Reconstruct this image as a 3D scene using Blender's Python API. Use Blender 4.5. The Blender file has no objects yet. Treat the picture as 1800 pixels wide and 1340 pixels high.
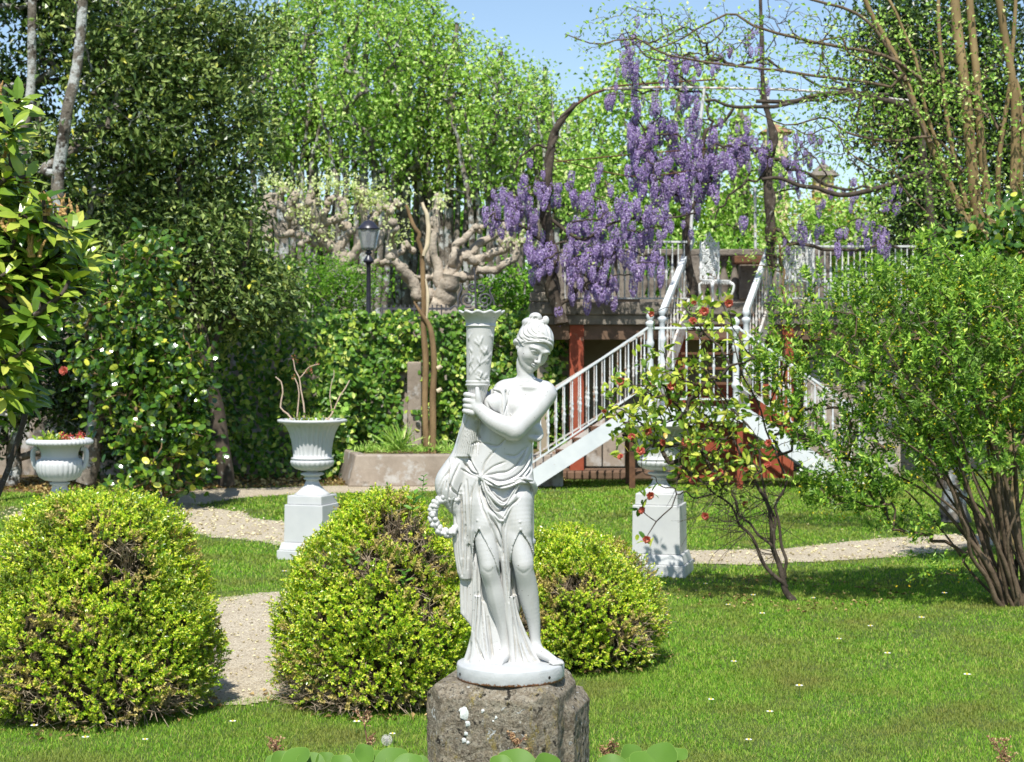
import bpy, math, random
import numpy as np
from mathutils import Vector, Matrix, noise as mnoise
rad = math.radians
rng = np.random.default_rng(7)
random.seed(7)
C = bpy.context.scene
COL = C.collection
# ---------------------------------------------------------------- camera
FPX, CX, HY, CH = 3000.0, 900.0, 610.0, 1.75      # focal length, principal column, horizon row (photo pixels), eye height (m)
def P(px, py, d):
    return np.array([(px-CX)/FPX*d, d, CH-(py-HY)/FPX*d])
def G(px, py):
    return P(px, py, FPX*CH/(py-HY))
cd = bpy.data.cameras.new('camera'); cam = bpy.data.objects.new('camera', cd); COL.objects.link(cam)
cam.location = (0, 0, CH); cam.rotation_euler = (rad(90), 0, 0)
cd.sensor_width = 36; cd.lens = 36*FPX/1800; cd.shift_y = -60/1800
cd.clip_start = 0.1; cd.clip_end = 900
cd.dof.use_dof = True; cd.dof.focus_distance = 5.62; cd.dof.aperture_fstop = 11
C.camera = cam
# ---------------------------------------------------------------- light
SUN_EL, SUN_AZ = rad(56), rad(-6)                 # azimuth measured at the scene from -Y towards +X
w = bpy.data.worlds.new('World'); C.world = w; w.use_nodes = True
nt = w.node_tree
sky = nt.nodes.new('ShaderNodeTexSky'); sky.sky_type = 'NISHITA'; sky.sun_disc = False
sky.sun_elevation = SUN_EL; sky.air_density = 1.0; sky.dust_density = 0.4; sky.ozone_density = 2.0
sd = Vector((math.sin(SUN_AZ)*math.cos(SUN_EL), -math.cos(SUN_AZ)*math.cos(SUN_EL), math.sin(SUN_EL)))   # towards the sun
sky.sun_rotation = math.atan2(sd.x, sd.y)
nt.links.new(sky.outputs[0], nt.nodes['Background'].inputs[0]); nt.nodes['Background'].inputs[1].default_value = 0.118
sl = bpy.data.lights.new('sun', 'SUN'); sl.energy = 4.7; sl.angle = rad(0.55); sl.color = (1, 0.965, 0.90)
so = bpy.data.objects.new('sun', sl); COL.objects.link(so); so.rotation_euler = sd.to_track_quat('Z', 'Y').to_euler()
C.view_settings.view_transform = 'Standard'; C.view_settings.look = 'None'
C.view_settings.exposure = 0.44; C.view_settings.gamma = 1
C.cycles.max_bounces = 6; C.cycles.diffuse_bounces = 3; C.cycles.glossy_bounces = 2; C.cycles.transmission_bounces = 4
C.cycles.caustics_reflective = False; C.cycles.caustics_refractive = False
C.cycles.use_denoising = True

# ---------------------------------------------------------------- materials
def newmat(name):
    m = bpy.data.materials.new(name); m.use_nodes = True
    n = m.node_tree; n.nodes.clear()
    o = n.nodes.new('ShaderNodeOutputMaterial'); b = n.nodes.new('ShaderNodeBsdfPrincipled')
    n.links.new(b.outputs[0], o.inputs[0])
    return m, n, b, o
def ramp(n, src, stops, mode='LINEAR'):
    r = n.nodes.new('ShaderNodeValToRGB'); r.color_ramp.interpolation = mode
    e = r.color_ramp.elements
    while len(e) < len(stops): e.new(0.5)
    for k, (p, c) in enumerate(stops):
        e[k].position = p; e[k].color = (*c, 1)
    n.links.new(src, r.inputs[0]); return r.outputs[0]
def nz(n, scale, detail=4, rough=0.55, stretch=None, dist=0.0):
    t = n.nodes.new('ShaderNodeTexNoise'); t.inputs['Scale'].default_value = scale
    t.inputs['Detail'].default_value = detail; t.inputs['Roughness'].default_value = rough; t.inputs['Distortion'].default_value = dist
    g = n.nodes.new('ShaderNodeNewGeometry')
    if stretch:
        mp = n.nodes.new('ShaderNodeMapping'); mp.inputs['Scale'].default_value = stretch
        n.links.new(g.outputs['Position'], mp.inputs[0]); n.links.new(mp.outputs[0], t.inputs['Vector'])
    else: n.links.new(g.outputs['Position'], t.inputs['Vector'])
    return t.outputs['Fac']
def mix(n, fac, a, b, mode='MIX'):
    m = n.nodes.new('ShaderNodeMix'); m.data_type = 'RGBA'; m.blend_type = mode
    for s, v in ((0, fac), (6, a), (7, b)):
        if isinstance(v, bpy.types.NodeSocket): n.links.new(v, m.inputs[s])
        elif isinstance(v, (tuple, list)): m.inputs[s].default_value = (*v, 1)
        else: m.inputs[s].default_value = v
    return m.outputs[2]
def bump(n, b, src, strength=0.3, dist=0.01):
    bp = n.nodes.new('ShaderNodeBump'); bp.inputs['Strength'].default_value = strength; bp.inputs['Distance'].default_value = dist
    n.links.new(src, bp.inputs['Height']); n.links.new(bp.outputs[0], b.inputs['Normal'])
def surf(name, c1, c2, scale=8, rough=0.8, bs=0.3, bd=0.01, bscale=None, stretch=None, extra=None, spec=0.3):
    m, n, b, o = newmat(name)
    col = ramp(n, nz(n, scale, 6, 0.6, stretch), [(0.32, c1), (0.68, c2)])
    if extra:
        for (sc, lo, hi, c) in extra:
            f = ramp(n, nz(n, sc, 5, 0.65), [(lo, (0, 0, 0)), (hi, (1, 1, 1))])
            col = mix(n, f, col, c)
    n.links.new(col, b.inputs['Base Color']); b.inputs['Roughness'].default_value = rough
    b.inputs['Specular IOR Level'].default_value = spec
    if bs: bump(n, b, nz(n, bscale or scale*4, 6, 0.6, stretch), bs, bd)
    return m
def leafmat(name, stops, rough=0.45, trans=0.35, spec=0.5, patch=None, tcol=1.15):
    m, n, b, o = newmat(name)
    g = n.nodes.new('ShaderNodeNewGeometry')
    stops = [(p_, tuple(min(0.86, c_*k_) for c_, k_ in zip(c, (1.25, 1.32, 1.0)))) for p_, c in stops]
    col = ramp(n, g.outputs['Random Per Island'], stops)
    rough = min(0.7, rough+0.08); spec = spec*0.65
    if patch:
        sc, lo, hi, c = patch
        f = ramp(n, nz(n, sc, 3, 0.6), [(lo, (0, 0, 0)), (hi, (1, 1, 1))])
        col = mix(n, f, col, c)
    n.links.new(col, b.inputs['Base Color']); b.inputs['Roughness'].default_value = rough
    b.inputs['Specular IOR Level'].default_value = spec
    t = n.nodes.new('ShaderNodeBsdfTranslucent')
    n.links.new(mix(n, 1.0, col, (min(1, tcol*1.1), min(1, tcol), 0.45), 'MULTIPLY'), t.inputs[0])
    ms = n.nodes.new('ShaderNodeMixShader'); ms.inputs[0].default_value = trans
    n.links.new(b.outputs[0], ms.inputs[1]); n.links.new(t.outputs[0], ms.inputs[2]); n.links.new(ms.outputs[0], o.inputs[0])
    return m

# ---------------------------------------------------------------- objects
def tag(o, label=None, cat=None, group=None, kind=None):
    if label: o['label'] = label
    if cat: o['category'] = cat
    if group: o['group'] = group
    if kind: o['kind'] = kind
    return o
def empty(name, loc, rz=0.0):
    o = bpy.data.objects.new(name, None); COL.objects.link(o); o.location = loc; o.rotation_euler = (0, 0, rz); o.empty_display_size = 0.1
    return o
def kids(o): return [c for c in bpy.data.objects if c.parent == o]
def copy_tree(o, parent=None):
    c = o.copy(); COL.objects.link(c)
    if parent is not None: c.parent = parent
    for k in kids(o): copy_tree(k, c)
    return c
def mesh_np(name, V, F, mat, parent=None, smooth=True, world=True):
    """V (n,3); F list of face index arrays (each (m,3) or (m,4)). world=True: V in world space, moved into the parent's frame."""
    V = np.asarray(V, dtype=np.float64)
    if parent is not None and world:
        lx, ly, lz = parent_world(parent); a = parent_rot(parent)
        x, y, z = V[:, 0]-lx, V[:, 1]-ly, V[:, 2]-lz
        V = np.stack([x*math.cos(a)+y*math.sin(a), -x*math.sin(a)+y*math.cos(a), z], 1)
    me = bpy.data.meshes.new(name)
    if isinstance(F, np.ndarray): F = [F]
    F = [f for f in F if len(f)]
    nl = sum(f.size for f in F); nf = sum(len(f) for f in F)
    me.vertices.add(len(V)); me.vertices.foreach_set('co', V.astype(np.float32).ravel())
    me.loops.add(nl); me.polygons.add(nf)
    me.loops.foreach_set('vertex_index', np.concatenate([f.ravel() for f in F]).astype(np.int32))
    tot = np.concatenate([np.full(len(f), f.shape[1]) for f in F])
    st = np.concatenate([[0], np.cumsum(tot)[:-1]])
    me.polygons.foreach_set('loop_start', st.astype(np.int32))
    me.polygons.foreach_set('use_smooth', np.full(nf, smooth))
    me.update(calc_edges=True)
    me.materials.append(mat)
    o = bpy.data.objects.new(name, me); COL.objects.link(o)
    if parent is not None: o.parent = parent
    return o
def parent_world(p):
    if p.parent is None: return tuple(p.location)
    x, y, z = parent_world(p.parent); a = parent_rot(p.parent); l = p.location
    return (x+l.x*math.cos(a)-l.y*math.sin(a), y+l.x*math.sin(a)+l.y*math.cos(a), z+l.z)
def parent_rot(p): return p.rotation_euler.z + (parent_rot(p.parent) if p.parent else 0)
class MB:
    def __init__(s): s.V = []; s.T = []; s.Q = []; s.n = 0
    def add(s, V, F):
        V = np.asarray(V, float)
        for f in (F if isinstance(F, list) else [F]):
            f = np.asarray(f, int)
            if len(f) == 0: continue
            (s.T if f.shape[1] == 3 else s.Q).append(f+s.n)
        s.V.append(V); s.n += len(V); return s
    def box(s, x0, x1, y0, y1, z0, z1, M=None):
        V = np.array([[x, y, z] for z in (z0, z1) for y in (y0, y1) for x in (x0, x1)], float)
        if M is not None: V = V @ np.asarray(M)[:3, :3].T + np.asarray(M)[:3, 3]
        return s.add(V, np.array([[0, 2, 3, 1], [4, 5, 7, 6], [0, 1, 5, 4], [2, 6, 7, 3], [0, 4, 6, 2], [1, 3, 7, 5]]))
    def hexa(s, V):   # eight corners, bottom ring then top ring (both counter-clockwise)
        return s.add(V, np.array([[3, 2, 1, 0], [4, 5, 6, 7], [0, 1, 5, 4], [1, 2, 6, 5], [2, 3, 7, 6], [3, 0, 4, 7]]))
    def beam(s, a, b, w, h, up=(0, 0, 1)):   # box along a-b, width w (sideways), height h
        a = np.array(a, float); b = np.array(b, float); t = b-a; t /= np.linalg.norm(t)
        sd_ = np.cross(t, up); sd_ /= np.linalg.norm(sd_); u = np.cross(sd_, t)
        V = [p+sd_*i*w/2+u*j*h/2 for p in (a, b) for i, j in ((-1, -1), (1, -1), (1, 1), (-1, 1))]
        return s.hexa(V)
    def tube(s, pts, r, n=8, caps=True):
        pts = np.asarray(pts, float); m = len(pts)
        r = np.broadcast_to(np.asarray(r, float), (m,))
        t = np.gradient(pts, axis=0); t /= (np.linalg.norm(t, axis=1, keepdims=True)+1e-12)
        a = np.array([0, 0, 1.0]) if abs(t[0][2]) < 0.9 else np.array([1.0, 0, 0])
        u = np.cross(t[0], a); u /= np.linalg.norm(u)
        ang = np.arange(n)*2*math.pi/n; V = []
        for i in range(m):
            u = u-t[i]*np.dot(u, t[i]); u /= (np.linalg.norm(u)+1e-12); v = np.cross(t[i], u)
            V.append(pts[i]+r[i]*(np.cos(ang)[:, None]*u+np.sin(ang)[:, None]*v))
        V = np.concatenate(V)
        i = np.arange(m-1)[:, None]*n; k = np.arange(n)[None]; k2 = (k+1) % n
        F = np.stack([i+k, i+k2, i+n+k2, i+n+k], -1).reshape(-1, 4)
        s.add(V, F)
        if caps:
            for e, base in ((0, 0), (1, (m-1)*n)):
                cc = pts[0] if e == 0 else pts[-1]
                ring = V[base:base+n]; idx = np.arange(n); j = (idx+1) % n
                s.add(np.vstack([ring, cc]), np.stack([j, idx, np.full(n, n)], 1) if e == 0 else np.stack([idx, j, np.full(n, n)], 1))
        return s
    def lathe(s, prof, n=48, M=None, mod=None, origin=(0, 0, 0)):
        """prof [(r,z)...]; mod(i, theta, r, z) -> (r, z) arrays"""
        th = np.arange(n)*2*math.pi/n; V = []
        for i, (r, z) in enumerate(prof):
            rr = np.full(n, float(r)); zz = np.full(n, float(z))
            if mod: rr, zz = mod(i, th, rr, zz)
            V.append(np.stack([rr*np.cos(th), rr*np.sin(th), zz], 1))
        V = np.concatenate(V)+np.array(origin)
        if M is not None: V = V @ np.asarray(M)[:3, :3].T + np.asarray(M)[:3, 3]
        i = np.arange(len(prof)-1)[:, None]*n; k = np.arange(n)[None]; k2 = (k+1) % n
        return s.add(V, np.stack([i+k, i+k2, i+n+k2, i+n+k], -1).reshape(-1, 4))
    def build(s, name, mat, parent=None, smooth=False, world=True, bev=0.0):
        V = np.concatenate(s.V); F = []
        if s.T: F.append(np.concatenate(s.T))
        if s.Q: F.append(np.concatenate(s.Q))
        o = mesh_np(name, V, F, mat, parent, smooth, world)
        if bev:
            b = o.modifiers.new('bevel', 'BEVEL'); b.width = bev; b.segments = 2; b.limit_method = 'ANGLE'; b.angle_limit = rad(40)
            if smooth is False: o.data.polygons.foreach_set('use_smooth', np.full(len(o.data.polygons), False))
        return o

def unit(a): return a/(np.linalg.norm(a, axis=-1, keepdims=True)+1e-12)
def rand_dirs(n): return unit(rng.normal(size=(n, 3)))
def leaf_geo(pos, t, nrm, L, W, kind='small', fold=0.25, droop=0.1):
    """one leaf per row; kind small: two triangles folded on the midrib, big: eight faces"""
    N = len(pos); L = np.broadcast_to(L, (N,))[:, None]; W = np.broadcast_to(W, (N,))[:, None]
    t = unit(t); s = unit(np.cross(t, nrm)); n = np.cross(s, t)
    if kind == 'small':
        V = np.stack([pos, pos+t*L*0.45-s*W/2+n*W*fold, pos+t*L-n*L*droop, pos+t*L*0.45+s*W/2+n*W*fold], 1).reshape(-1, 3)
        b = np.arange(N)[:, None]*4
        F = np.concatenate([b+np.array([0, 3, 2]), b+np.array([0, 2, 1])])
        return V, [F]
    pr = [(0.22, 0.34), (0.5, 0.5), (0.78, 0.36)] if kind == 'big' else [(0.15, 0.4), (0.45, 0.55), (0.8, 0.42)]
    vs = [pos]
    for k, (q, wd) in enumerate(pr):
        c = pos+t*L*q-n*L*droop*q*q
        vs += [c-s*W*wd+n*W*fold*wd, c, c+s*W*wd+n*W*fold*wd]
    vs.append(pos+t*L-n*L*droop)
    V = np.stack(vs, 1).reshape(-1, 3); b = np.arange(N)[:, None]*11
    T = np.concatenate([b+np.array(x) for x in ([0, 2, 1], [0, 3, 2], [7, 8, 10], [8, 9, 10])])
    Q = np.concatenate([b+np.array(x) for x in ([1, 2, 5, 4], [2, 3, 6, 5], [4, 5, 8, 7], [5, 6, 9, 8])])
    return V, [T, Q]
def leaves(name, pos, t, nrm, L, W, mat, parent=None, kind='small', fold=0.25, droop=0.1, smooth=False):
    V, F = leaf_geo(pos, t, nrm, L, W, kind, fold, droop)
    return mesh_np(name, V, F, mat, parent, smooth)
def spline(pts, n=20):
    """Catmull-Rom through rows of pts (any width)"""
    p = np.asarray(pts, float); p = np.vstack([2*p[0]-p[1], p, 2*p[-1]-p[-2]]); out = []
    segs = len(p)-3; per = max(2, n//segs)
    for i in range(segs):
        u = np.linspace(0, 1, per, endpoint=(i == segs-1))[:, None]
        a, b, c, d = p[i:i+4]
        out.append(0.5*((2*b)+(-a+c)*u+(2*a-5*b+4*c-d)*u**2+(-a+3*b-3*c+d)*u**3))
    return np.vstack(out)
def wobble(pts, amp, seed=0, freq=1.0):
    r = np.random.default_rng(seed); n = len(pts); k = max(3, int(n*0.35*freq))
    q = spline(r.normal(size=(k, 3)), n*2); q = q[np.linspace(0, len(q)-1, n).astype(int)]
    q = q*amp; q[0] = 0; return pts+q
def vnoise(p, scale=1.0, seed=0.0):
    """cheap smooth pseudo-noise on rows of points, about -1..1"""
    x, y, z = (np.asarray(p)*scale+seed).T
    return (np.sin(x*1.7+np.sin(y*1.3+z*0.7)*1.9)+np.sin(y*2.1+np.sin(z*1.9+x*0.9)*1.7)+np.sin(z*1.9+np.sin(x*2.3-y*1.1)*1.5))/3
# ---------------------------------------------------------------- signed-distance sculpting (units: 1/540 m, x right, dep away, y down)
U = 540.0; SD = 5.55
def sworld(v):
    return np.stack([(v[:, 0]-CX)/U, SD+v[:, 1]/U, CH-(v[:, 2]-HY)/U], 1)
class SDF:
    def __init__(s, lo, hi, res):
        s.lo = np.array(lo, float); s.res = res
        s.n = [int((h-l)/res)+1 for l, h in zip(lo, hi)]
        s.ax = [s.lo[i]+np.arange(s.n[i])*res for i in range(3)]
        s.d = np.full(s.n, 30.0, np.float32)
    def region(s, lo, hi):
        sl = []
        for i in range(3):
            a = max(0, int((lo[i]-s.lo[i])/s.res)); b = min(s.n[i], int((hi[i]-s.lo[i])/s.res)+2)
            if b <= a: return None
            sl.append(slice(a, b))
        g = np.meshgrid(*[s.ax[i][sl[i]].astype(np.float32) for i in range(3)], indexing='ij', sparse=True)
        return tuple(sl), g
    def op(s, sl, b, k, sub=False):
        a = s.d[sl]
        if sub:
            h = np.clip(0.5-0.5*(a+b)/k, 0, 1) if k else (a < -b)*1.0
            s.d[sl] = a*(1-h)+(-b)*h+k*h*(1-h)
        else:
            h = np.clip(0.5+0.5*(b-a)/k, 0, 1)
            s.d[sl] = b*(1-h)+a*h-k*h*(1-h)
        return s
    def cap(s, a, b, k=5, sub=False, flat=1.0):
        a = np.array(a, float); b = np.array(b, float); r = max(a[3], b[3]); m = r+k+4
        rg = s.region(np.minimum(a[:3], b[:3])-m, np.maximum(a[:3], b[:3])+m)
        if rg is None: return s
        sl, (x, y, z) = rg; ab = b[:3]-a[:3]; L2 = max(1e-6, (ab**2).sum())
        t = np.clip(((x-a[0])*ab[0]+(y-a[1])*ab[1]+(z-a[2])*ab[2])/L2, 0, 1)
        dx = x-a[0]-ab[0]*t; dy = (y-a[1]-ab[1]*t)*flat; dz = z-a[2]-ab[2]*t
        return s.op(sl, np.sqrt(dx*dx+dy*dy+dz*dz)-(a[3]+(b[3]-a[3])*t), k, sub)
    def chain(s, pts, k=5, sub=False, flat=1.0):
        q = np.array(pts, float)
        if len(q) > 2: q = spline(q, 5*(len(q)-1)) if len(q) < 12 else q
        q[:, 3] = np.maximum(q[:, 3], 0.3); m = q[:, 3].max()+k+4
        rg = s.region(q[:, :3].min(0)-m, q[:, :3].max(0)+m)
        if rg is None: return s
        sl, (x, y, z) = rg; best = np.full(s.d[sl].shape, 40.0, np.float32); lo = s.lo
        for a, b in zip(q[:-1], q[1:]):
            m1 = max(a[3], b[3])+k+4; r1 = s.region(np.minimum(a[:3], b[:3])-m1, np.maximum(a[:3], b[:3])+m1)
            if r1 is None: continue
            s1, (x1, y1, z1) = r1; loc = tuple(slice(max(0, c.start-d_.start), c.stop-d_.start) for c, d_ in zip(s1, sl))
            ab = b[:3]-a[:3]; L2 = max(1e-6, (ab**2).sum())
            t = np.clip(((x1-a[0])*ab[0]+(y1-a[1])*ab[1]+(z1-a[2])*ab[2])/L2, 0, 1)
            dx = x1-a[0]-ab[0]*t; dy = (y1-a[1]-ab[1]*t)*flat; dz = z1-a[2]-ab[2]*t
            dd = np.sqrt(dx*dx+dy*dy+dz*dz)-(a[3]+(b[3]-a[3])*t)
            v = best[loc]; dd = dd[tuple(slice(0, n_) for n_ in v.shape)]; best[loc] = np.minimum(v, dd)
        return s.op(sl, best, k, sub)
    def ell(s, c, r, k=5, R=None, sub=False):
        c = np.array(c, float); r = np.array(r, float); m = r.max()+k+4
        rg = s.region(c-m, c+m)
        if rg is None: return s
        sl, (x, y, z) = rg; x = x-c[0]; y = y-c[1]; z = z-c[2]
        if R is not None:
            x, y, z = (R[0][0]*x+R[0][1]*y+R[0][2]*z, R[1][0]*x+R[1][1]*y+R[1][2]*z, R[2][0]*x+R[2][1]*y+R[2][2]*z)
        q = np.sqrt((x/r[0])**2+(y/r[1])**2+(z/r[2])**2); q2 = np.sqrt((x/r[0]**2)**2+(y/r[1]**2)**2+(z/r[2]**2)**2)+1e-6
        return s.op(sl, q*(q-1)/q2, k, sub)
    def loft(s, rows, k=5, sub=False, p=2.0):
        """rows (y, xl, xr, dep centre, half depth)"""
        rows = np.array(rows, float); y0, y1 = rows[0][0], rows[-1][0]; m = 12
        rg = s.region((rows[:, 1].min()-m, (rows[:, 3]-rows[:, 4]).min()-m, y0-m), (rows[:, 2].max()+m, (rows[:, 3]+rows[:, 4]).max()+m, y1+m))
        sl, (x, y, z) = rg; zz = np.clip(z, y0, y1)
        f = lambda c: np.interp(zz, rows[:, 0], rows[:, c])
        xc = (f(1)+f(2))/2; a = (f(2)-f(1))/2; b = f(4); dc = f(3)
        q = (np.abs((x-xc)/a)**p+np.abs((y-dc)/b)**p)**(1/p)
        d2 = (q-1)*np.minimum(a, b); dz = np.maximum(np.abs(z-(y0+y1)/2)-(y1-y0)/2, 0)
        return s.op(sl, np.where(dz > 0, np.sqrt(np.maximum(d2, 0)**2+dz**2), d2).astype(np.float32), k, sub)
    def mesh(s):
        d = s.d; sg = d < 0
        c = [sg[i:sg.shape[0]-1+i, j:sg.shape[1]-1+j, k:sg.shape[2]-1+k] for i in (0, 1) for j in (0, 1) for k in (0, 1)]
        anyc = c[0].copy(); allc = c[0].copy()
        for q in c[1:]: anyc |= q; allc &= q
        act = anyc & ~allc; I = np.argwhere(act)
        idm = np.full(act.shape, -1, np.int32); idm[act] = np.arange(len(I))
        off = np.array([(i, j, k) for i in (0, 1) for j in (0, 1) for k in (0, 1)])
        vals = np.stack([d[I[:, 0]+o[0], I[:, 1]+o[1], I[:, 2]+o[2]] for o in off], 1)
        acc = np.zeros((len(I), 3)); cnt = np.zeros(len(I))
        for a in range(8):
            for b in range(a+1, 8):
                if np.abs(off[a]-off[b]).sum() != 1: continue
                va, vb = vals[:, a], vals[:, b]; m = (va < 0) != (vb < 0)
                t = va/np.where(m, va-vb, 1); p = off[a]+(off[b]-off[a])*t[:, None]
                acc[m] += p[m]; cnt[m] += 1
        V = s.lo+(I+acc/cnt[:, None])*s.res; F = []
        for ax in range(3):
            a = [slice(None)]*3; b = [slice(None)]*3; a[ax] = slice(0, -1); b[ax] = slice(1, None)
            s0, s1 = sg[tuple(a)], sg[tuple(b)]; E = np.argwhere(s0 != s1)
            o1, o2 = [i for i in range(3) if i != ax]
            E = E[(E[:, o1] > 0) & (E[:, o2] > 0) & (E[:, o1] < s.n[o1]-1) & (E[:, o2] < s.n[o2]-1)]
            def g(x, y):
                q = E.copy(); q[:, o1] += x; q[:, o2] += y; return idm[q[:, 0], q[:, 1], q[:, 2]]
            Q = np.stack([g(-1, -1), g(0, -1), g(0, 0), g(-1, 0)], 1)
            flip = s0[E[:, 0], E[:, 1], E[:, 2]]
            if ax == 1: flip = ~flip
            Q[flip] = Q[flip][:, ::-1]
            F.append(Q)
        F = np.vstack(F); F = F[(F >= 0).all(1)]
        return V, F
def vnormals(V, F):
    n = np.zeros_like(V); fn = np.cross(V[F[:, 2]]-V[F[:, 0]], V[F[:, 3 % F.shape[1]]]-V[F[:, 1]]) if F.shape[1] == 4 else np.cross(V[F[:, 1]]-V[F[:, 0]], V[F[:, 2]]-V[F[:, 0]])
    for k in range(F.shape[1]):
        for c in range(3): n[:, c] += np.bincount(F[:, k], fn[:, c], len(V))
    return unit(n)
def relief(V, F, strokes, front=True, outward=None):
    """strokes: (points [(px,py)...], width, height) raised (+) or cut (-) on the side that faces -dep"""
    n = vnormals(V, F)
    # make normals point outward
    if outward is None:
        c = V.mean(0); s_ = np.sign(((V-c)*n).sum()); n = n*s_
    h = np.zeros(len(V))
    for pts, wd, amp in strokes:
        pts = spline(pts, 6*len(pts)) if len(pts) > 2 else np.array(pts, float)
        lo = pts.min(0)-wd*2.6; hi = pts.max(0)+wd*2.6
        m = np.where((V[:, 0] > lo[0]) & (V[:, 0] < hi[0]) & (V[:, 2] > lo[1]) & (V[:, 2] < hi[1]))[0]
        if len(m) == 0: continue
        q = V[m][:, [0, 2]]; best = np.full(len(m), 1e9); tt = np.zeros(len(m)); ns = len(pts)-1
        for i in range(ns):
            a, b = pts[i], pts[i+1]; ab = b-a; t = np.clip(((q-a)@ab)/((ab**2).sum()+1e-9), 0, 1)
            dd = np.linalg.norm(q-a-t[:, None]*ab, axis=1); u = dd < best
            best[u] = dd[u]; tt[u] = (i+t[u])/ns
        taper = np.clip(np.minimum(tt*4+0.35, (1-tt)*4+0.35), 0, 1)
        h[m] += amp*np.exp(-(best/wd)**2)*taper
    if front: h *= np.clip(-n[:, 1]*1.8+0.15, 0, 1)
    return V+n*h[:, None]
def Z(ox, oy, sc):
    return lambda pts: [(ox+x/sc, oy+y/sc) for x, y in pts]

paint = None
def make_paint():
    m, n, b, o = newmat('white_gloss_paint')
    base = ramp(n, nz(n, 14, 5, 0.6), [(0.3, (0.50, 0.497, 0.482)), (0.7, (0.56, 0.555, 0.535))])
    spots = ramp(n, nz(n, 150, 2, 0.5), [(0.25, (1, 1, 1)), (0.28, (0, 0, 0))])
    base = mix(n, spots, base, (0.10, 0.08, 0.06))
    geo = n.nodes.new('ShaderNodeNewGeometry')
    crease = ramp(n, geo.outputs['Pointiness'], [(0.44, (1, 1, 1)), (0.496, (0, 0, 0))])  # mask for a darker, browner tone in the creases, by mesh pointiness
    blotch = ramp(n, nz(n, 30, 4, 0.7), [(0.35, (0.1, 0.1, 0.1)), (0.75, (0.75, 0.75, 0.75))])
    f = mix(n, 1.0, crease, blotch, 'MULTIPLY')
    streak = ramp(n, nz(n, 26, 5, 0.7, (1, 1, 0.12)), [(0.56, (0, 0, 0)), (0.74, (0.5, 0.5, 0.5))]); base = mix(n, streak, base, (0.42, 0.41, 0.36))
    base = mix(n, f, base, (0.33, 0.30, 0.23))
    n.links.new(base, b.inputs['Base Color']); b.inputs['Roughness'].default_value = 0.3
    b.inputs['Specular IOR Level'].default_value = 0.5; b.inputs['Coat Weight'].default_value = 0.25; b.inputs['Coat Roughness'].default_value = 0.22
    bump(n, b, nz(n, 160, 3, 0.5), 0.25, 0.0015)
    return m
paint = make_paint()

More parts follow.
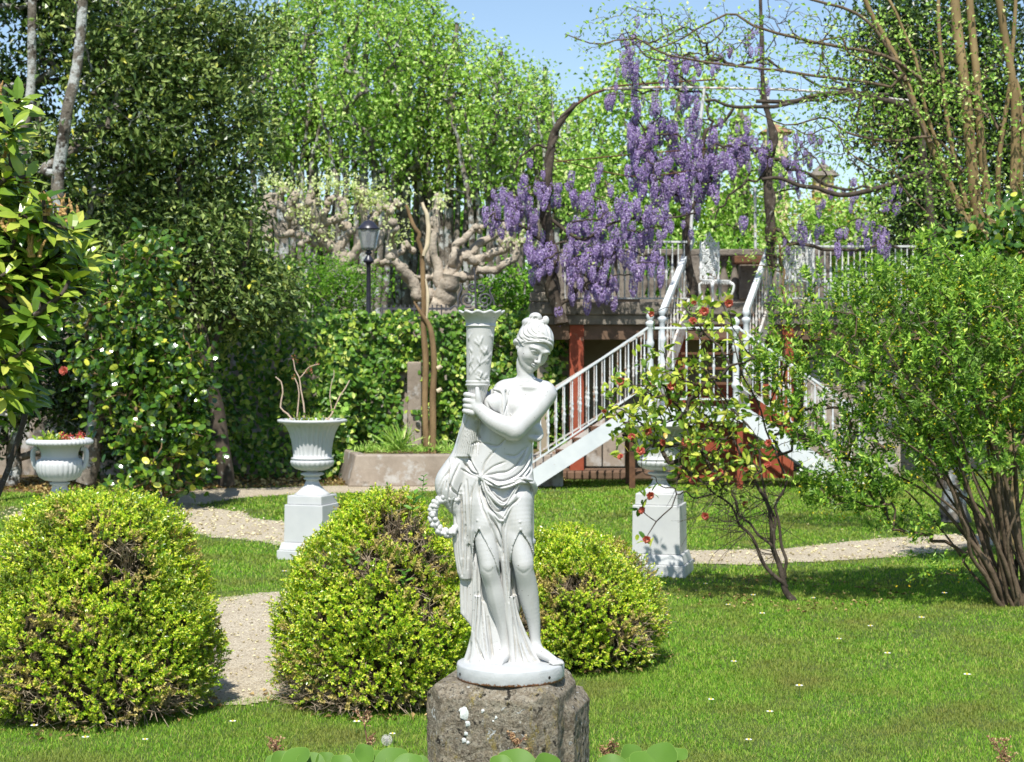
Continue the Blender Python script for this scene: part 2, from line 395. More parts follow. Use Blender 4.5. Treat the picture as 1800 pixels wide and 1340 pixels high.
def make_statue():
    root = empty('statue', (0, SD, CH-(1190-HY)/U))
    tag(root, 'white painted classical maiden statue holding a tall torch vase, standing on the mossy stone block', 'statue')
    # head frame
    yaw, pit, rol = rad(23), rad(27), rad(18)
    f = np.array([math.sin(yaw)*math.cos(pit), -math.cos(yaw)*math.cos(pit), math.sin(pit)])     # y axis points down here
    u0 = np.array([0, 0, -1.0]); u0 = u0-f*np.dot(u0, f); u0 /= np.linalg.norm(u0)
    r0 = np.array([math.cos(yaw), math.sin(yaw), 0])
    u = u0*math.cos(rol)+r0*math.sin(rol); r = r0*math.cos(rol)-u0*math.sin(rol)
    HC = np.array([939.5, -2.0, 608.0]); R = np.array([r, u, f])
    def H(a, b, c, rr=None):
        p = HC+a*r+b*u+c*f
        return tuple(p)+((rr,) if rr is not None else ())
    # ---------------- body
    B = SDF((806, -78, 560), (1002, 62, 1178), 1.25)
    B.loft([(672, 900, 946, 4, 14), (686, 874, 962, 2, 20), (702, 862, 960, 0, 25), (725, 856, 952, 0, 27), (750, 848, 944, 0, 26), (775, 842, 936, 2, 24)], 6)
    B.chain([(882, 2, 686, 15), (925, 2, 683, 15), (958, 0, 692, 19)], 10)
    B.ell((912, -22, 715), (16, 14, 15), 9)
    B.ell((872, -20, 710), (15, 12, 15), 8)
    B.chain([(928, 4, 690, 17), (924, 2, 664, 14.5), (922, 5, 640, 14.5), (928, 8, 622, 16)], 9)
    B.chain([(925, 6, 672, 9), (890, 6, 680, 12)], 9); B.chain([(935, 6, 674, 9), (958, 4, 684, 13)], 9)
    B.chain([(922, -17, 680, 3), (950, -16, 682, 3)], 6)
    # arm and hand
    B.chain([(957, -2, 694, 20.5), (938, -20, 720, 19.5), (904, -42, 753, 19.5)], 6)
    B.chain([(902, -43, 754, 19), (884, -46, 746, 17.5), (864, -43, 735, 14.8), (843, -35, 718, 10.5)], 5)
    B.chain([(843, -35, 718, 10.5), (836, -33, 710, 9.5), (833, -32, 702, 8.5)], 4, flat=1.2)
    B.chain([(830, -32, 712, 7), (829, -32, 700, 6)], 4)
    for y0, dx in ((693, 0), (703, -1), (712.5, -1), (721.5, -2)):
        B.chain([(832, -35, y0+3, 5.2), (824+dx, -35, y0+0.5, 5.0), (819.5+dx, -27, y0, 4.6), (821+dx, -16, y0+0.5, 4.2)], 1.2)
    B.chain([(842, -37, 708, 5.8), (841, -38, 695, 5.0), (839.5, -36, 683, 4.0)], 2.5)
    # legs and feet
    B.chain([(860, -8, 900, 25), (855, -20, 945, 20), (859, -28, 984, 16.5), (860, -27, 1000, 15.5), (866, -19, 1022, 15.5), (873, -13, 1052, 15.8), (882, -6, 1090, 12), (887.5, -3, 1122, 9.8), (888.5, -4, 1140, 10)], 6)
    B.ell((859.5, -36, 990), (9, 7, 9), 5)
    B.chain([(889, -3, 1149, 10.5), (884, -20, 1153, 9.5), (878, -36, 1158, 6.5)], 6)
    for i in range(5): B.cap((883-i*3.6, -32-(2-abs(i-1))*1.5, 1157, 3.6-i*0.25), (880.5-i*3.7, -44+i*2.2, 1160, 3.2-i*0.25), 0.9)
    B.chain([(905, -5, 900, 27), (911, -19, 948, 21), (919, -26, 984, 18.5), (921, -24, 1000, 17), (926, -12, 1026, 18), (931, -4, 1056, 16.5), (938, 3, 1094, 11.8), (940.5, 6, 1122, 9.6), (942, 5, 1136, 10)], 6)
    B.ell((919, -36, 988), (10, 7, 10), 5)
    B.chain([(943, 6, 1144, 10.5), (957, -10, 1149, 9.5), (973, -24, 1156, 7)], 6)
    for i in range(5): B.cap((978-i*3.0, -22-i*3.2, 1157, 3.7-i*0.25), (987-i*3.6, -30-i*2.6, 1160.3, 3.2-i*0.25), 0.9)
    # head
    B.ell(H(0, 6, -4), (27.5, 32, 33), 4, R); B.ell(H(0, -7, 8), (24.5, 31, 23.5), 6, R)
    B.chain([H(-17, -18, 2, 9), H(-9, -30, 15, 8.5), H(0, -34, 20, 8), H(9, -30, 15, 8.5), H(17, -18, 2, 9)], 6)
    B.ell(H(0, -35, 23), (6, 5, 5), 4, R)
    for s_ in (-1, 1):
        B.ell(H(13*s_, -14, 18), (9.5, 10, 9), 6, R)
        B.ell(H(10.5*s_, -1.5, 35.5), (8.5, 5.2, 7), 3.5, R, sub=True)
        B.chain([H(3.5*s_, 3.5, 31, 2.6), H(11*s_, 6.5, 30.0, 2.6), H(19*s_, 3.5, 23.5, 2.6)], 4)
        B.ell(H(11*s_, -1.8, 24.5), (6.3, 5.0, 5.2), 0.8, R)
        B.chain([H(4.8*s_, -2.6, 28.6, 0.9), H(8*s_, 0.6, 30.3, 1.25), H(12.5*s_, 1.1, 29.8, 1.25), H(17.5*s_, -1.6, 25.8, 0.9)], 0.7)
        B.chain([H(5.2*s_, -3.2, 28.4, 0.7), H(11*s_, -4.9, 29.2, 0.9), H(17*s_, -2.4, 25.8, 0.7)], 0.7)
        B.ell(H(3.9*s_, -15.6, 34.2), (2.9, 2.6, 3.4), 1.3, R)
        B.ell(H(2.2*s_, -17.2, 36.2), (1.1, 0.9, 1.4), 0.6, R, sub=True)
        B.ell(H(24.8*s_, -12, -7), (3.0, 7.5, 5), 2, R); B.ell(H(28*s_, -11.5, -6), (1.8, 4.2, 2.2), 1.0, R, sub=True)
    B.chain([H(0, 2.5, 30.5, 3.0), H(0, -6, 34.2, 2.7), H(0, -13.5, 38.0, 3.4)], 2.6)
    B.chain([H(-7.2, -23.0, 29.8, 0.8), H(-3, -21.3, 33.6, 1.7), H(0, -21.8, 34.3, 1.5), H(3, -21.3, 33.6, 1.7), H(7.2, -23.0, 29.8, 0.8)], 1.2)
    B.chain([H(-5.8, -24.6, 30.2, 0.9), H(0, -25.9, 33.1, 2.1), H(5.8, -24.6, 30.2, 0.9)], 1.3)
    B.chain([H(-8.2, -23.2, 30.2, 0.55), H(0, -23.4, 35.2, 0.6), H(8.2, -23.2, 30.2, 0.55)], 0.5, sub=True)
    B.chain([H(-4, -29, 31.5, 1.4), H(4, -29, 31.5, 1.4)], 2.2, sub=True)
    V, F = B.mesh()
    z1 = Z(790, 640, 8.375)
    V = relief(V, F, [(z1([(1310, 420), (1200, 560), (1080, 690), (1000, 760)]), 2.2, -3.0), (z1([(850, 372), (1000, 330), (1150, 300)]), 1.0, -0.9),
                      ([(848, 993), (859, 1000), (871, 992)], 2.5, -0.5), ([(906, 992), (920, 1002), (934, 992)], 2.5, -0.5), ([(862, 1010), (872, 1060), (884, 1110)], 3, 1.0)])
    mesh_np('body', sworld(V), F, paint, root)
    # ---------------- hair
    A = SDF((894, -52, 540), (986, 52, 630), 0.9)
    A.ell(H(0, 8, -7), (32, 34.5, 35), 4, R)
    A.ell(H(0, -11, 30), (24.5, 32.5, 24), 2.5, R, sub=True)
    A.ell(H(0, -36, 8), (40, 24, 34), 4, R, sub=True); A.ell(H(0, -44, -20), (40, 20, 40), 4, R, sub=True)
    for s_ in (-1, 1):
        A.chain([H(1*s_, 22, 27, 2.6), H(9*s_, 20.5, 26, 3.4), H(19*s_, 14.5, 20, 3.8), H(25*s_, 6, 10, 3.8), H(27.5*s_, 0, -4, 4.4), H(25*s_, -10, -18, 6.5), H(14*s_, -16, -26, 7)], 2.2)
        A.chain([H(3*s_, 27, 23, 3), H(14*s_, 24.5, 19, 3.6), H(24*s_, 16, 9, 3.8), H(28.5*s_, 7, -3, 4.2)], 2.0)
    A.ell((936, 4, 567), (19, 17, 10), 6)
    A.ell((941, -4, 558), (11.5, 7, 8.5), 2, None); A.ell((959, -6, 563.5), (6.2, 6, 8), 2)
    A.ell((952, -10, 567), (4.5, 4, 5), 2)
    A.ell((941, -11, 560), (4, 3, 3), 1.5, sub=True)
    A.ell(H(0, 6, -38), (16, 14, 12), 6, R)
    V, F = A.mesh(); zh = Z(880, 540, 8.375); st = []
    for k, cu in enumerate([[(430, 200), (330, 300), (330, 400), (430, 470)], [(400, 190), (280, 300), (260, 420), (340, 500)], [(380, 180), (230, 320), (215, 450), (290, 540)],
               [(460, 210), (380, 300), (400, 380), (480, 440)], [(500, 230), (440, 300), (470, 370), (560, 420)], [(620, 250), (560, 300), (590, 370), (660, 440)],
               [(640, 240), (680, 300), (700, 380), (720, 460)], [(670, 240), (740, 320), (760, 420), (770, 520)], [(560, 240), (520, 300), (530, 350), (600, 400)],
               [(420, 440), (500, 470), (600, 460), (690, 470)], [(300, 540), (380, 500), (480, 480), (600, 500)], [(340, 470), (430, 500), (540, 490)],
               [(250, 480), (300, 570), (330, 590)], [(480, 130), (440, 170), (420, 200)], [(600, 110), (600, 170), (560, 200)]]):
        st.append((zh(cu), 1.1, -1.5)); st.append((zh([(x+22, y-10) for x, y in cu]), 1.2, 0.8))
    V = relief(V, F, st)
    mesh_np('hair', sworld(V), F, paint, root)
    # ---------------- drapery
    D = SDF((748, -66, 656), (966, 62, 1180), 1.3)
    D.loft([(684, 862, 930, 2, 20), (702, 857, 955, 0, 27.5), (725, 851, 955, 0, 30), (750, 843, 947, 0, 29), (780, 834, 936, 1, 28), (815, 820, 936, 2, 31), (850, 810, 939, 3, 35),
            (885, 806, 939, 3, 35), (920, 812, 939, 3, 33), (955, 818, 939, 4, 31)], 5)
    D.ell((868, -22, 708), (16.5, 14, 16), 7)
    D.ell((938, -22, 696), (44, 60, 33), 3, sub=True)
    D.ell((911, -32, 712), (17, 40, 18.5), 3, sub=True)
    D.ell((870, -22, 712), (15.5, 13, 17), 6)
    D.chain([(883, -22, 688, 5), (884, -28, 712, 6.5), (884, -28, 738, 6)], 3)
    D.chain([(872, -16, 686, 6), (886, -20, 684, 4)], 3)
    # bunched cloth behind the upper arm
    D.chain([(925, -6, 752, 15), (942, -4, 756, 11), (946, -3, 764, 9)], 5); D.chain([(930, -14, 768, 5), (946, -10, 771, 5), (951, -4, 764, 4)], 3)
    # skirt behind the legs, down to the base
    D.loft([(950, 816, 940, 8, 28), (1000, 828, 937, 12, 22), (1050, 832, 922, 14, 19), (1100, 832, 906, 14, 19), (1130, 831, 916, 13, 21), (1150, 826, 930, 12, 26), (1168, 817, 950, 10, 32)], 5)
    # front panels
    D.chain([(836, -14, 930, 9), (839, -12, 1000, 7), (838, -8, 1070, 8), (837, -6, 1120, 9), (838, -6, 1150, 12), (840, -8, 1166, 16)], 5)
    D.chain([(846, -4, 1060, 4), (850, -8, 1110, 6), (855, -12, 1150, 8), (858, -15, 1168, 10)], 4)
    D.chain([(832, 2, 1120, 5), (826, 3, 1145, 6), (819, 4, 1166, 6)], 5)
    D.chain([(880, -24, 895, 14), (882, -27, 930, 11), (886, -26, 965, 8), (890, -20, 1010, 7.5), (897, -12, 1070, 9), (908, -8, 1120, 11), (920, -8, 1150, 13), (926, -8, 1168, 18)], 5)
    D.chain([(896, -16, 1000, 4), (905, -8, 1070, 5), (918, -4, 1110, 6), (934, -2, 1145, 8), (948, -2, 1168, 9)], 4)
    D.chain([(888, -14, 1060, 3.5), (900, -14, 1120, 6), (905, -14, 1168, 10)], 4)
    # upper thigh cloth over both legs, edges of the slits
    D.chain([(860, -14, 880, 24), (855, -22, 915, 20), (851, -24, 928, 17)], 8); D.chain([(907, -12, 880, 26), (912, -20, 915, 22), (915, -22, 928, 19)], 8)
    D.chain([(856, -17, 930, 22.5), (855, -20, 945, 22), (859, -26, 984, 19), (861, -24, 1004, 17.5), (866, -14, 1030, 15)], 4)
    D.chain([(911, -16, 930, 24), (911, -19, 948, 23.5), (919, -25, 984, 21), (921, -21, 1004, 19), (925, -8, 1026, 17)], 4)
    D.loft([(926, 842, 844, -60, 48), (936, 837, 849, -60, 52), (950, 833.5, 857, -60, 54), (975, 832, 868, -60, 52), (1000, 833, 876, -60, 50), (1045, 833, 882, -60, 52)], 1.2, sub=True, p=6)
    D.loft([(928, 914, 916, -60, 48), (938, 908, 922, -60, 50), (955, 901, 932, -60, 52), (975, 898.5, 939, -60, 54), (1000, 897, 948, -60, 60), (1045, 897, 952, -60, 66)], 1.2, sub=True, p=6)
    # swags: the overfold round the hips
    D.chain([(846, -31, 836, 4), (866, -38, 847, 5), (888, -40, 851, 6), (912, -36, 842, 6), (932, -22, 845, 6), (938, -6, 858, 7), (936, 2, 866, 6)], 3)
    D.chain([(850, -33, 842, 3), (862, -38, 864, 4), (878, -40, 880, 4.5), (890, -40, 882, 4), (900, -38, 868, 3.5), (911, -35, 850, 3)], 3)
    D.chain([(848, -33, 846, 3), (860, -36, 880, 4), (874, -38, 903, 4), (883, -37, 910, 4), (893, -37, 893, 3), (906, -36, 870, 3)], 3)
    D.ell((845, -32, 835), (5, 4.5, 5), 2)
    # sleeve over the lowered arm
    D.chain([(846, 18, 700, 16), (826, 16, 750, 16), (812, 10, 800, 18), (798, 4, 828, 22), (788, 0, 848, 23.5), (789, -2, 866, 20), (800, 2, 890, 14)], 7)
    D.chain([(800, 0, 845, 14), (803, -2, 862, 12)], 6)
    D.loft([(868, 792, 828, 2, 15), (910, 797, 828, 3, 13), (950, 795, 830, 4, 13), (985, 800, 830, 5, 12), (1008, 804, 829, 6, 11), (1018, 808, 828, 6, 9)], 5)
    D.loft([(980, 808, 840, 14, 8), (1050, 808, 840, 14, 7), (1080, 809, 842, 14, 7), (1098, 824, 842, 14, 6), (1110, 832, 842, 14, 6)], 2.5, p=4)
    # cone of the torch with radiating ribs, falling beside the body
    D.loft([(700, 826, 850, -12, 12), (723, 816, 850, -10, 14), (750, 810, 846, -6, 16), (778, 804, 840, -2, 17), (802, 798, 834, 0, 16)], 4)
    V, F = D.mesh(); z5 = Z(740, 780, 6.7); z2 = Z(730, 850, 2.734); st = []
    G1 = [  # grooves (points, width, depth)
        (z5([(560, 130), (600, 230), (670, 340)]), 1.5, -2.6), (z5([(510, 210), (590, 320), (680, 355)]), 1.8, -3.2), (z5([(480, 290), (580, 350), (660, 375)]), 1.4, -2.2),
        (z5([(720, 340), (760, 210), (880, 60)]), 1.8, -2.0), (z5([(730, 360), (850, 260), (1000, 200)]), 1.6, -1.8), (z5([(740, 365), (900, 330), (1050, 300), (1180, 180), (1260, 30)]), 1.8, -2.6),
        (z5([(780, 380), (950, 420), (1110, 370), (1230, 260), (1300, 100)]), 1.7, -2.8), (z5([(1060, 420), (1180, 380), (1270, 280), (1310, 200)]), 1.5, -2.4),
        (z5([(1000, 120), (1120, 130), (1250, 30)]), 2.0, -1.4),
        (z5([(740, 395), (830, 450), (900, 490), (990, 470), (1090, 440), (1190, 400)]), 2.0, -4.2), (z5([(1190, 400), (1270, 460), (1310, 560)]), 1.8, -4.0),
        (z5([(740, 410), (800, 520), (900, 620), (970, 670), (1060, 600), (1140, 470)]), 1.7, -3.4), (z5([(730, 430), (770, 600), (850, 720), (920, 770), (1000, 710), (1080, 600), (1150, 500)]), 1.8, -3.6),
        (z5([(715, 430), (730, 580), (800, 720), (900, 820), (965, 865)]), 2.2, -4.6), (z5([(965, 865), (1050, 720), (1160, 620)]), 1.6, -2.6), (z5([(680, 430), (690, 600), (720, 720)]), 1.6, -2.2),
        (z5([(650, 430), (600, 560), (580, 640)]), 1.6, -1.6), (z5([(720, 730), (800, 880), (880, 1080), (940, 1220)]), 1.6, -2.2), (z5([(800, 800), (880, 930), (940, 1090), (960, 1300)]), 1.8, -3.2),
        (z5([(960, 900), (960, 1050), (965, 1330)]), 1.6, -2.8), (z5([(1000, 900), (985, 1080), (990, 1330)]), 1.4, -1.6),
        (z5([(470, 560), (480, 800), (485, 1000), (490, 1330)]), 2.4, -4.8), (z5([(540, 420), (560, 700), (570, 1000), (560, 1330)]), 1.8, -2.2), (z5([(510, 500), (520, 760), (520, 1100)]), 1.3, -1.6), (z5([(600, 500), (590, 800), (590, 1000)]), 1.4, -1.2),
        (z5([(330, 200), (335, 400), (370, 520), (450, 600)]), 1.6, -2.8), (z5([(310, 420), (305, 520)]), 1.2, -2.6), (z5([(400, 640), (370, 760), (370, 950)]), 1.8, -2.4),
        (z5([(1310, 160), (1300, 300), (1240, 380)]), 1.6, -2.4), (z5([(1190, 380), (1240, 420), (1320, 430)]), 1.5, -3.0),
        # long folds below
        (z2([(290, 230), (285, 400), (285, 560), (275, 700)]), 1.6, -3.0), (z2([(240, 200), (235, 330), (225, 440)]), 1.8, -2.8), (z2([(205, 230), (195, 320), (205, 420)]), 1.5, -2.2),
        (z2([(305, 520), (300, 640), (290, 740), (310, 830)]), 1.5, -3.0), (z2([(325, 560), (330, 700), (345, 830)]), 1.5, -3.0), (z2([(290, 740), (310, 790), (330, 840)]), 1.3, -2.6),
        (z2([(270, 760), (262, 820), (250, 860)]), 1.4, -2.4), (z2([(350, 640), (365, 760), (375, 830)]), 1.6, -3.2), (z2([(425, 180), (425, 300), (435, 420), (450, 560)]), 1.5, -3.0),
        (z2([(440, 430), (460, 560), (480, 680), (500, 790), (520, 870)]), 1.5, -3.0), (z2([(462, 420), (480, 560), (510, 690), (550, 800), (590, 860)]), 1.5, -2.6), (z2([(470, 640), (480, 760), (490, 870)]), 1.5, -2.6),
        (z2([(510, 760), (530, 820), (560, 870)]), 1.3, -2.2), (z2([(230, 500), (232, 630)]), 1.2, -1.6), (z2([(250, 480), (252, 650)]), 1.2, -1.4)]
    zc = Z(790, 640, 8.375)
    G1 += [(zc([(620, 380), (700, 400), (760, 440), (780, 560), (770, 760)]), 1.2, -2.0), (zc([(830, 400), (870, 480), (860, 560), (800, 760)]), 1.1, -1.8), (zc([(560, 560), (620, 680), (740, 720)]), 1.3, -1.8),
           (zc([(590, 620), (680, 720), (780, 750)]), 1.2, -1.6), (zc([(880, 680), (900, 760), (940, 830)]), 1.3, -1.8), (zc([(910, 700), (970, 750), (1010, 750)]), 1.2, -1.6),
           (zc([(430, 960), (430, 1040), (460, 1090)]), 1.4, -1.8), (zc([(340, 1180), (400, 1150), (460, 1150)]), 1.6, -2.2), (zc([(480, 1150), (700, 1190), (820, 1100)]), 1.4, -1.6)]
    for a_ in (([(800, 805), (785, 835), (776, 862), (774, 885)], 1.5, -1.8), ([(808, 815), (797, 840), (790, 868), (792, 890)], 1.5, -2.2), ([(793, 822), (778, 842), (770, 860)], 1.2, -1.3), ([(812, 850), (806, 870), (808, 893)], 1.4, -2.2), ([(800, 905), (804, 940), (806, 980), (812, 1010)], 1.3, -1.6), ([(818, 900), (820, 950), (822, 1000)], 1.3, -1.8)): G1.append(a_)
    for i in range(11):      # radiating ribs of the torch cone
        x0 = 300+i*14; x1 = 60+i*36
        G1.append((zc([(x0, 740), ((x0+x1)/2+6, 1000), (x1, 1330)]), 0.8, -1.3))
    st += [(p_, w_, a_*1.65) for p_, w_, a_ in G1]
    for pts, wd, a in G1[:45]:
        st.append(([(x+2.3*wd*0.8, y-1.5*wd*0.5) for x, y in pts], wd*1.1, -a*0.35))
    for x, y in ((840, 911), (843.5, 925), (914, 913), (915, 926)): st.append(([(x-0.4, y), (x+0.4, y)], 1.9, 2.6))
    st += [([(843, 927), (836, 938), (832.5, 955), (831, 985), (832, 1020), (834, 1060)], 1.3, 1.6), ([(844, 927), (851, 940), (861, 958), (871, 978), (879, 1005), (884, 1040)], 1.5, 1.8),
           ([(915, 928), (906, 942), (900, 958), (897, 985), (896.5, 1020)], 1.3, 1.6), ([(916, 928), (925, 941), (933, 956), (939, 975), (941, 992)], 1.3, 1.6)]
    V = relief(V, F, st)
    # folds on the back and sides, for other viewpoints
    n = vnormals(V, F); ang = np.arctan2(V[:, 1], V[:, 0]-880)
    back = np.clip(n[:, 1]*np.sign(((V-V.mean(0))*n).sum())*1.5, 0, 1)*np.clip((V[:, 2]-780)/60, 0, 1)
    V[:, 1] += back*1.6*np.sin(V[:, 0]*0.42+np.sin(V[:, 2]*0.02)*2)
    mesh_np('drapery', sworld(V), F, paint, root)
    # ---------------- torch
    ax0 = np.array([846.5, -16, 548.0]); ax1 = np.array([837.0, -14, 742.0])
    prof = [(2, 740), (8, 738), (11, 722), (14, 705), (17.5, 686), (19.3, 679), (21.6, 677.5), (22.0, 675.5), (20.2, 673.5), (21.6, 671.5), (21.4, 669.5), (20.0, 668)]
    for i in range(41): prof.append((20.2+4.9*i/40, 667-91*i/40))
    prof += [(25.2, 575.2), (27.2, 574.2), (27.6, 572.8), (26.0, 571.6), (26.2, 570)]
    for i in range(13):
        q = i/12; prof.append((26.2+2.6*q+10.5*q**2.6, 570-19*q))
    prof += [(39.6, 548.5), (38.8, 547), (36.5, 547.6), (30, 553), (26, 562), (23, 575), (12, 578), (0.5, 579)]
    nn = 144; th = np.arange(nn)*2*math.pi/nn; V = []
    for i, (rr, y) in enumerate(prof):
        q = (y-ax0[2])/(ax1[2]-ax0[2]); c = ax0+(ax1-ax0)*q
        r_ = np.full(nn, float(rr)); yy = np.full(nn, float(y))
        if y < 570 and i > 40:
            e = np.clip((570-y)/22, 0, 1); r_ = r_*(1+0.045*e*np.cos(11*th)); yy = yy-1.6*e*np.cos(11*th)
            r_ = r_*(1-0.02*np.abs(np.sin(11*th))*e)
        if y > 679: r_ = r_*(1-0.05*np.abs(np.cos(12*th)))
        V.append(np.stack([c[0]+r_*np.cos(th), c[1]+r_*np.sin(th), yy], 1))
    V = np.concatenate(V); i = np.arange(len(prof)-1)[:, None]*nn; k = np.arange(nn)[None]; k2 = (k+1) % nn
    F = np.stack([i+k, i+k2, i+nn+k2, i+nn+k], -1).reshape(-1, 4)
    zt = Z(730, 530, 3.622); st = [(zt([(345, 480), (400, 410), (450, 370), (500, 310)]), 0.9, 1.6), (zt([(360, 400), (380, 440)]), 0.9, 1.3), (zt([(380, 450), (430, 480), (470, 520)]), 0.9, 1.6), (zt([(420, 340), (410, 400)]), 0.8, 1.4), (zt([(400, 270), (430, 310), (440, 340)]), 0.8, 1.4), (zt([(345, 300), (355, 360), (350, 420)]), 0.8, 1.4), (zt([(470, 210), (500, 240), (515, 270)]), 0.8, 1.4), (zt([(345, 240), (365, 200)]), 0.8, 1.3)]
    for a, b, c, d in ((380, 250, 415, 280), (400, 230, 410, 265), (430, 225, 415, 270), (440, 290, 465, 330), (460, 290, 440, 335), (420, 300, 440, 330), (400, 360, 412, 395), (350, 290, 365, 320), (370, 350, 360, 385),
                       (395, 440, 430, 455), (425, 450, 415, 475), (460, 460, 440, 480), (470, 490, 460, 515), (390, 480, 420, 500), (500, 330, 480, 350), (470, 370, 450, 385), (365, 380, 350, 400), (355, 430, 350, 460), (485, 220, 500, 225), (480, 400, 500, 380), (500, 260, 510, 300), (350, 220, 345, 250)):
        st.append((zt([(a, b), (c, d)]), 1.7, 2.0))
    V = relief(V, F, st)
    mesh_np('torch', sworld(V), F, paint, root)
    # ---------------- garland of roses
    K = SDF((742, -38, 856), (816, 22, 954), 0.9); rr = np.random.default_rng(3)
    path = spline([(802, -8, 880), (793, -10, 872), (779, -11, 875), (767, -10, 884), (761, -10, 897), (762, -10, 912), (769, -10, 926), (781, -10, 934), (793, -8, 936), (803, -4, 926)], 30)
    K.chain([tuple(p)+(5.6,) for p in path], 3)
    for p in path[1:-1]:
        for j in range(5):
            o_ = unit(rr.normal(size=3)*np.array([1, 1, 1]))*5.4; K.ell(p+o_-[0, 1, 0], rr.uniform(3.4, 5.6, 3), 0.5)
            K.ell(p+o_*1.9+[0, -2, 0], (1.2, 1.4, 1.2), 0.5, sub=True)
    V, F = K.mesh(); mesh_np('flower_garland', sworld(V), F, paint, root)
    # ---------------- round base
    m = MB(); pr = [(0.5, 1190), (90, 1190), (93.6, 1189.4), (94.4, 1187.5), (94.6, 1176), (94.3, 1165.5), (93.2, 1163.6), (90, 1162.6), (60, 1160.8), (30, 1160), (0.5, 1160)]
    th = np.arange(160)*2*math.pi/160; V = []
    for rr_, y in pr:
        r_ = rr_+0.25*np.sin(th*7)+0.25*np.sin(th*19+y)
        V.append(np.stack([897.5+r_*np.cos(th), 0+r_*np.sin(th), np.full(160, float(y))], 1))
    V = np.concatenate(V); i = np.arange(len(pr)-1)[:, None]*160; k = np.arange(160)[None]; k2 = (k+1) % 160
    b = mesh_np('base', sworld(V), np.stack([i+k, i+k2, i+160+k2, i+160+k], -1).reshape(-1, 4), rustpaint, root)
    m = MB(); rr = np.random.default_rng(5)            # cast maker's lettering, worn away to short raised ticks, on the right of the rim
    for row, y in enumerate((1168.5, 1174, 1180)):
        for j in range(13):
            a = rad(-58+j*2.4+row*0.7)
            if rr.random() < 0.12: continue
            x, dd = 897.5+94.7*math.cos(a), 94.7*math.sin(a); hh = rr.uniform(1.2, 2.0)
            p0 = sworld(np.array([[x, dd, y-hh*.7], [x+rr.uniform(-1.2, 1.2), dd, y+hh*.7]])); m.tube(p0, 0.4/U, 5)
    m.build('cast_lettering', paint, b)
    for a in (rad(-158), rad(-45)):
        m = MB()
        x, dd = 897.5+94.0*math.cos(a), 94.0*math.sin(a); q = sworld(np.array([[x, dd, 1178.0], [897.5+95.3*math.cos(a), 95.3*math.sin(a), 1178.0]])); m.tube(q, [3.0/U, 2.4/U], 10)
        m.build('fixing_hole', darkhole, b)
    return root
m, n, b, o = newmat('rusty_white_paint')
base = ramp(n, nz(n, 14, 5, 0.6), [(0.3, (0.44, 0.455, 0.455)), (0.7, (0.50, 0.51, 0.505))])
g = n.nodes.new('ShaderNodeNewGeometry'); sx = n.nodes.new('ShaderNodeSeparateXYZ'); n.links.new(g.outputs['Position'], sx.inputs[0])
mr = n.nodes.new('ShaderNodeMapRange'); mr.inputs[1].default_value = CH-(1190-HY)/U; mr.inputs[2].default_value = CH-(1182-HY)/U; mr.inputs[3].default_value = 0.62; mr.inputs[4].default_value = 0.0
n.links.new(sx.outputs[2], mr.inputs[0])
ad = n.nodes.new('ShaderNodeMath'); ad.operation = 'ADD'; n.links.new(mr.outputs[0], ad.inputs[0]); n.links.new(nz(n, 70, 4, 0.7), ad.inputs[1])
f = ramp(n, ad.outputs[0], [(0.72, (0, 0, 0)), (0.86, (1, 1, 1))])
rust = ramp(n, nz(n, 220, 3, 0.6), [(0.35, (0.05, 0.03, 0.02)), (0.6, (0.30, 0.13, 0.05))])
n.links.new(mix(n, f, base, rust), b.inputs['Base Color']); b.inputs['Roughness'].default_value = 0.45; bump(n, b, nz(n, 110, 4, 0.6), 0.5, 0.002)
rustpaint = m
darkhole = surf('dark_hole', (0.02, 0.018, 0.015), (0.03, 0.025, 0.02), 20, 0.9, 0)
make_statue()

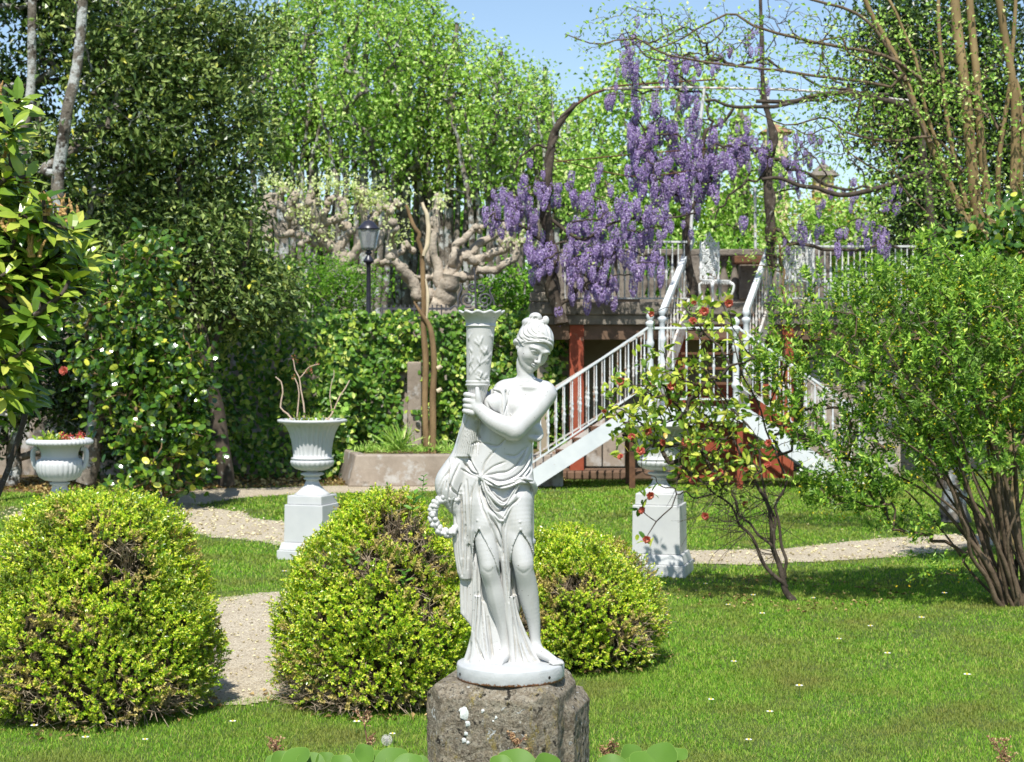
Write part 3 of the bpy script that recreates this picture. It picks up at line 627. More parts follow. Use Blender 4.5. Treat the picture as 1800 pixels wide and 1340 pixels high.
# ---------------------------------------------------------------- rough stone block under the statue
def make_block():
    m, n, b, o = newmat('weathered_stone')
    col = ramp(n, nz(n, 9, 8, 0.7), [(0.25, (0.06, 0.05, 0.036)), (0.40, (0.16, 0.13, 0.092)), (0.55, (0.29, 0.24, 0.17)), (0.72, (0.46, 0.40, 0.29))])
    col = mix(n, ramp(n, nz(n, 45, 5, 0.75), [(0.42, (0, 0, 0)), (0.62, (0.7, 0.7, 0.7))]), col, (0.42, 0.38, 0.30))
    col = mix(n, ramp(n, nz(n, 28, 3, 0.6), [(0.60, (0, 0, 0)), (0.66, (1, 1, 1))]), col, (0.03, 0.027, 0.022))
    col = mix(n, ramp(n, nz(n, 20, 6, 0.8, (1, 1, 0.35)), [(0.56, (0, 0, 0)), (0.66, (0.8, 0.8, 0.8))]), col, (0.36, 0.28, 0.06))
    col = mix(n, ramp(n, nz(n, 34, 2, 0.4, dist=1.5), [(0.70, (0, 0, 0)), (0.715, (1, 1, 1))]), col, (0.55, 0.56, 0.53))
    col = mix(n, ramp(n, nz(n, 120, 4, 0.8), [(0.50, (0, 0, 0)), (0.62, (0.75, 0.75, 0.75))]), col, (0.055, 0.048, 0.038))
    col = mix(n, ramp(n, nz(n, 90, 3, 0.7, dist=0.5), [(0.60, (0, 0, 0)), (0.68, (0.8, 0.8, 0.8))]), col, (0.50, 0.46, 0.36))
    n.links.new(col, b.inputs['Base Color']); b.inputs['Roughness'].default_value = 0.93; b.inputs['Specular IOR Level'].default_value = 0.2
    bump(n, b, nz(n, 38, 8, 0.75), 1.0, 0.02)
    root = empty('stone_block', (0, SD, 0)); tag(root, 'squat weathered stone block with yellow and white lichen carrying the statue', 'stone block')
    th = rad(14); ct, st_ = math.cos(th), math.sin(th)
    S = SDF((728, -150, 1175), (1062, 170, 1570), 3.0)
    X, Y, Zz = np.meshgrid(*S.ax, indexing='ij', sparse=True)
    def rbox(cx, cy, y0, y1, hx, hy, r):
        x = X-cx; y = Y-cy; lx = x*ct-y*st_; ly = x*st_+y*ct      # turned clockwise seen from above
        qx = np.abs(lx)-hx+r; qy = np.abs(ly)-hy+r; qz = np.abs(Zz-(y0+y1)/2)-(y1-y0)/2+r
        # chamfer the vertical corners
        ch = (np.abs(lx)/hx*hx+np.abs(ly)/hy*hy-(hx+hy-34))*0.7071
        d_ = np.sqrt(np.maximum(qx, 0)**2+np.maximum(qy, 0)**2+np.maximum(qz, 0)**2)+np.minimum(np.maximum(np.maximum(qx, qy), qz), 0)-r
        ct_ = (np.maximum(np.abs(lx)-hx, np.abs(ly)-hy)+(y0-Zz)+20)*0.7071   # chamfer of the top edge
        return np.maximum(np.maximum(d_, ch), ct_)
    d1 = rbox(884, 12, 1190, 1640, 116, 112, 3); d2 = rbox(935, 52, 1226, 1640, 92, 100, 6)
    d_ = np.minimum(d1, d2)
    pts = np.stack(np.broadcast_arrays(X, Y, Zz), -1).reshape(-1, 3)
    nzv = sum(vnoise(pts, s_, s_*31)*a_ for s_, a_ in ((0.03, 1.0), (0.075, 0.7), (0.17, 0.7), (0.33, 0.6))).reshape(d_.shape)
    top = np.clip((Zz-1193)/14, 0, 1)
    S.d = (d_+nzv*np.maximum(top, 0.15)).astype(np.float32)
    V, F = S.mesh(); mesh_np('block', sworld(V), F, m, root)
    # lichen rosettes on the front face
    lm = surf('pale_lichen', (0.55, 0.58, 0.55), (0.70, 0.72, 0.68), 60, 0.95, 0.8, 0.004)
    rr = np.random.default_rng(11)
    for (px, py, r_) in ((822, 1256, 11), (826, 1272, 6), (821, 1290, 4), (819, 1301, 5), (826, 1306, 3.5), (818, 1250, 7), (872, 1262, 3), (868, 1268, 2), (850, 1250, 3.5)):
        c = np.array([px, 0, py], float)
        # find the surface in front of this point
        sel = np.argmin(((V[:, 0]-c[0])**2+((V[:, 2]-HY)*(1/(1+V[:, 1]/2997))-(c[2]-HY))**2)+np.where(V[:, 1] > -20, 1e6, 0)); q = V[sel]
        a = np.arange(14)*2*math.pi/14; rad_ = r_*(1+0.3*rr.normal(size=14)*0.6)
        ring = np.stack([q[0]+rad_*np.cos(a), np.full(14, q[1]-1.2)+(q[0]*0+rad_*np.cos(a))*st_, q[2]+rad_*np.sin(a)], 1)
        inner = q+(ring-q)*0.7; inner[:, 1] -= 0.3; cc = q-[0, 1.6, 0]
        W = np.vstack([ring+[0, 1.6, 0], inner, cc]); i = np.arange(14); j = (i+1) % 14
        Kk = MB(); Kk.add(sworld(W), [np.stack([i, j, j+14, i+14], 1), np.stack([i+14, j+14, np.full(14, 28)], 1)]); Kk.build('lichen_patch', lm, root, smooth=True)
    return root
make_block()
# ---------------------------------------------------------------- ground, gravel path, grass
def pathpts(px): return np.array([G(x, y)[:2] for x, y in px])
RING_A = spline(pathpts([(150, 900), (230, 893), (310, 904), (400, 924), (500, 940), (650, 960), (850, 976), (1000, 983), (1215, 981), (1400, 977), (1520, 968), (1600, 958), (1700, 950)]), 90)
RING_B = spline(pathpts([(230, 890), (300, 878), (400, 869), (500, 864), (620, 861), (760, 859), (900, 857.5)]), 50)
RING_C = spline(np.array([(-1.62, 9.35), (-1.42, 10.2), (-1.15, 11.25)]), 20)
PATHS = [(RING_A, 0.50), (RING_B, 0.62), (RING_C, 1.0)]
def pdist(q, line):
    best = np.full(len(q), 1e9)
    for a, b in zip(line[:-1], line[1:]):
        ab = b-a; t = np.clip(((q-a)@ab)/(ab@ab+1e-12), 0, 1); best = np.minimum(best, np.linalg.norm(q-a-t[:, None]*ab, axis=1))
    return best
def patch_mask(q):
    """negative inside a gravel path (metres)"""
    z = np.zeros((len(q), 3)); z[:, :2] = q
    e = 0.07*vnoise(z, 2.3, 5)+0.05*vnoise(z, 6.1, 9)
    d = np.full(len(q), 9.0)
    for ln, w_ in PATHS:
        dd = pdist(q, ln)-w_
        if ln is RING_A: dd = pdist(q, ln)-np.interp(q[:, 0], [-5, -3.5, -2.0, 6], [0.95, 0.62, 0.46, 0.40])
        if ln is RING_B: dd = pdist(q, ln)-np.interp(q[:, 0], [-4.5, -3.0, -1, 0], [0.9, 0.55, 0.45, 0.45])
        d = np.minimum(d, dd)
    return d+e
m, n, b, o = newmat('lawn_soil')
col = ramp(n, nz(n, 0.9, 6, 0.65), [(0.35, (0.07, 0.12, 0.016)), (0.6, (0.11, 0.16, 0.025)), (0.75, (0.17, 0.15, 0.04))])
col = mix(n, ramp(n, nz(n, 30, 4, 0.7), [(0.4, (0, 0, 0)), (0.7, (0.7, 0.7, 0.7))]), col, (0.05, 0.05, 0.015))
n.links.new(col, b.inputs['Base Color']); b.inputs['Roughness'].default_value = 0.95; bump(n, b, nz(n, 25, 6, 0.7), 0.8, 0.03)
lawn_m = m
MB().add(np.array([[-300, -20, 0], [300, -20, 0], [300, 600, 0], [-300, 600, 0]], float), np.array([[0, 1, 2, 3]])).build('ground', lawn_m)['kind'] = 'structure'
m, n, b, o = newmat('pale_gravel')
v = n.nodes.new('ShaderNodeTexVoronoi'); v.inputs['Scale'].default_value = 120; g = n.nodes.new('ShaderNodeNewGeometry'); n.links.new(g.outputs['Position'], v.inputs['Vector'])
col = ramp(n, v.outputs['Color'], [(0.1, (0.25, 0.20, 0.135)), (0.35, (0.48, 0.405, 0.29)), (0.6, (0.60, 0.52, 0.38)), (0.95, (0.70, 0.63, 0.50))])
col = mix(n, ramp(n, nz(n, 2.2, 6, 0.7), [(0.48, (0, 0, 0)), (0.75, (0.6, 0.6, 0.6))]), col, (0.40, 0.31, 0.20))
n.links.new(col, b.inputs['Base Color']); b.inputs['Roughness'].default_value = 0.95; b.inputs['Specular IOR Level'].default_value = 0.2
bump(n, b, v.outputs['Distance'], 0.8, 0.012)
gravel_m = m
def make_path():
    res = 0.04; xs = np.arange(-5.2, 6.0, res); ys = np.arange(7.0, 22.4, res)
    X, Y = np.meshgrid(xs, ys, indexing='ij'); q = np.stack([X.ravel(), Y.ravel()], 1)
    d = patch_mask(q).reshape(X.shape); ok = d < 0.05
    c = ok[:-1, :-1] & ok[1:, :-1] & ok[:-1, 1:] & ok[1:, 1:]
    I = np.argwhere(c); ny = len(ys)
    F = np.stack([I[:, 0]*ny+I[:, 1], (I[:, 0]+1)*ny+I[:, 1], (I[:, 0]+1)*ny+I[:, 1]+1, I[:, 0]*ny+I[:, 1]+1], 1)
    u_, inv = np.unique(F, return_inverse=True); V = np.zeros((len(u_), 3)); V[:, :2] = q[u_]
    V[:, 2] = 0.006+0.004*vnoise(V, 3)*np.clip(-d.ravel()[u_]*5, 0, 1)
    o = mesh_np('gravel_path', V, inv.reshape(-1, 4), gravel_m, None, True); o['kind'] = 'structure'
make_path()
# bare mossy earth under the trees on the left and in front of the wall
soil_m = surf('bare_earth', (0.10, 0.065, 0.03), (0.22, 0.15, 0.075), 5, 0.95, 0.8, 0.03, 30, extra=[(2.0, 0.5, 0.62, (0.11, 0.13, 0.03))])
def make_soil():
    out = np.array([G(-120, 862), G(60, 868), G(130, 874), G(300, 866), G(420, 860), G(560, 855), G(680, 853.5), G(960, 852)])[:, :2]
    back = out+np.array([0, 9.0]); V = np.zeros((len(out)*2, 3)); V[:len(out), :2] = out; V[len(out):, :2] = back; V[:, 2] = 0.003
    k = np.arange(len(out)-1); F = np.stack([k, k+1, k+1+len(out), k+len(out)], 1)
    mesh_np('soil_bed', V, F, soil_m, None, False)['kind'] = 'structure'
make_soil()
SOIL_EDGE = np.array([G(-120, 862), G(60, 868), G(130, 874), G(300, 866), G(420, 860), G(560, 855), G(680, 853.5), G(960, 852)])[:, :2]
grass_m = leafmat('grass_blades', [(0.0, (0.07, 0.18, 0.018)), (0.4, (0.165, 0.325, 0.032)), (0.72, (0.26, 0.42, 0.05)), (0.92, (0.40, 0.45, 0.12)), (1.0, (0.56, 0.48, 0.22))], 0.5, 0.45, 0.35,
                  patch=(1.6, 0.46, 0.68, (0.30, 0.32, 0.075)))
def make_grass():
    Vs = []; Fs = []; nv = 0
    for (d0, d1, dens, h, wd) in ((6.7, 9.2, 16000, 0.016, 0.0028), (9.2, 12.5, 8500, 0.017, 0.0042), (12.5, 17, 3600, 0.020, 0.007), (17, 22.3, 1500, 0.026, 0.011)):
        y = np.array([d0, d1]); area = (d1-d0)*(d0+d1)/2*0.80; N = int(dens*area)
        yy = np.sqrt(rng.uniform(d0*d0, d1*d1, N)); xx = rng.uniform(-0.40, 0.40, N)*yy
        q = np.stack([xx, yy], 1); pm = patch_mask(q)
        keep = (pm > -0.03)|((pm > -0.10) & (rng.random(N) < 0.12))|((rng.random(N) < 0.10) & (vnoise(np.stack([xx, yy, 0*xx], 1), 2.7, 12)+0.6*vnoise(np.stack([xx, yy, 0*xx], 1), 8.0, 2) > 0.72))
        se = np.interp(xx, SOIL_EDGE[:, 0], SOIL_EDGE[:, 1]); keep &= (yy < se)|(rng.random(N) < 0.10)|(xx > 0.2)
        z3 = np.stack([xx, yy, 0*xx], 1)
        dn = 0.75+0.30*vnoise(z3, 1.1, 3)+0.25*vnoise(z3, 3.3, 1)+0.2*vnoise(z3, 9.1, 2); edge = np.clip(pm*3, 0.55, 1)
        keep &= rng.random(N) < np.clip(dn+0.25, 0.35, 1)*edge
        xx, yy = xx[keep], yy[keep]; dn = dn[keep]; n_ = len(xx)
        hh = h*rng.uniform(0.5, 1.35, n_)*np.clip(0.7+0.4*dn, 0.5, 1.3); a = rng.uniform(0, 2*math.pi, n_); lean = rng.uniform(0.3, 1.5, n_)*hh
        p = np.stack([xx, yy, np.zeros(n_)], 1); sdv = np.stack([np.cos(a), np.sin(a), 0*a], 1); ld = np.stack([-np.sin(a), np.cos(a), 0*a], 1)
        w2 = wd*rng.uniform(0.6, 1.3, n_)[:, None]/2
        mid = p+ld*(lean*0.35)[:, None]+np.array([0, 0, 1])*(hh*0.6)[:, None]; tip = p+ld*lean[:, None]+np.array([0, 0, 1])*hh[:, None]
        V = np.stack([p-sdv*w2, p+sdv*w2, mid+sdv*w2*0.8, mid-sdv*w2*0.8, tip], 1).reshape(-1, 3); b_ = np.arange(n_)[:, None]*5+nv
        Vs.append(V); Fs.append((b_+np.array([0, 1, 2, 3]), b_+np.array([3, 2, 4]))); nv += len(V)
    o = mesh_np('grass', np.concatenate(Vs), [np.concatenate([f[0] for f in Fs]), np.concatenate([f[1] for f in Fs])], grass_m, None, False)
    tag(o, 'short green lawn grass around the gravel path', 'grass', kind='stuff')
make_grass()
def ground_leaves():
    N = 2600; px = rng.uniform(0, 1000, N); d = rng.uniform(0, 2.2, N); pos = np.zeros((N, 3))
    xx = (px-900)/3000*21.3; se = np.interp(xx, SOIL_EDGE[:, 0], SOIL_EDGE[:, 1])
    pos[:, 0] = xx; pos[:, 1] = se+d; pos[:, 2] = 0.02
    pos = pos[(pos[:, 1] > 17)]
    N = len(pos); t = rand_dirs(N); t[:, 2] *= 0.25
    nn = np.tile([0, 0, 1.0], (N, 1))+0.5*rand_dirs(N)
    m_ = leafmat('dead_leaf', [(0, (0.09, 0.05, 0.025)), (0.5, (0.28, 0.17, 0.08)), (1, (0.52, 0.40, 0.24))], 0.7, 0.15, 0.2)
    tag(leaves('fallen_leaves', pos, t, nn, rng.uniform(0.04, 0.09, N), rng.uniform(0.025, 0.06, N), m_, fold=0.4), 'dry brown leaves lying on the bare earth before the hedge', 'leaves', kind='stuff')
ground_leaves()
def flowers():
    """daisies: white petals round a yellow eye, each its own object"""
    wm = surf('daisy_petal', (0.75, 0.76, 0.78), (0.8, 0.8, 0.8), 9, 0.7, 0); ym = surf('daisy_eye', (0.7, 0.5, 0.04), (0.8, 0.6, 0.06), 9, 0.8, 0); gm = surf('daisy_stem', (0.08, 0.16, 0.03), (0.1, 0.2, 0.04), 9, 0.8, 0)
    r0 = empty('daisy', (0, 0, 0)); m_ = MB()
    for k in range(14):
        a = k*2*math.pi/14; c, s_ = math.cos(a), math.sin(a); V = np.array([[0.003*c, 0.003*s_, .045], [0.009*c-0.0022*s_, 0.009*s_+0.0022*c, .047], [0.0135*c, 0.0135*s_, .046], [0.009*c+0.0022*s_, 0.009*s_-0.0022*c, .047]])
        m_.add(V, np.array([[0, 3, 2, 1]]))
    m_.build('petals', wm, r0); e = MB(); e.lathe([(0.004, .044), (0.0042, .048), (0.002, .050), (0.0002, .0505)], 10); e.build('flower_eye', ym, r0)
    MB().tube([(0, 0, 0), (0.002, 0, .02), (0, 0, .045)], 0.0009, 5).build('stem', gm, r0)
    spots = [(487, 1206), (693, 1295-60), (409, 1290), (255, 1320), (690, 1130+180), (627, 1320-28), (981, 1270), (1290, 1182), (1340, 1098), (1280, 1078), (1324, 1062), (1430, 1065), (1353, 1273), (1316, 1330-8), (1530, 1118), (1250, 1250),
             (1620, 1105), (1560, 1170), (1700, 1210), (1475, 1140), (1660, 1060), (1175, 1098), (1405, 1230), (330, 948), (520, 886), (505, 878), (430, 905), (620, 1105), (500, 1020), (560, 1008), (1050, 890), (1010, 905), (1110, 895), (1420, 930), (1480, 940), (1540, 1010), (1620, 1030), (150, 1320), (60, 1300), (1240, 1040)]
    for i, (x, y) in enumerate(spots):
        p = G(x, y)
        if abs(x-897) < 130 and y > 1180: continue
        o = r0 if i == 0 else copy_tree(r0)
        s_ = rng.uniform(1.0, 1.6); o.scale = (s_, s_, s_); o.location = (p[0], p[1], 0); o.rotation_euler = (0, 0, rng.uniform(0, 6))
        tag(o, 'tiny white daisy open in the short lawn grass', 'daisy', 'daisies scattered over the lawn')
flowers()

def gravel_bits():
    """loose stones lying on the path"""
    N = 11000; y = np.sqrt(rng.uniform(8.0**2, 19.0**2, N)); x = rng.uniform(-0.31, 0.31, N)*y; q = np.stack([x, y], 1); pm = patch_mask(q); k = (pm < 0.10) & (rng.random(N) < np.where(pm > 0, 0.35, 1)); x, y = x[k], y[k]; N = len(x)
    oc = np.array([[1, 0, 0], [0, 1, 0], [-1, 0, 0], [0, -1, 0], [0, 0, 1], [0, 0, -1]], float); F = np.array([[0, 1, 4], [1, 2, 4], [2, 3, 4], [3, 0, 4], [1, 0, 5], [2, 1, 5], [3, 2, 5], [0, 3, 5]])
    r_ = rng.uniform(0.004, 0.011, N)*np.clip(y/9, 1, 1.8); a = rng.uniform(0, 6.28, N); V = oc[None]*np.stack([r_, r_*rng.uniform(.6, 1, N), r_*rng.uniform(.4, .8, N)], 1)[:, None]; V = V+rng.normal(size=V.shape)*r_[:, None, None]*0.2
    c, s_ = np.cos(a)[:, None], np.sin(a)[:, None]; X_1 = V[..., 0]*c-V[..., 1]*s_; Y_1 = V[..., 0]*s_+V[..., 1]*c; V = np.stack([X_1+x[:, None], Y_1+y[:, None], V[..., 2]+(0.010+r_*0.3)[:, None]], -1).reshape(-1, 3)
    m_ = leafmat('gravel_stone', [(0, (0.22, 0.17, 0.12)), (0.4, (0.44, 0.36, 0.27)), (1, (0.58, 0.50, 0.42))], 0.8, 0.0, 0.3)
    tag(mesh_np('gravel_stones', V, (F[None]+np.arange(N)[:, None, None]*6).reshape(-1, 3), m_, None, False), 'loose pale stones lying on the gravel path', 'gravel', kind='stuff')
gravel_bits()
def litter():
    """dead leaves and twigs under the box bushes and the camellia"""
    N = 900; cs = [(-2.08, 8.0, .62), (-0.62, 8.35, .62), (0.4, 9.3, .45), (1.95, 11.8, .8)]; P_ = []
    for cx, cy, r_ in cs:
        a = rng.uniform(0, 6.28, N//4); P_.append(np.stack([cx+np.cos(a)*r_*rng.uniform(.3, 1.12, N//4), cy+0.3+np.sin(a)*r_*rng.uniform(.5, 1.18, N//4), np.full(N//4, 0.012)], 1))
    pos = np.concatenate(P_); n_ = len(pos); t = rand_dirs(n_); t[:, 2] *= 0.2
    m_ = leafmat('litter_leaf', [(0, (0.10, 0.06, 0.03)), (0.6, (0.26, 0.17, 0.09)), (1, (0.50, 0.36, 0.22))], 0.7, 0.1, 0.2)
    tag(leaves('leaf_litter', pos, t, np.tile([0, 0, 1.0], (n_, 1))+0.5*rand_dirs(n_), rng.uniform(.02, .05, n_), rng.uniform(.012, .03, n_), m_, fold=.4), 'brown leaf litter gathered under the bushes', 'leaves', kind='stuff')
litter()
# ---------------------------------------------------------------- terrace, stairs, railings
iron_m = surf('old_white_iron', (0.50, 0.51, 0.50), (0.66, 0.67, 0.66), 6, 0.5, 0.3, 0.003, 60, extra=[(14, 0.62, 0.72, (0.30, 0.15, 0.07)), (4, 0.5, 0.8, (0.42, 0.40, 0.36))])
white_m = surf('white_metal_paint', (0.55, 0.58, 0.60), (0.68, 0.70, 0.70), 3, 0.5, 0.2, 0.003, 50, extra=[(9, 0.66, 0.74, (0.32, 0.22, 0.14))])
rustwhite_m = surf('rust_streaked_white', (0.45, 0.42, 0.38), (0.62, 0.60, 0.56), 5, 0.6, 0.4, 0.004, 60, extra=[(12, 0.52, 0.66, (0.28, 0.14, 0.07))])
stone_m = surf('grey_stone', (0.13, 0.11, 0.09), (0.27, 0.235, 0.19), 4, 0.92, 0.7, 0.02, 24, extra=[(9, 0.58, 0.7, (0.05, 0.045, 0.035))])
red_m = surf('flaking_red_plaster', (0.25, 0.055, 0.028), (0.36, 0.09, 0.045), 3, 0.9, 0.4, 0.01, 30, extra=[(5, 0.6, 0.72, (0.34, 0.22, 0.15))])
beige_m = surf('beige_render', (0.30, 0.25, 0.18), (0.40, 0.34, 0.25), 2, 0.95, 0.3, 0.01, 20, extra=[(3, 0.6, 0.75, (0.17, 0.15, 0.12))])
conc_m = surf('stained_concrete', (0.22, 0.18, 0.14), (0.38, 0.32, 0.26), 2.5, 0.95, 0.5, 0.01, 30, extra=[(3.5, 0.52, 0.62, (0.45, 0.43, 0.40)), (6, 0.6, 0.75, (0.09, 0.08, 0.06))])
rust_m = surf('rusty_iron', (0.07, 0.035, 0.02), (0.17, 0.08, 0.04), 9, 0.85, 0.5, 0.005, 40)
dark_m = surf('dark_interior', (0.03, 0.028, 0.025), (0.05, 0.045, 0.04), 3, 0.95, 0)
rustyearth = surf('mossy_step', (0.12, 0.08, 0.05), (0.20, 0.12, 0.08), 5, 0.95, 0.5, 0.01)
DK = 22.6                                   # facade distance
ZD = 2.345                                  # deck level
def X(px, d): return (px-CX)/FPX*d
def Zv(py, d): return CH-(py-HY)/FPX*d
def turned(mb, p, top, r, collars=True):
    """slender iron baluster with collars"""
    h = top-p[2]; q = [(0, 1.0), (0.30, 1.0), (0.33, 2.1), (0.36, 1.1), (0.44, 1.9), (0.46, 2.4), (0.48, 1.9), (0.53, 1.1), (0.56, 2.1), (0.59, 1.0), (1.0, 0.85)]
    mb.lathe([(r*a, p[2]+h*t) for t, a in q], 8, origin=(p[0], p[1], 0))
def make_terrace():
    root = empty('terrace', (2.4, DK, 0)); tag(root, 'raised stone terrace with red piers and a dark open store beneath, behind the white stairs', 'terrace')
    x0, x1 = X(932, DK), X(1800, DK)
    MB().box(x0, x1, DK, DK+3.6, ZD-0.17, ZD).build('deck_slab', stone_m, root, bev=0.02)
    MB().box(x0+0.06, x1, DK+0.05, DK+3.4, ZD-0.30, ZD-0.172).build('slab_moulding', stone_m, root, bev=0.01)
    for a, b_ in ((1002, 1027), (1190, 1206), (1378, 1397)):
        MB().box(X(a, DK), X(b_, DK), DK+0.09, DK+0.4, 0, ZD-0.302).build('red_pier', red_m, root, bev=0.008)
    MB().box(x0+0.1, x1, DK+0.11, DK+0.28, ZD-0.50, ZD-0.303).build('lintel_beam', rustyearth, root, bev=0.006)
    MB().box(x0+0.1, x1, DK+1.6, DK+1.75, 0, ZD-0.302).build('back_wall', beige_m, root)
    MB().box(x0+0.1, x0+0.25, DK+0.41, DK+1.59, 0, ZD-0.302).build('side_wall', beige_m, root)
    MB().box(X(1206, DK)+.004, X(1378, DK)-.004, DK+0.2, DK+0.3, 0, 1.25).build('red_infill_wall', red_m, root)
    MB().box(X(1430, DK), X(1598, DK), DK+0.5, DK+0.6, 0, 1.8).build('grey_screen', conc_m, root)
    for a, b_ in ((1030, 1062), (1064, 1104)):
        MB().box(X(a, DK), X(b_, DK), DK+0.62, DK+0.66, 0.12, 0.62).build('grey_panel', conc_m, root, bev=0.01)
    MB().box(x0, X(1190, DK), DK-0.12, DK+0.5, 0, 0.11).build('plinth_step', rustyearth, root, bev=0.02)
    # stone pedestal at the left end of the deck
    xs0, xs1 = X(938, DK), X(986, DK)
    m_ = MB(); m_.box(xs0-0.05, xs1+0.05, DK+0.0, DK+0.46, ZD+0.002, ZD+0.13); m_.box(xs0, xs1, DK+0.04, DK+0.42, ZD+0.13, ZD+0.34); m_.box(xs0+0.04, xs1-0.04, DK+0.07, DK+0.39, ZD+0.34, ZD+0.62)
    m_.build('stone_pier', stone_m, root, bev=0.015)
    return root
if False: surf('mossy_step', (0.12, 0.09, 0.05), (0.20, 0.15, 0.09), 5, 0.95, 0.5, 0.01)
make_terrace()
def make_parapet():
    d = DK+3.1; root = empty('stone_balustrade', (2.5, d, ZD)); tag(root, 'old stone balustrade with squat balusters along the back of the terrace', 'balustrade')
    xa, xb = X(985, d), X(1470, d)
    MB().box(xa, xb, d, d+0.34, ZD+0.78, ZD+0.88).build('coping', stone_m, root, bev=0.02)
    MB().box(xa, xb, d+0.05, d+0.29, ZD+0.001, ZD+0.12).build('plinth', stone_m, root, bev=0.01)
    for px in (1000, 1105, 1210, 1320, 1440):
        x = X(px, d); MB().box(x-0.17, x+0.17, d-0.02, d+0.32, ZD+0.121, ZD+0.779).build('pier', stone_m, root, bev=0.015)
    def bal(x):
        m_ = MB(); m_.lathe([(0.07, 0.122), (0.07, 0.17), (0.035, 0.20), (0.085, 0.33), (0.09, 0.38), (0.04, 0.55), (0.035, 0.62), (0.06, 0.66), (0.035, 0.69), (0.075, 0.73), (0.075, 0.778)], 14, origin=(x, d+0.16, ZD)); return m_
    for a, b_ in ((1000, 1105), (1105, 1210), (1210, 1320), (1320, 1440)):
        for t in np.linspace(0.24, 0.76, 4):
            bal(X(a+(b_-a)*t, d)).build('baluster', stone_m, root, smooth=True)
    MB().box(X(1285, d), X(1340, d), d-0.4, d-0.1, ZD+0.64, ZD+0.76).build('brick_ledge', rust_m, root, bev=0.02)
make_parapet()
def rail_panel(name, label, a, b_, h, n, mat, group=None, double=True, ends=None, r=0.0085, low=0.10, knob=False):
    """iron railing standing from ground point a to b (3-d, may slope); balusters upright"""
    a = np.array(a, float); b_ = np.array(b_, float); root = empty(name, tuple(a)); tag(root, label, 'railing', group)
    up = np.array([0, 0, 1.0])
    MB().beam(a+up*h, b_+up*h, 0.045, 0.028).build('handrail', mat, root, bev=0.004)
    MB().beam(a+up*low, b_+up*low, 0.03, 0.02).build('bottom_rail', mat, root)
    for i in range(n):
        t = (i+0.5)/n; p = a+(b_-a)*t; mb = MB(); turned(mb, p+up*(low+0.011), p[2]+h-0.015, r)
        mb.build('baluster', mat, root, smooth=True)
    return root
def newel(name, label, x, y, z0, z1, group=None, r=0.036):
    h = z1-z0; root = empty(name, (x, y, z0)); tag(root, label, 'newel post', group)
    q = [(1.5, 0), (1.5, .03), (1.0, .05), (1.0, .22), (1.5, .24), (1.5, .27), (1.0, .30), (1.15, .45), (0.85, .62), (1.3, .65), (1.4, .68), (1.0, .71), (1.0, .84), (1.55, .86), (1.55, .885), (0.8, .90)]
    MB().lathe([(r*a, z0+h*t) for a, t in q]+[(0.001, z0+h*.9)], 16, origin=(x, y, 0)).build('shaft', white_m, root, smooth=True)
    f_ = [(0.6, .895), (1.1, .92), (1.35, .945), (1.1, .97), (0.5, .985), (0.55, .993), (0.02, 1.0)]
    MB().lathe([(r*a, z0+h*t) for a, t in f_], 16, origin=(x, y, 0)).build('finial', white_m, root, smooth=True)
DF, DB = 20.9, 21.75                          # front and back plane of the lower flights
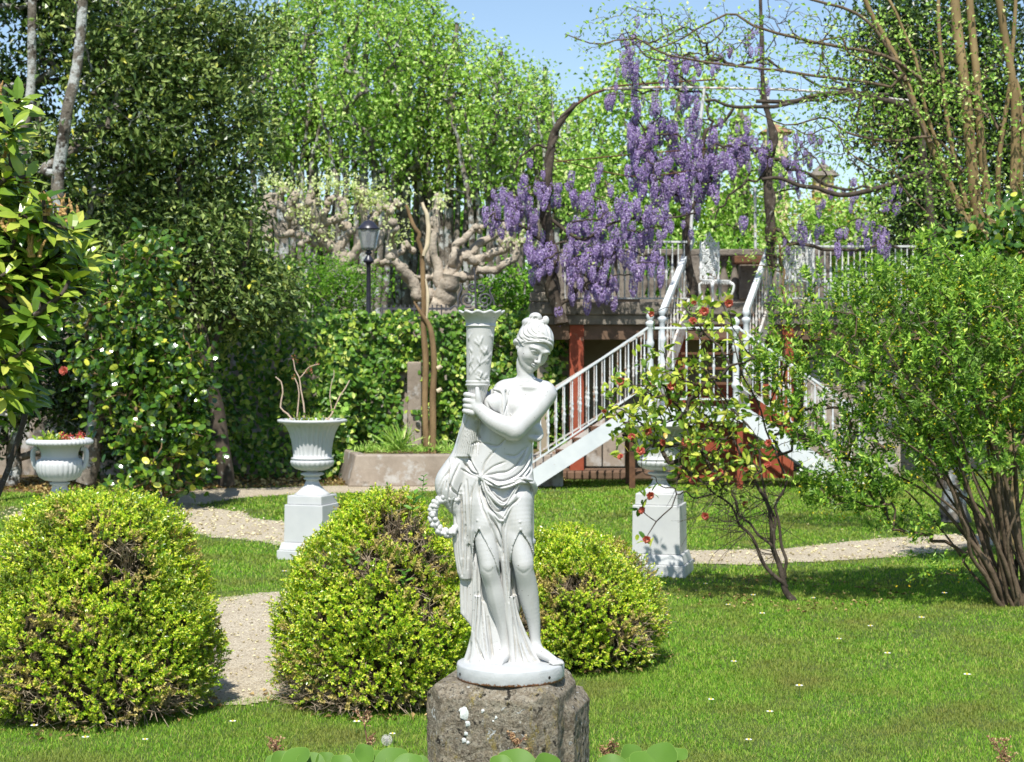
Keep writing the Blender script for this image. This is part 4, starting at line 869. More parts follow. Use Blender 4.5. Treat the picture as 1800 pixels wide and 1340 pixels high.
def make_stairs():
    root = empty('double_staircase', (X(1210, DF), DF, 0)); tag(root, 'white metal double staircase, two low flights meeting at a landing and one upper flight', 'staircase')
    zl = 0.99; xl0, xl1 = X(1106, DF), X(1312, DF)
    st_ = lambda a, b_, y, w_=0.20: MB().hexa(np.array([(a[0], y, a[1]-w_), (b_[0], y, b_[1]-w_), (b_[0], y+0.03, b_[1]-w_), (a[0], y+0.03, a[1]-w_), (a[0], y, a[1]), (b_[0], y, b_[1]), (b_[0], y+0.03, b_[1]), (a[0], y+0.03, a[1])]))
    A0 = (X(926, DF), 0.20); A1 = (xl0, zl+0.02); B1 = (xl1, zl+0.02); B0 = (X(1502, DF), 0.15)
    for y in (DF, DB):
        st_(A0, A1, y, 0.24).build('stringer', white_m if y == DF else rustwhite_m, root); st_(B1, B0, y, 0.26).build('stringer', white_m, root)
    MB().box(xl0, xl1, DF+0.002, DB+0.02, zl-0.10, zl).build('landing', white_m, root, bev=0.005)
    MB().box(xl0+.003, xl1-.003, DF-0.004, DF+0.0, zl-0.16, zl+0.01).build('landing_edge', white_m, root)
    n_ = 6
    for k in range(n_):
        t = (k+0.5)/n_; x = A0[0]+(A1[0]-A0[0])*t; z = 0.04+(zl-0.1)*t
        MB().box(x-0.15, x+0.15, DF+0.032, DB-0.002, z, z+0.035).build('tread', rust_m, root)
        x = B1[0]+(B0[0]-B1[0])*t; z = 0.04+(zl-0.1)*(1-t)
        MB().box(x-0.15, x+0.15, DF+0.032, DB-0.002, z, z+0.035).build('tread', rust_m, root)
    for px in (1112, 1302):
        for y in (DF+0.06, DB-0.1): MB().box(X(px, DF)-0.035, X(px, DF)+0.035, y, y+0.07, 0, zl-0.101).build('support_post', red_m if px > 1200 else rust_m, root)
    # upper flight, leaning to the right as it rises
    def up_pt(px0, z0, px1, z1, d0, d1): return np.array([X(px0, d0), d0, z0]), np.array([X(px1, d1), d1, z1])
    for (pa, pb) in ((1172, 1221), (1318, 1363)):
        a, b_ = up_pt(pa, 1.42, pb, ZD+0.12, DB+0.1, DK+0.45)
        a = a-(b_-a)*0.55; m_ = MB(); m_.beam(a, b_, 0.03, 0.24); m_.build('upper_stringer', rustwhite_m, root)
    for k in range(7):
        t = (k+0.3)/7; d = DB+(DK+0.35-DB)*t; z = zl+(ZD-zl)*t+0.02
        x0_ = X(1172, DB)+(X(1221, DK)-X(1172, DB))*t; x1_ = X(1318, DB)+(X(1363, DK)-X(1318, DB))*t
        MB().box(x0_+0.03, x1_-0.03, d, d+0.2, z, z+0.03).build('upper_tread', rust_m, root)
    # railings
    fl = lambda p, y, dz=0.0: (p[0], y, p[1]+dz)
    zr = 0.80
    rail_panel('stair_railing', 'front iron railing of the left lower flight, in full view beside the statue', (A0[0]+0.02, DF+0.015, 0.20), (X(1140, DF), DF+0.015, 1.19), zr, 15, white_m)
    rail_panel('stair_railing', 'rear iron railing of the left lower flight, seen between the front balusters', (A0[0]+0.02, DB+0.015, 0.22), (X(1134, DB), DB+0.015, 1.14), zr, 15, rustwhite_m)
    rail_panel('stair_railing', 'front iron railing of the right lower flight, partly behind the green shrub', (X(1300, DF), DF+0.015, 1.17), (B0[0]+0.12, DF+0.015, 0.12), zr, 14, white_m)
    rail_panel('stair_railing', 'rear iron railing of the right lower flight, just behind its front railing', (X(1322, DB), DB+0.015, 1.08), (B0[0]+0.12, DB+0.015, 0.12), zr, 14, rustwhite_m)
    rail_panel('landing_railing', 'short level iron railing along the front of the stair landing', (X(1147, DF), DF+0.02, zl), (X(1291, DF), DF+0.02, zl), 0.99, 6, white_m, low=0.12)
    newel('newel_post', 'left white newel post at the front of the stair landing', X(1143, DF), DF+0.02, zl, 2.19)
    newel('newel_post', 'right white newel post at the front of the stair landing', X(1294, DF), DF+0.02, zl, 2.12)
    newel('newel_post', 'left white newel post at the foot of the upper flight', X(1165, DB), DB+0.08, zl, 2.27)
    newel('newel_post', 'right white newel post at the foot of the upper flight', X(1313, DB), DB+0.08, zl, 2.26)
    for lab, pa, pb in (('left', 1166, 1217), ('right', 1313, 1358)):
        a = np.array([X(pa, DB), DB+0.1, Zv(548, DB+.1)]); b_ = np.array([X(pb, DK+0.5), DK+0.5, Zv(420, DK+.5)])
        r_ = empty('upper_railing', tuple(a)); tag(r_, f'{lab} sloping railing of the upper flight with a broad white board handrail', 'railing')
        MB().beam(a, b_, 0.075, 0.07).build('handrail', white_m, r_, bev=0.01)
        for k in range(9):
            t = (k+0.4)/9; p = a+(b_-a)*t; mb = MB(); turned(mb, p-np.array([0, 0, 0.86]), p[2]-0.04, 0.0095); mb.build('baluster', rustwhite_m, r_, smooth=True)
        MB().beam(a-np.array([0, 0, 0.8]), b_-np.array([0, 0, 0.8]), 0.03, 0.02).build('bottom_rail', rustwhite_m, r_)
    y = DK+0.10
    rail_panel('terrace_railing', 'pale iron railing on the terrace edge left of the stairs, wisteria hanging over it', (X(988, y), y, ZD), (X(1208, y), y, ZD), 0.80, 21, iron_m, low=0.05, r=0.010)
    rail_panel('terrace_railing', 'pale iron railing on the terrace edge right of the stairs, above the shrub', (X(1362, y), y, ZD), (X(1610, y), y, ZD), 0.74, 24, iron_m, low=0.05, r=0.010)
make_stairs()
# ---------------------------------------------------------------- cast iron chairs
chair_m = surf('cast_iron_chair_paint', (0.62, 0.63, 0.62), (0.76, 0.77, 0.75), 20, 0.55, 0.8, 0.01, 45, extra=[(25, 0.58, 0.72, (0.22, 0.17, 0.12))])
def make_chair(loc, rz, label):
    r_ = empty('garden_chair', (0, 0, 0)); tag(r_, label, 'chair', 'white cast iron chairs on the terrace')
    rr = np.random.default_rng(4)
    # back: openwork of scrolls between two turned stiles, crowned by a pierced gable
    bk = MB()
    for s_ in (-1, 1):
        bk.lathe([(0.018, .02), (0.03, .06), (0.018, .10), (0.022, .2), (0.035, .24), (0.035, .27), (0.02, .30), (0.024, .44), (0.038, .50), (0.03, .54), (0.02, .57), (0.03, .62), (0.03, .68), (0.01, .72), (0.022, .75), (0.001, .78)], 10, origin=(s_*0.20, 0.2, 0.42))
    th = np.linspace(0, 2*math.pi, 20)
    for k in range(150):
        cx, cz = rr.uniform(-0.17, 0.17), rr.uniform(0.06, 0.74); 
        if cz > 0.66 and abs(cx) > 0.12: continue
        R0 = rr.uniform(0.02, 0.045); q = np.linspace(0, rr.uniform(4, 7), 14); sgn = rr.choice([-1, 1])
        sp = np.stack([cx+R0*(1-q/9)*np.cos(q)*sgn, 0.2+0*q+rr.normal(0, 0.004, 14), 0.42+cz+R0*(1-q/9)*np.sin(q)], 1); bk.tube(sp, 0.013, 6)
    for z in (0.03, 0.30, 0.60): bk.beam((-0.2, 0.2, 0.42+z), (0.2, 0.2, 0.42+z), 0.02, 0.022)
    bk.tube(spline([(-0.2, 0.2, 1.12), (-0.13, 0.2, 1.17), (-0.05, 0.2, 1.25), (0, 0.2, 1.31), (0.05, 0.2, 1.25), (0.13, 0.2, 1.17), (0.2, 0.2, 1.12)], 18), 0.018, 8)
    a = np.linspace(0, 2*math.pi, 16); bk.tube(np.stack([0.035*np.cos(a), 0.2+0*a, 1.20+0.04*np.sin(a)], 1), 0.012, 6)
    bk.lathe([(0.012, 1.30), (0.028, 1.33), (0.012, 1.36), (0.001, 1.38)], 10, origin=(0, 0.2, 0))
    bk.build('backrest', chair_m, r_, smooth=True)
    st_ = MB(); ca = np.linspace(0, 2*math.pi, 40, endpoint=False); ex = lambda p: np.sign(p)*np.abs(p)**0.6
    ring = np.stack([0.24*ex(np.cos(ca)), -0.02+0.22*ex(np.sin(ca))], 1)
    V = np.vstack([np.c_[ring, np.full(40, 0.40)], np.c_[ring, np.full(40, 0.435)], [[0, -0.02, 0.44]], [[0, -0.02, 0.40]]]); i = np.arange(40); j = (i+1) % 40
    st_.add(V, [np.stack([i, j, j+40, i+40], 1), np.stack([i+40, j+40, np.full(40, 80)], 1), np.stack([j, i, np.full(40, 81)], 1)]); st_.build('seat', chair_m, r_)
    ap = MB()
    for s_ in np.linspace(-0.18, 0.18, 6):
        q = np.linspace(0, 5.5, 14); ap.tube(np.stack([s_+0.03*(1-q/8)*np.cos(q), -0.225+0*q, 0.365+0.028*(1-q/8)*np.sin(q)], 1), 0.009, 5)
    for s_ in np.linspace(-0.16, 0.16, 5):
        for sx in (-1, 1):
            q = np.linspace(0, 5.5, 14); ap.tube(np.stack([sx*0.235+0*q, s_+0.03*(1-q/8)*np.cos(q), 0.365+0.028*(1-q/8)*np.sin(q)], 1), 0.009, 5)
    ap.build('apron', chair_m, r_, smooth=True)
    for sx in (-1, 1):
        for sy in (-1, 1):
            p = spline([(sx*0.18, -0.02+sy*0.17, 0.40), (sx*0.235, -0.02+sy*0.215, 0.33), (sx*0.225, -0.02+sy*0.205, 0.2), (sx*0.19, -0.02+sy*0.17, 0.08), (sx*0.22, -0.02+sy*0.20, 0.0)], 20)
            MB().tube(p, np.interp(np.linspace(0, 1, len(p)), [0, .25, .8, 1], [0.024, 0.034, 0.017, 0.024]), 9).build('leg', chair_m, r_, smooth=True)
    r_.location = loc; r_.rotation_euler = (0, 0, rz); r_.scale = (0.72, 0.72, 0.70)
    return r_
dch = DK+0.40
ch0 = make_chair((X(1258, dch), dch, ZD), rad(28), 'ornate white cast iron chair standing free between the two upper stair railings')
for px, d, rz, lab in ((1400, DK+0.42, -8, 'ornate white cast iron chair behind the terrace railing, nearest the right stair rail'), (1442, DK+0.55, 62, 'ornate white cast iron chair seen side-on behind the terrace railing, the rightmost chair')):
    c = copy_tree(ch0); c.location = (X(px, d), d, ZD); c.rotation_euler = (0, 0, rad(rz)); c['label'] = lab
# ---------------------------------------------------------------- urns on pedestals
urnpaint = surf('white_urn_paint', (0.50, 0.51, 0.51), (0.56, 0.565, 0.555), 6, 0.42, 0.25, 0.003, 60, extra=[(16, 0.70, 0.78, (0.42, 0.34, 0.24))])
def pedestal(loc, s_, rz, label, h=0.53):
    r_ = empty('pedestal', loc, rz); tag(r_, label, 'pedestal', 'white pedestals around the lawn ring')
    w_ = s_
    def blk(z0, z1, w0, w1=None):
        w1 = w1 or w0
        return MB().hexa(np.array([(-w0, -w0, z0), (w0, -w0, z0), (w0, w0, z0), (-w0, w0, z0), (-w1, -w1, z1), (w1, -w1, z1), (w1, w1, z1), (-w1, w1, z1)]))
    for nm, z0, z1, a, b_ in (('plinth', 0, .15, .60, .60), ('plinth_moulding', .15, .27, .57, .52), ('shaft', .27, .86, .48, .47), ('cap', .86, 1.0, .425, .42)):
        blk(z0*h+(0.001 if z0 else 0), z1*h, a*w_, b_*w_).build(nm, urnpaint, r_, world=False, bev=0.006)
    return r_
def campana(loc, H_, R_, rz, label, nm='urn'):
    """bell krater with fluted wall, gadrooned bowl and fluted foot"""
    r_ = empty(nm, loc, rz); tag(r_, label, 'urn', 'white garden urns')
    pr = [(0.50, 0.0), (0.50, .012), (0.44, .03), (0.34, .07), (0.24, .12), (0.19, .17), (0.18, .195), (0.24, .20), (0.25, .215), (0.20, .225), (0.22, .245), (0.32, .26), (0.34, .275), (0.30, .29), (0.16, .295), (0.16, .31),
          (0.30, .318), (0.46, .345), (0.57, .385), (0.61, .43), (0.615, .455), (0.58, .462), (0.585, .475), (0.61, .48), (0.60, .49), (0.55, .495), (0.55, .54), (0.565, .62), (0.60, .72), (0.66, .82), (0.76, .91), (0.84, .945), (0.93, .953), (0.985, .965), (1.0, .98), (0.985, .995), (0.95, 1.0), (0.86, .995), (0.80, .97), (0.6, .93), (0.01, .93)]
    def mod(i, th, r, z):
        q = pr[i][1]; c = np.abs(np.cos(th*14))
        if 0.03 <= q <= .17: r = r*(1-0.05*c)
        if .345 <= q <= .44: r = r*(1+0.035*np.abs(np.sin(th*12)))
        if .50 <= q <= .92 and i < 31: r = r*(1-0.07*c**2)
        return r, z
    k = 0.5
    MB().lathe([(a*R_/1.0*k*2, z*H_) for a, z in pr], 168, mod=mod).build('bowl', urnpaint, r_, smooth=True, world=False)
    MB().lathe([(0.84*R_, .945*H_), (0.5*R_, .955*H_), (0.01, .96*H_)], 30).build('soil', soil_m, r_, world=False)
    return r_
P1 = G(545, 985); P1[1] += 0.16; P2 = G(1163, 1014); P2[1] += 0.17; P0 = np.array([X(105, 12.1), 12.1, 0])
pedestal(tuple(P1), 0.365, rad(-19), 'white square pedestal behind the middle box bush, under the tall fluted urn', 0.525)
pedestal(tuple(P2), 0.385, rad(-14), 'white square pedestal beside the red-flowered camellia', 0.63)
pedestal(tuple(P0), 0.36, rad(-16), 'white square pedestal hidden behind the left box bush', 0.60)
campana((P1[0], P1[1], 0.526), 0.625, 0.29, rad(0), 'white bell-shaped fluted urn with bare twigs growing in it')
campana((P2[0], P2[1], 0.631), 0.53, 0.275, rad(0), 'white fluted urn half hidden behind the camellia branches')
def low_urn(loc, label):
    r_ = empty('urn', loc); tag(r_, label, 'urn', 'white garden urns')
    H_, R_ = 0.475, 0.23
    pr = [(0.60, 0.0), (0.60, .045), (0.52, .06), (0.40, .11), (0.28, .19), (0.23, .26), (0.24, .30), (0.30, .305), (0.30, .33), (0.22, .335), (0.24, .35), (0.45, .37), (0.60, .42), (0.67, .50), (0.69, .58), (0.67, .66), (0.63, .68), (0.58, .685), (0.55, .72), (0.56, .78), (0.62, .85), (0.72, .885),
          (0.90, .895), (0.97, .905), (1.0, .925), (0.99, .955), (0.95, .975), (0.93, .985), (0.88, .985), (0.8, .95), (0.7, .9), (0.01, .9)]
    def mod(i, th, r, z):
        if 11 <= i <= 15: r = r*(1+0.045*np.abs(np.sin(th*14)))
        if 23 <= i <= 25: r = r*(1+0.02*np.cos(th*44))
        return r, z
    MB().lathe([(a*R_, z*H_) for a, z in pr], 176, mod=mod).build('bowl', urnpaint, r_, smooth=True, world=False)
    MB().box(-.165, .165, -.165, .165, -0.03, 0.0).build('foot_plate', urnpaint, r_, world=False, bev=0.005)
    for s_ in (-1, 1):
        p = spline([(s_*0.155, 0, .40), (s_*0.185, 0, .385), (s_*0.19, 0, .33), (s_*0.175, 0, .27), (s_*0.15, 0, .25)], 16)
        MB().tube(p, 0.018, 9).build('handle', urnpaint, r_, smooth=True, world=False)
    MB().lathe([(0.72*R_, .93*H_), (0.4*R_, .95*H_), (0.01, .955*H_)], 30).build('soil', soil_m, r_, world=False)
low_urn((P0[0], P0[1], 0.632), 'low wide white urn with two handles and chipped rim, over the left box bush')
# ---------------------------------------------------------------- low concrete planter wall, gate pier, iron gate, lamp
def misc():
    r_ = empty('planter_wall', (X(700, 21.3), 21.3, 0)); tag(r_, 'low stained concrete planter wall at the foot of the ivy hedge', 'wall')
    zt = Zv(800, 21.3)
    MB().hexa(np.array([(X(612, 21.3), 21.3, 0), (X(990, 21.3), 21.3, 0), (X(990, 21.5), 21.55, 0), (X(612, 21.5), 21.55, 0), (X(626, 21.3), 21.32, zt), (X(990, 21.3), 21.32, zt), (X(990, 21.5), 21.55, zt), (X(626, 21.5), 21.55, zt)])).build('front_wall', conc_m, r_, bev=0.02)
    MB().hexa(np.array([(X(612, 21.3), 21.3, 0), (X(626, 21.3), 21.56, 0), (X(605, 22.4), 22.6, 0), (X(590, 22.3), 22.6, 0), (X(626, 21.3), 21.33, zt), (X(640, 21.3), 21.56, zt), (X(612, 22.4), 22.6, zt), (X(600, 22.3), 22.6, zt)])).build('end_wall', conc_m, r_, bev=0.02)
    MB().box(X(630, 21.5), X(990, 21.5), 21.56, 23.0, 0, zt-0.03).build('planter_soil', soil_m, r_)
    r_ = empty('boundary_wall', (X(650, 23.3), 23.3, 0)); tag(r_, 'old rendered garden wall almost wholly covered in ivy', 'wall')
    MB().box(X(-60, 23.3), X(985, 23.3), 23.3, 23.6, 0, Zv(562, 23.3)).build('wall', conc_m, r_)
    MB().box(X(716, 23.1), X(741, 23.1), 23.04, 23.296, 0, Zv(636, 23.2)).build('buttress', conc_m, r_, bev=0.02)
    # gate pier with pyramid cap
    d = 24.2; r_ = empty('gate_pier', (X(812, d), d, 0)); tag(r_, 'grey stone gate pier with a low pyramid cap behind the ivy wall', 'gate pier')
    xa, xb = X(790, d), X(852, d); zt = Zv(556, d)
    MB().box(xa, xb, d, d+0.5, 0, zt-0.002).build('shaft', stone_m, r_, bev=0.02)
    m_ = MB(); e = 0.09; cx_ = (xa+xb)/2-0.05
    V = np.array([(xa-e, d-e, zt), (xb+e, d-e, zt), (xb+e, d+.5+e, zt), (xa-e, d+.5+e, zt), (xa-e, d-e, zt+.05), (xb+e, d-e, zt+.05), (xb+e, d+.5+e, zt+.05), (xa-e, d+.5+e, zt+.05), (cx_, d+.25, zt+.2)])
    m_.add(V, [np.array([[3, 2, 1, 0], [0, 1, 5, 4], [1, 2, 6, 5], [2, 3, 7, 6], [3, 0, 4, 7]]), np.array([[4, 5, 8], [5, 6, 8], [6, 7, 8], [7, 4, 8]])]); m_.build('cap', stone_m, r_)
    # wrought iron overthrow with scrolls
    ir = surf('grey_wrought_iron', (0.05, 0.052, 0.06), (0.10, 0.10, 0.11), 8, 0.55, 0.2, 0.003)
    d = 24.0; r_ = empty('iron_gate', (X(838, d), d, 0)); tag(r_, 'wrought iron gate whose scrolled cresting rises above the ivy behind the torch', 'gate')
    def pt(px, py): return P(px, py, d)
    def spiral(cx, cy, R0, a0, turns, s_): 
        q = np.linspace(0, turns*2*math.pi, 40); return np.array([pt(cx+R0*(1-0.85*t/q[-1])*math.cos(a0+s_*t), cy+R0*(1-0.85*t/q[-1])*math.sin(a0+s_*t)) for t in q])
    for nm, arr in (('scroll', spiral(822, 527, 14, rad(60), 1.7, 1)), ('scroll', spiral(852, 527, 14, rad(120), 1.7, -1)), ('scroll', spiral(830, 505, 8, rad(60), 1.4, 1)), ('scroll', spiral(845, 506, 8, rad(120), 1.4, -1)),
                    ('scroll', np.array([pt(*p) for p in spline([(808, 552), (805, 525), (812, 508), (808, 500)], 16)])), ('scroll', np.array([pt(*p) for p in spline([(868, 552), (868, 530), (861, 512), (866, 505)], 16)])),
                    ('scroll', np.array([pt(*p) for p in spline([(837, 556), (836, 520), (835, 490), (833, 470)], 16)])), ('scroll', np.array([pt(*p) for p in spline([(790, 545), (800, 538), (806, 545)], 12)]))):
        MB().tube(arr, 0.014, 7).build(nm, ir, r_, smooth=True)
    for k, px in enumerate(range(856, 990, 9)):
        MB().tube([P(px, 560, d), np.array([X(px, d), d, 0.1])], 0.011, 6).build('bar', ir, r_)
    MB().beam(P(852, 557, d), P(990, 557, d), 0.03, 0.03).build('top_rail', ir, r_)
    d = 24.3; r_ = empty('iron_fence', (X(700, d), d, 0)); tag(r_, 'low iron fence just showing above the ivy between lamp and trunk', 'fence')
    for px in range(672, 792, 8): MB().tube([P(px, 536, d), np.array([X(px, d), d, 0.1])], [0.012, 0.012], 6).build('bar', ir, r_)
    MB().beam(P(668, 543, d), P(792, 543, d), 0.02, 0.03).build('top_rail', ir, r_)
    # street lamp
    bl = surf('black_lamp_paint', (0.018, 0.018, 0.028), (0.03, 0.03, 0.045), 10, 0.35, 0.1, 0.002, spec=0.6)
    d = 24.8; x = X(648, d); k = d/FPX; r_ = empty('street_lamp', (x, d, 0)); tag(r_, 'black post street lamp with a glass lantern among the pollarded limbs', 'street lamp')
    z = lambda py: Zv(py, d)
    MB().lathe([(.10, 0), (.10, .5), (4.6*k, .6), (4.2*k, z(520)), (3.8*k, z(466)), (5.5*k, z(463)), (9.5*k, z(461)), (9*k, z(457)), (4*k, z(450)), (3*k, z(448)), (6*k, z(446)), (6*k, z(443)), (3*k, z(442)), (7*k, z(440.5)), (8*k, z(439)), (.001, z(439))], 20, origin=(x, d, 0)).build('post', bl, r_, smooth=True)
    gm, gn, gb, go = newmat('lamp_glass'); gb.inputs['Base Color'].default_value = (.85, .9, .92, 1); gb.inputs['Transmission Weight'].default_value = 0.75; gb.inputs['Roughness'].default_value = 0.12; gb.inputs['IOR'].default_value = 1.2
    MB().lathe([(8.5*k, z(440.5)), (13*k, z(436)), (18*k, z(408)), (18.2*k, z(404)), (17*k, z(404)), (12*k, z(435)), (8*k, z(439.5))], 8, origin=(x, d, 0)).build('lantern_glass', gm, r_)
    MB().lathe([(.001, z(403.5)), (20*k, z(403.8)), (20*k, z(402)), (14*k, z(396)), (10*k, z(391)), (6*k, z(388.5)), (2*k, z(387.5)), (1.5*k, z(386)), (3.2*k, z(382)), (2*k, z(378)), (.001, z(376))], 20, origin=(x, d, 0)).build('lantern_roof', bl, r_, smooth=True)
    MB().lathe([(.001, z(437)), (3*k, z(437)), (3*k, z(430)), (5*k, z(424)), (4*k, z(410)), (.001, z(408))], 12, origin=(x, d, 0)).build('bulb', urnpaint, r_, smooth=True)
misc()
# ---------------------------------------------------------------- plants
bark_grey = surf('grey_bark', (0.09, 0.075, 0.058), (0.24, 0.21, 0.17), 7, 0.92, 0.9, 0.02, 30, extra=[(3.4, 0.50, 0.56, (0.42, 0.43, 0.41)), (6, 0.56, 0.62, (0.045, 0.035, 0.026))])
bark_pollard = surf('pollard_bark', (0.32, 0.265, 0.20), (0.52, 0.45, 0.355), 6, 0.92, 0.9, 0.03, 26, extra=[(14, 0.60, 0.70, (0.15, 0.115, 0.085))])
bark_brown = surf('brown_bark', (0.14, 0.09, 0.045), (0.30, 0.20, 0.10), 8, 0.9, 0.8, 0.015, 40, stretch=(1, 1, 0.25))
bark_dark = surf('dark_bark', (0.035, 0.026, 0.02), (0.10, 0.078, 0.058), 10, 0.92, 0.7, 0.01, 50, extra=[(20, 0.62, 0.7, (0.26, 0.26, 0.23))])
bark_tan = surf('olive_tan_bark', (0.17, 0.115, 0.05), (0.32, 0.23, 0.11), 5, 0.8, 0.5, 0.01, 30, stretch=(1, 1, 0.4))
twig_m = surf('dry_twig', (0.22, 0.16, 0.105), (0.46, 0.37, 0.27), 14, 0.9, 0)
core_m = surf('dark_inner_core', (0.03, 0.026, 0.014), (0.10, 0.075, 0.04), 25, 0.95, 1.0, 0.03, 60)  # twig brown with the shade inside bushes and hedges put into the colour
def px3(pts, d):
    return np.array([P(p[0], p[1], p[2] if len(p) > 2 else d) for p in pts])
def stem(mb, pts, d, wpx, n=9, wob=0.0, seed=0, k=24):
    """tapering stem through photo points at distance d; wpx widths in photo pixels at both ends"""
    q = spline(px3(pts, d), k)
    if wob: q = wobble(q, wob, seed)
    mb.tube(q, np.interp(np.linspace(0, 1, len(q)), np.linspace(0, 1, len(wpx)), wpx)*q[:, 1]/FPX/2, n)
    return q
def connect(mb, seeds, targets, r_tip, expo=0.45, seed=0, wob=0.05, sides=5, rmax=0.05, nseg=4, up=0.15):
    """attach every target to the nearest point of the growing tree; returns the direction of the last bit at each target"""
    R_ = np.random.default_rng(seed); nodes = [np.array(s_) for s_ in seeds]; par = [-1]*len(nodes); load = [0.0]*len(nodes)
    root = nodes[0]; order = np.argsort(np.linalg.norm(targets-root, axis=1)); segs = []; dirs = np.zeros_like(targets)
    arr = np.zeros((len(nodes)+len(targets)*nseg, 3)); arr[:len(nodes)] = nodes; cnt = len(nodes)
    for ti in order:
        T = targets[ti]; dd = np.linalg.norm(arr[:cnt]-T, axis=1)+0.35*np.maximum(0, arr[:cnt, 2]-T[2]); j = int(np.argmin(dd)); A = arr[j].copy(); L = np.linalg.norm(T-A)
        ctl = (A+T)/2+R_.normal(size=3)*wob*L+np.array([0, 0, up*L]); t = np.linspace(0, 1, nseg+1)[1:, None]
        q = (1-t)**2*A+2*t*(1-t)*ctl+t*t*T; q[:-1] += R_.normal(size=(nseg-1, 3))*wob*0.35*L
        ids = []
        prev = j
        for p in q:
            arr[cnt] = p; par.append(prev); load.append(0.0); prev = cnt; ids.append(cnt); cnt += 1
        segs.append([j]+ids); dirs[ti] = unit(q[-1]-q[-2])
        k = cnt-1
        while k >= 0: load[k] += 1; k = par[k]
    for s_ in segs:
        pts = arr[s_]; r = np.minimum(rmax, r_tip*np.array([max(1, load[k]) for k in s_])**expo); r[0] = r[1]
        mb.tube(pts, r, sides, caps=False)
    return dirs, arr[:cnt]
def ell_pts(N, c, r, shell=0.0, rg=None):
    rg = rg or rng; v = unit(rg.normal(size=(N, 3))); rad_ = rg.uniform(shell**3, 1, N)**(1/3); return np.array(c)+v*rad_[:, None]*np.array(r)
def clump_leaves(centers, k, spread, L, W, jit=0.4, rg=None, upb=0.35, out=None, outb=0.0, face=(0, -0.5, 0.6)):
    """k leaves round every centre; returns pos, dir, normal, length, width"""
    rg = rg or rng; N = len(centers)*k
    pos = np.repeat(centers, k, 0)+rg.normal(size=(N, 3))*spread
    t = unit(rg.normal(size=(N, 3))+np.array([0, 0, upb]))
    if out is not None: t = unit(t+np.repeat(out, k, 0)*outb)
    nn = unit(rg.normal(size=(N, 3))*0.75+np.array(face))
    return pos, t, nn, L*rg.uniform(1-jit, 1+jit, N), W*rg.uniform(1-jit, 1+jit, N)

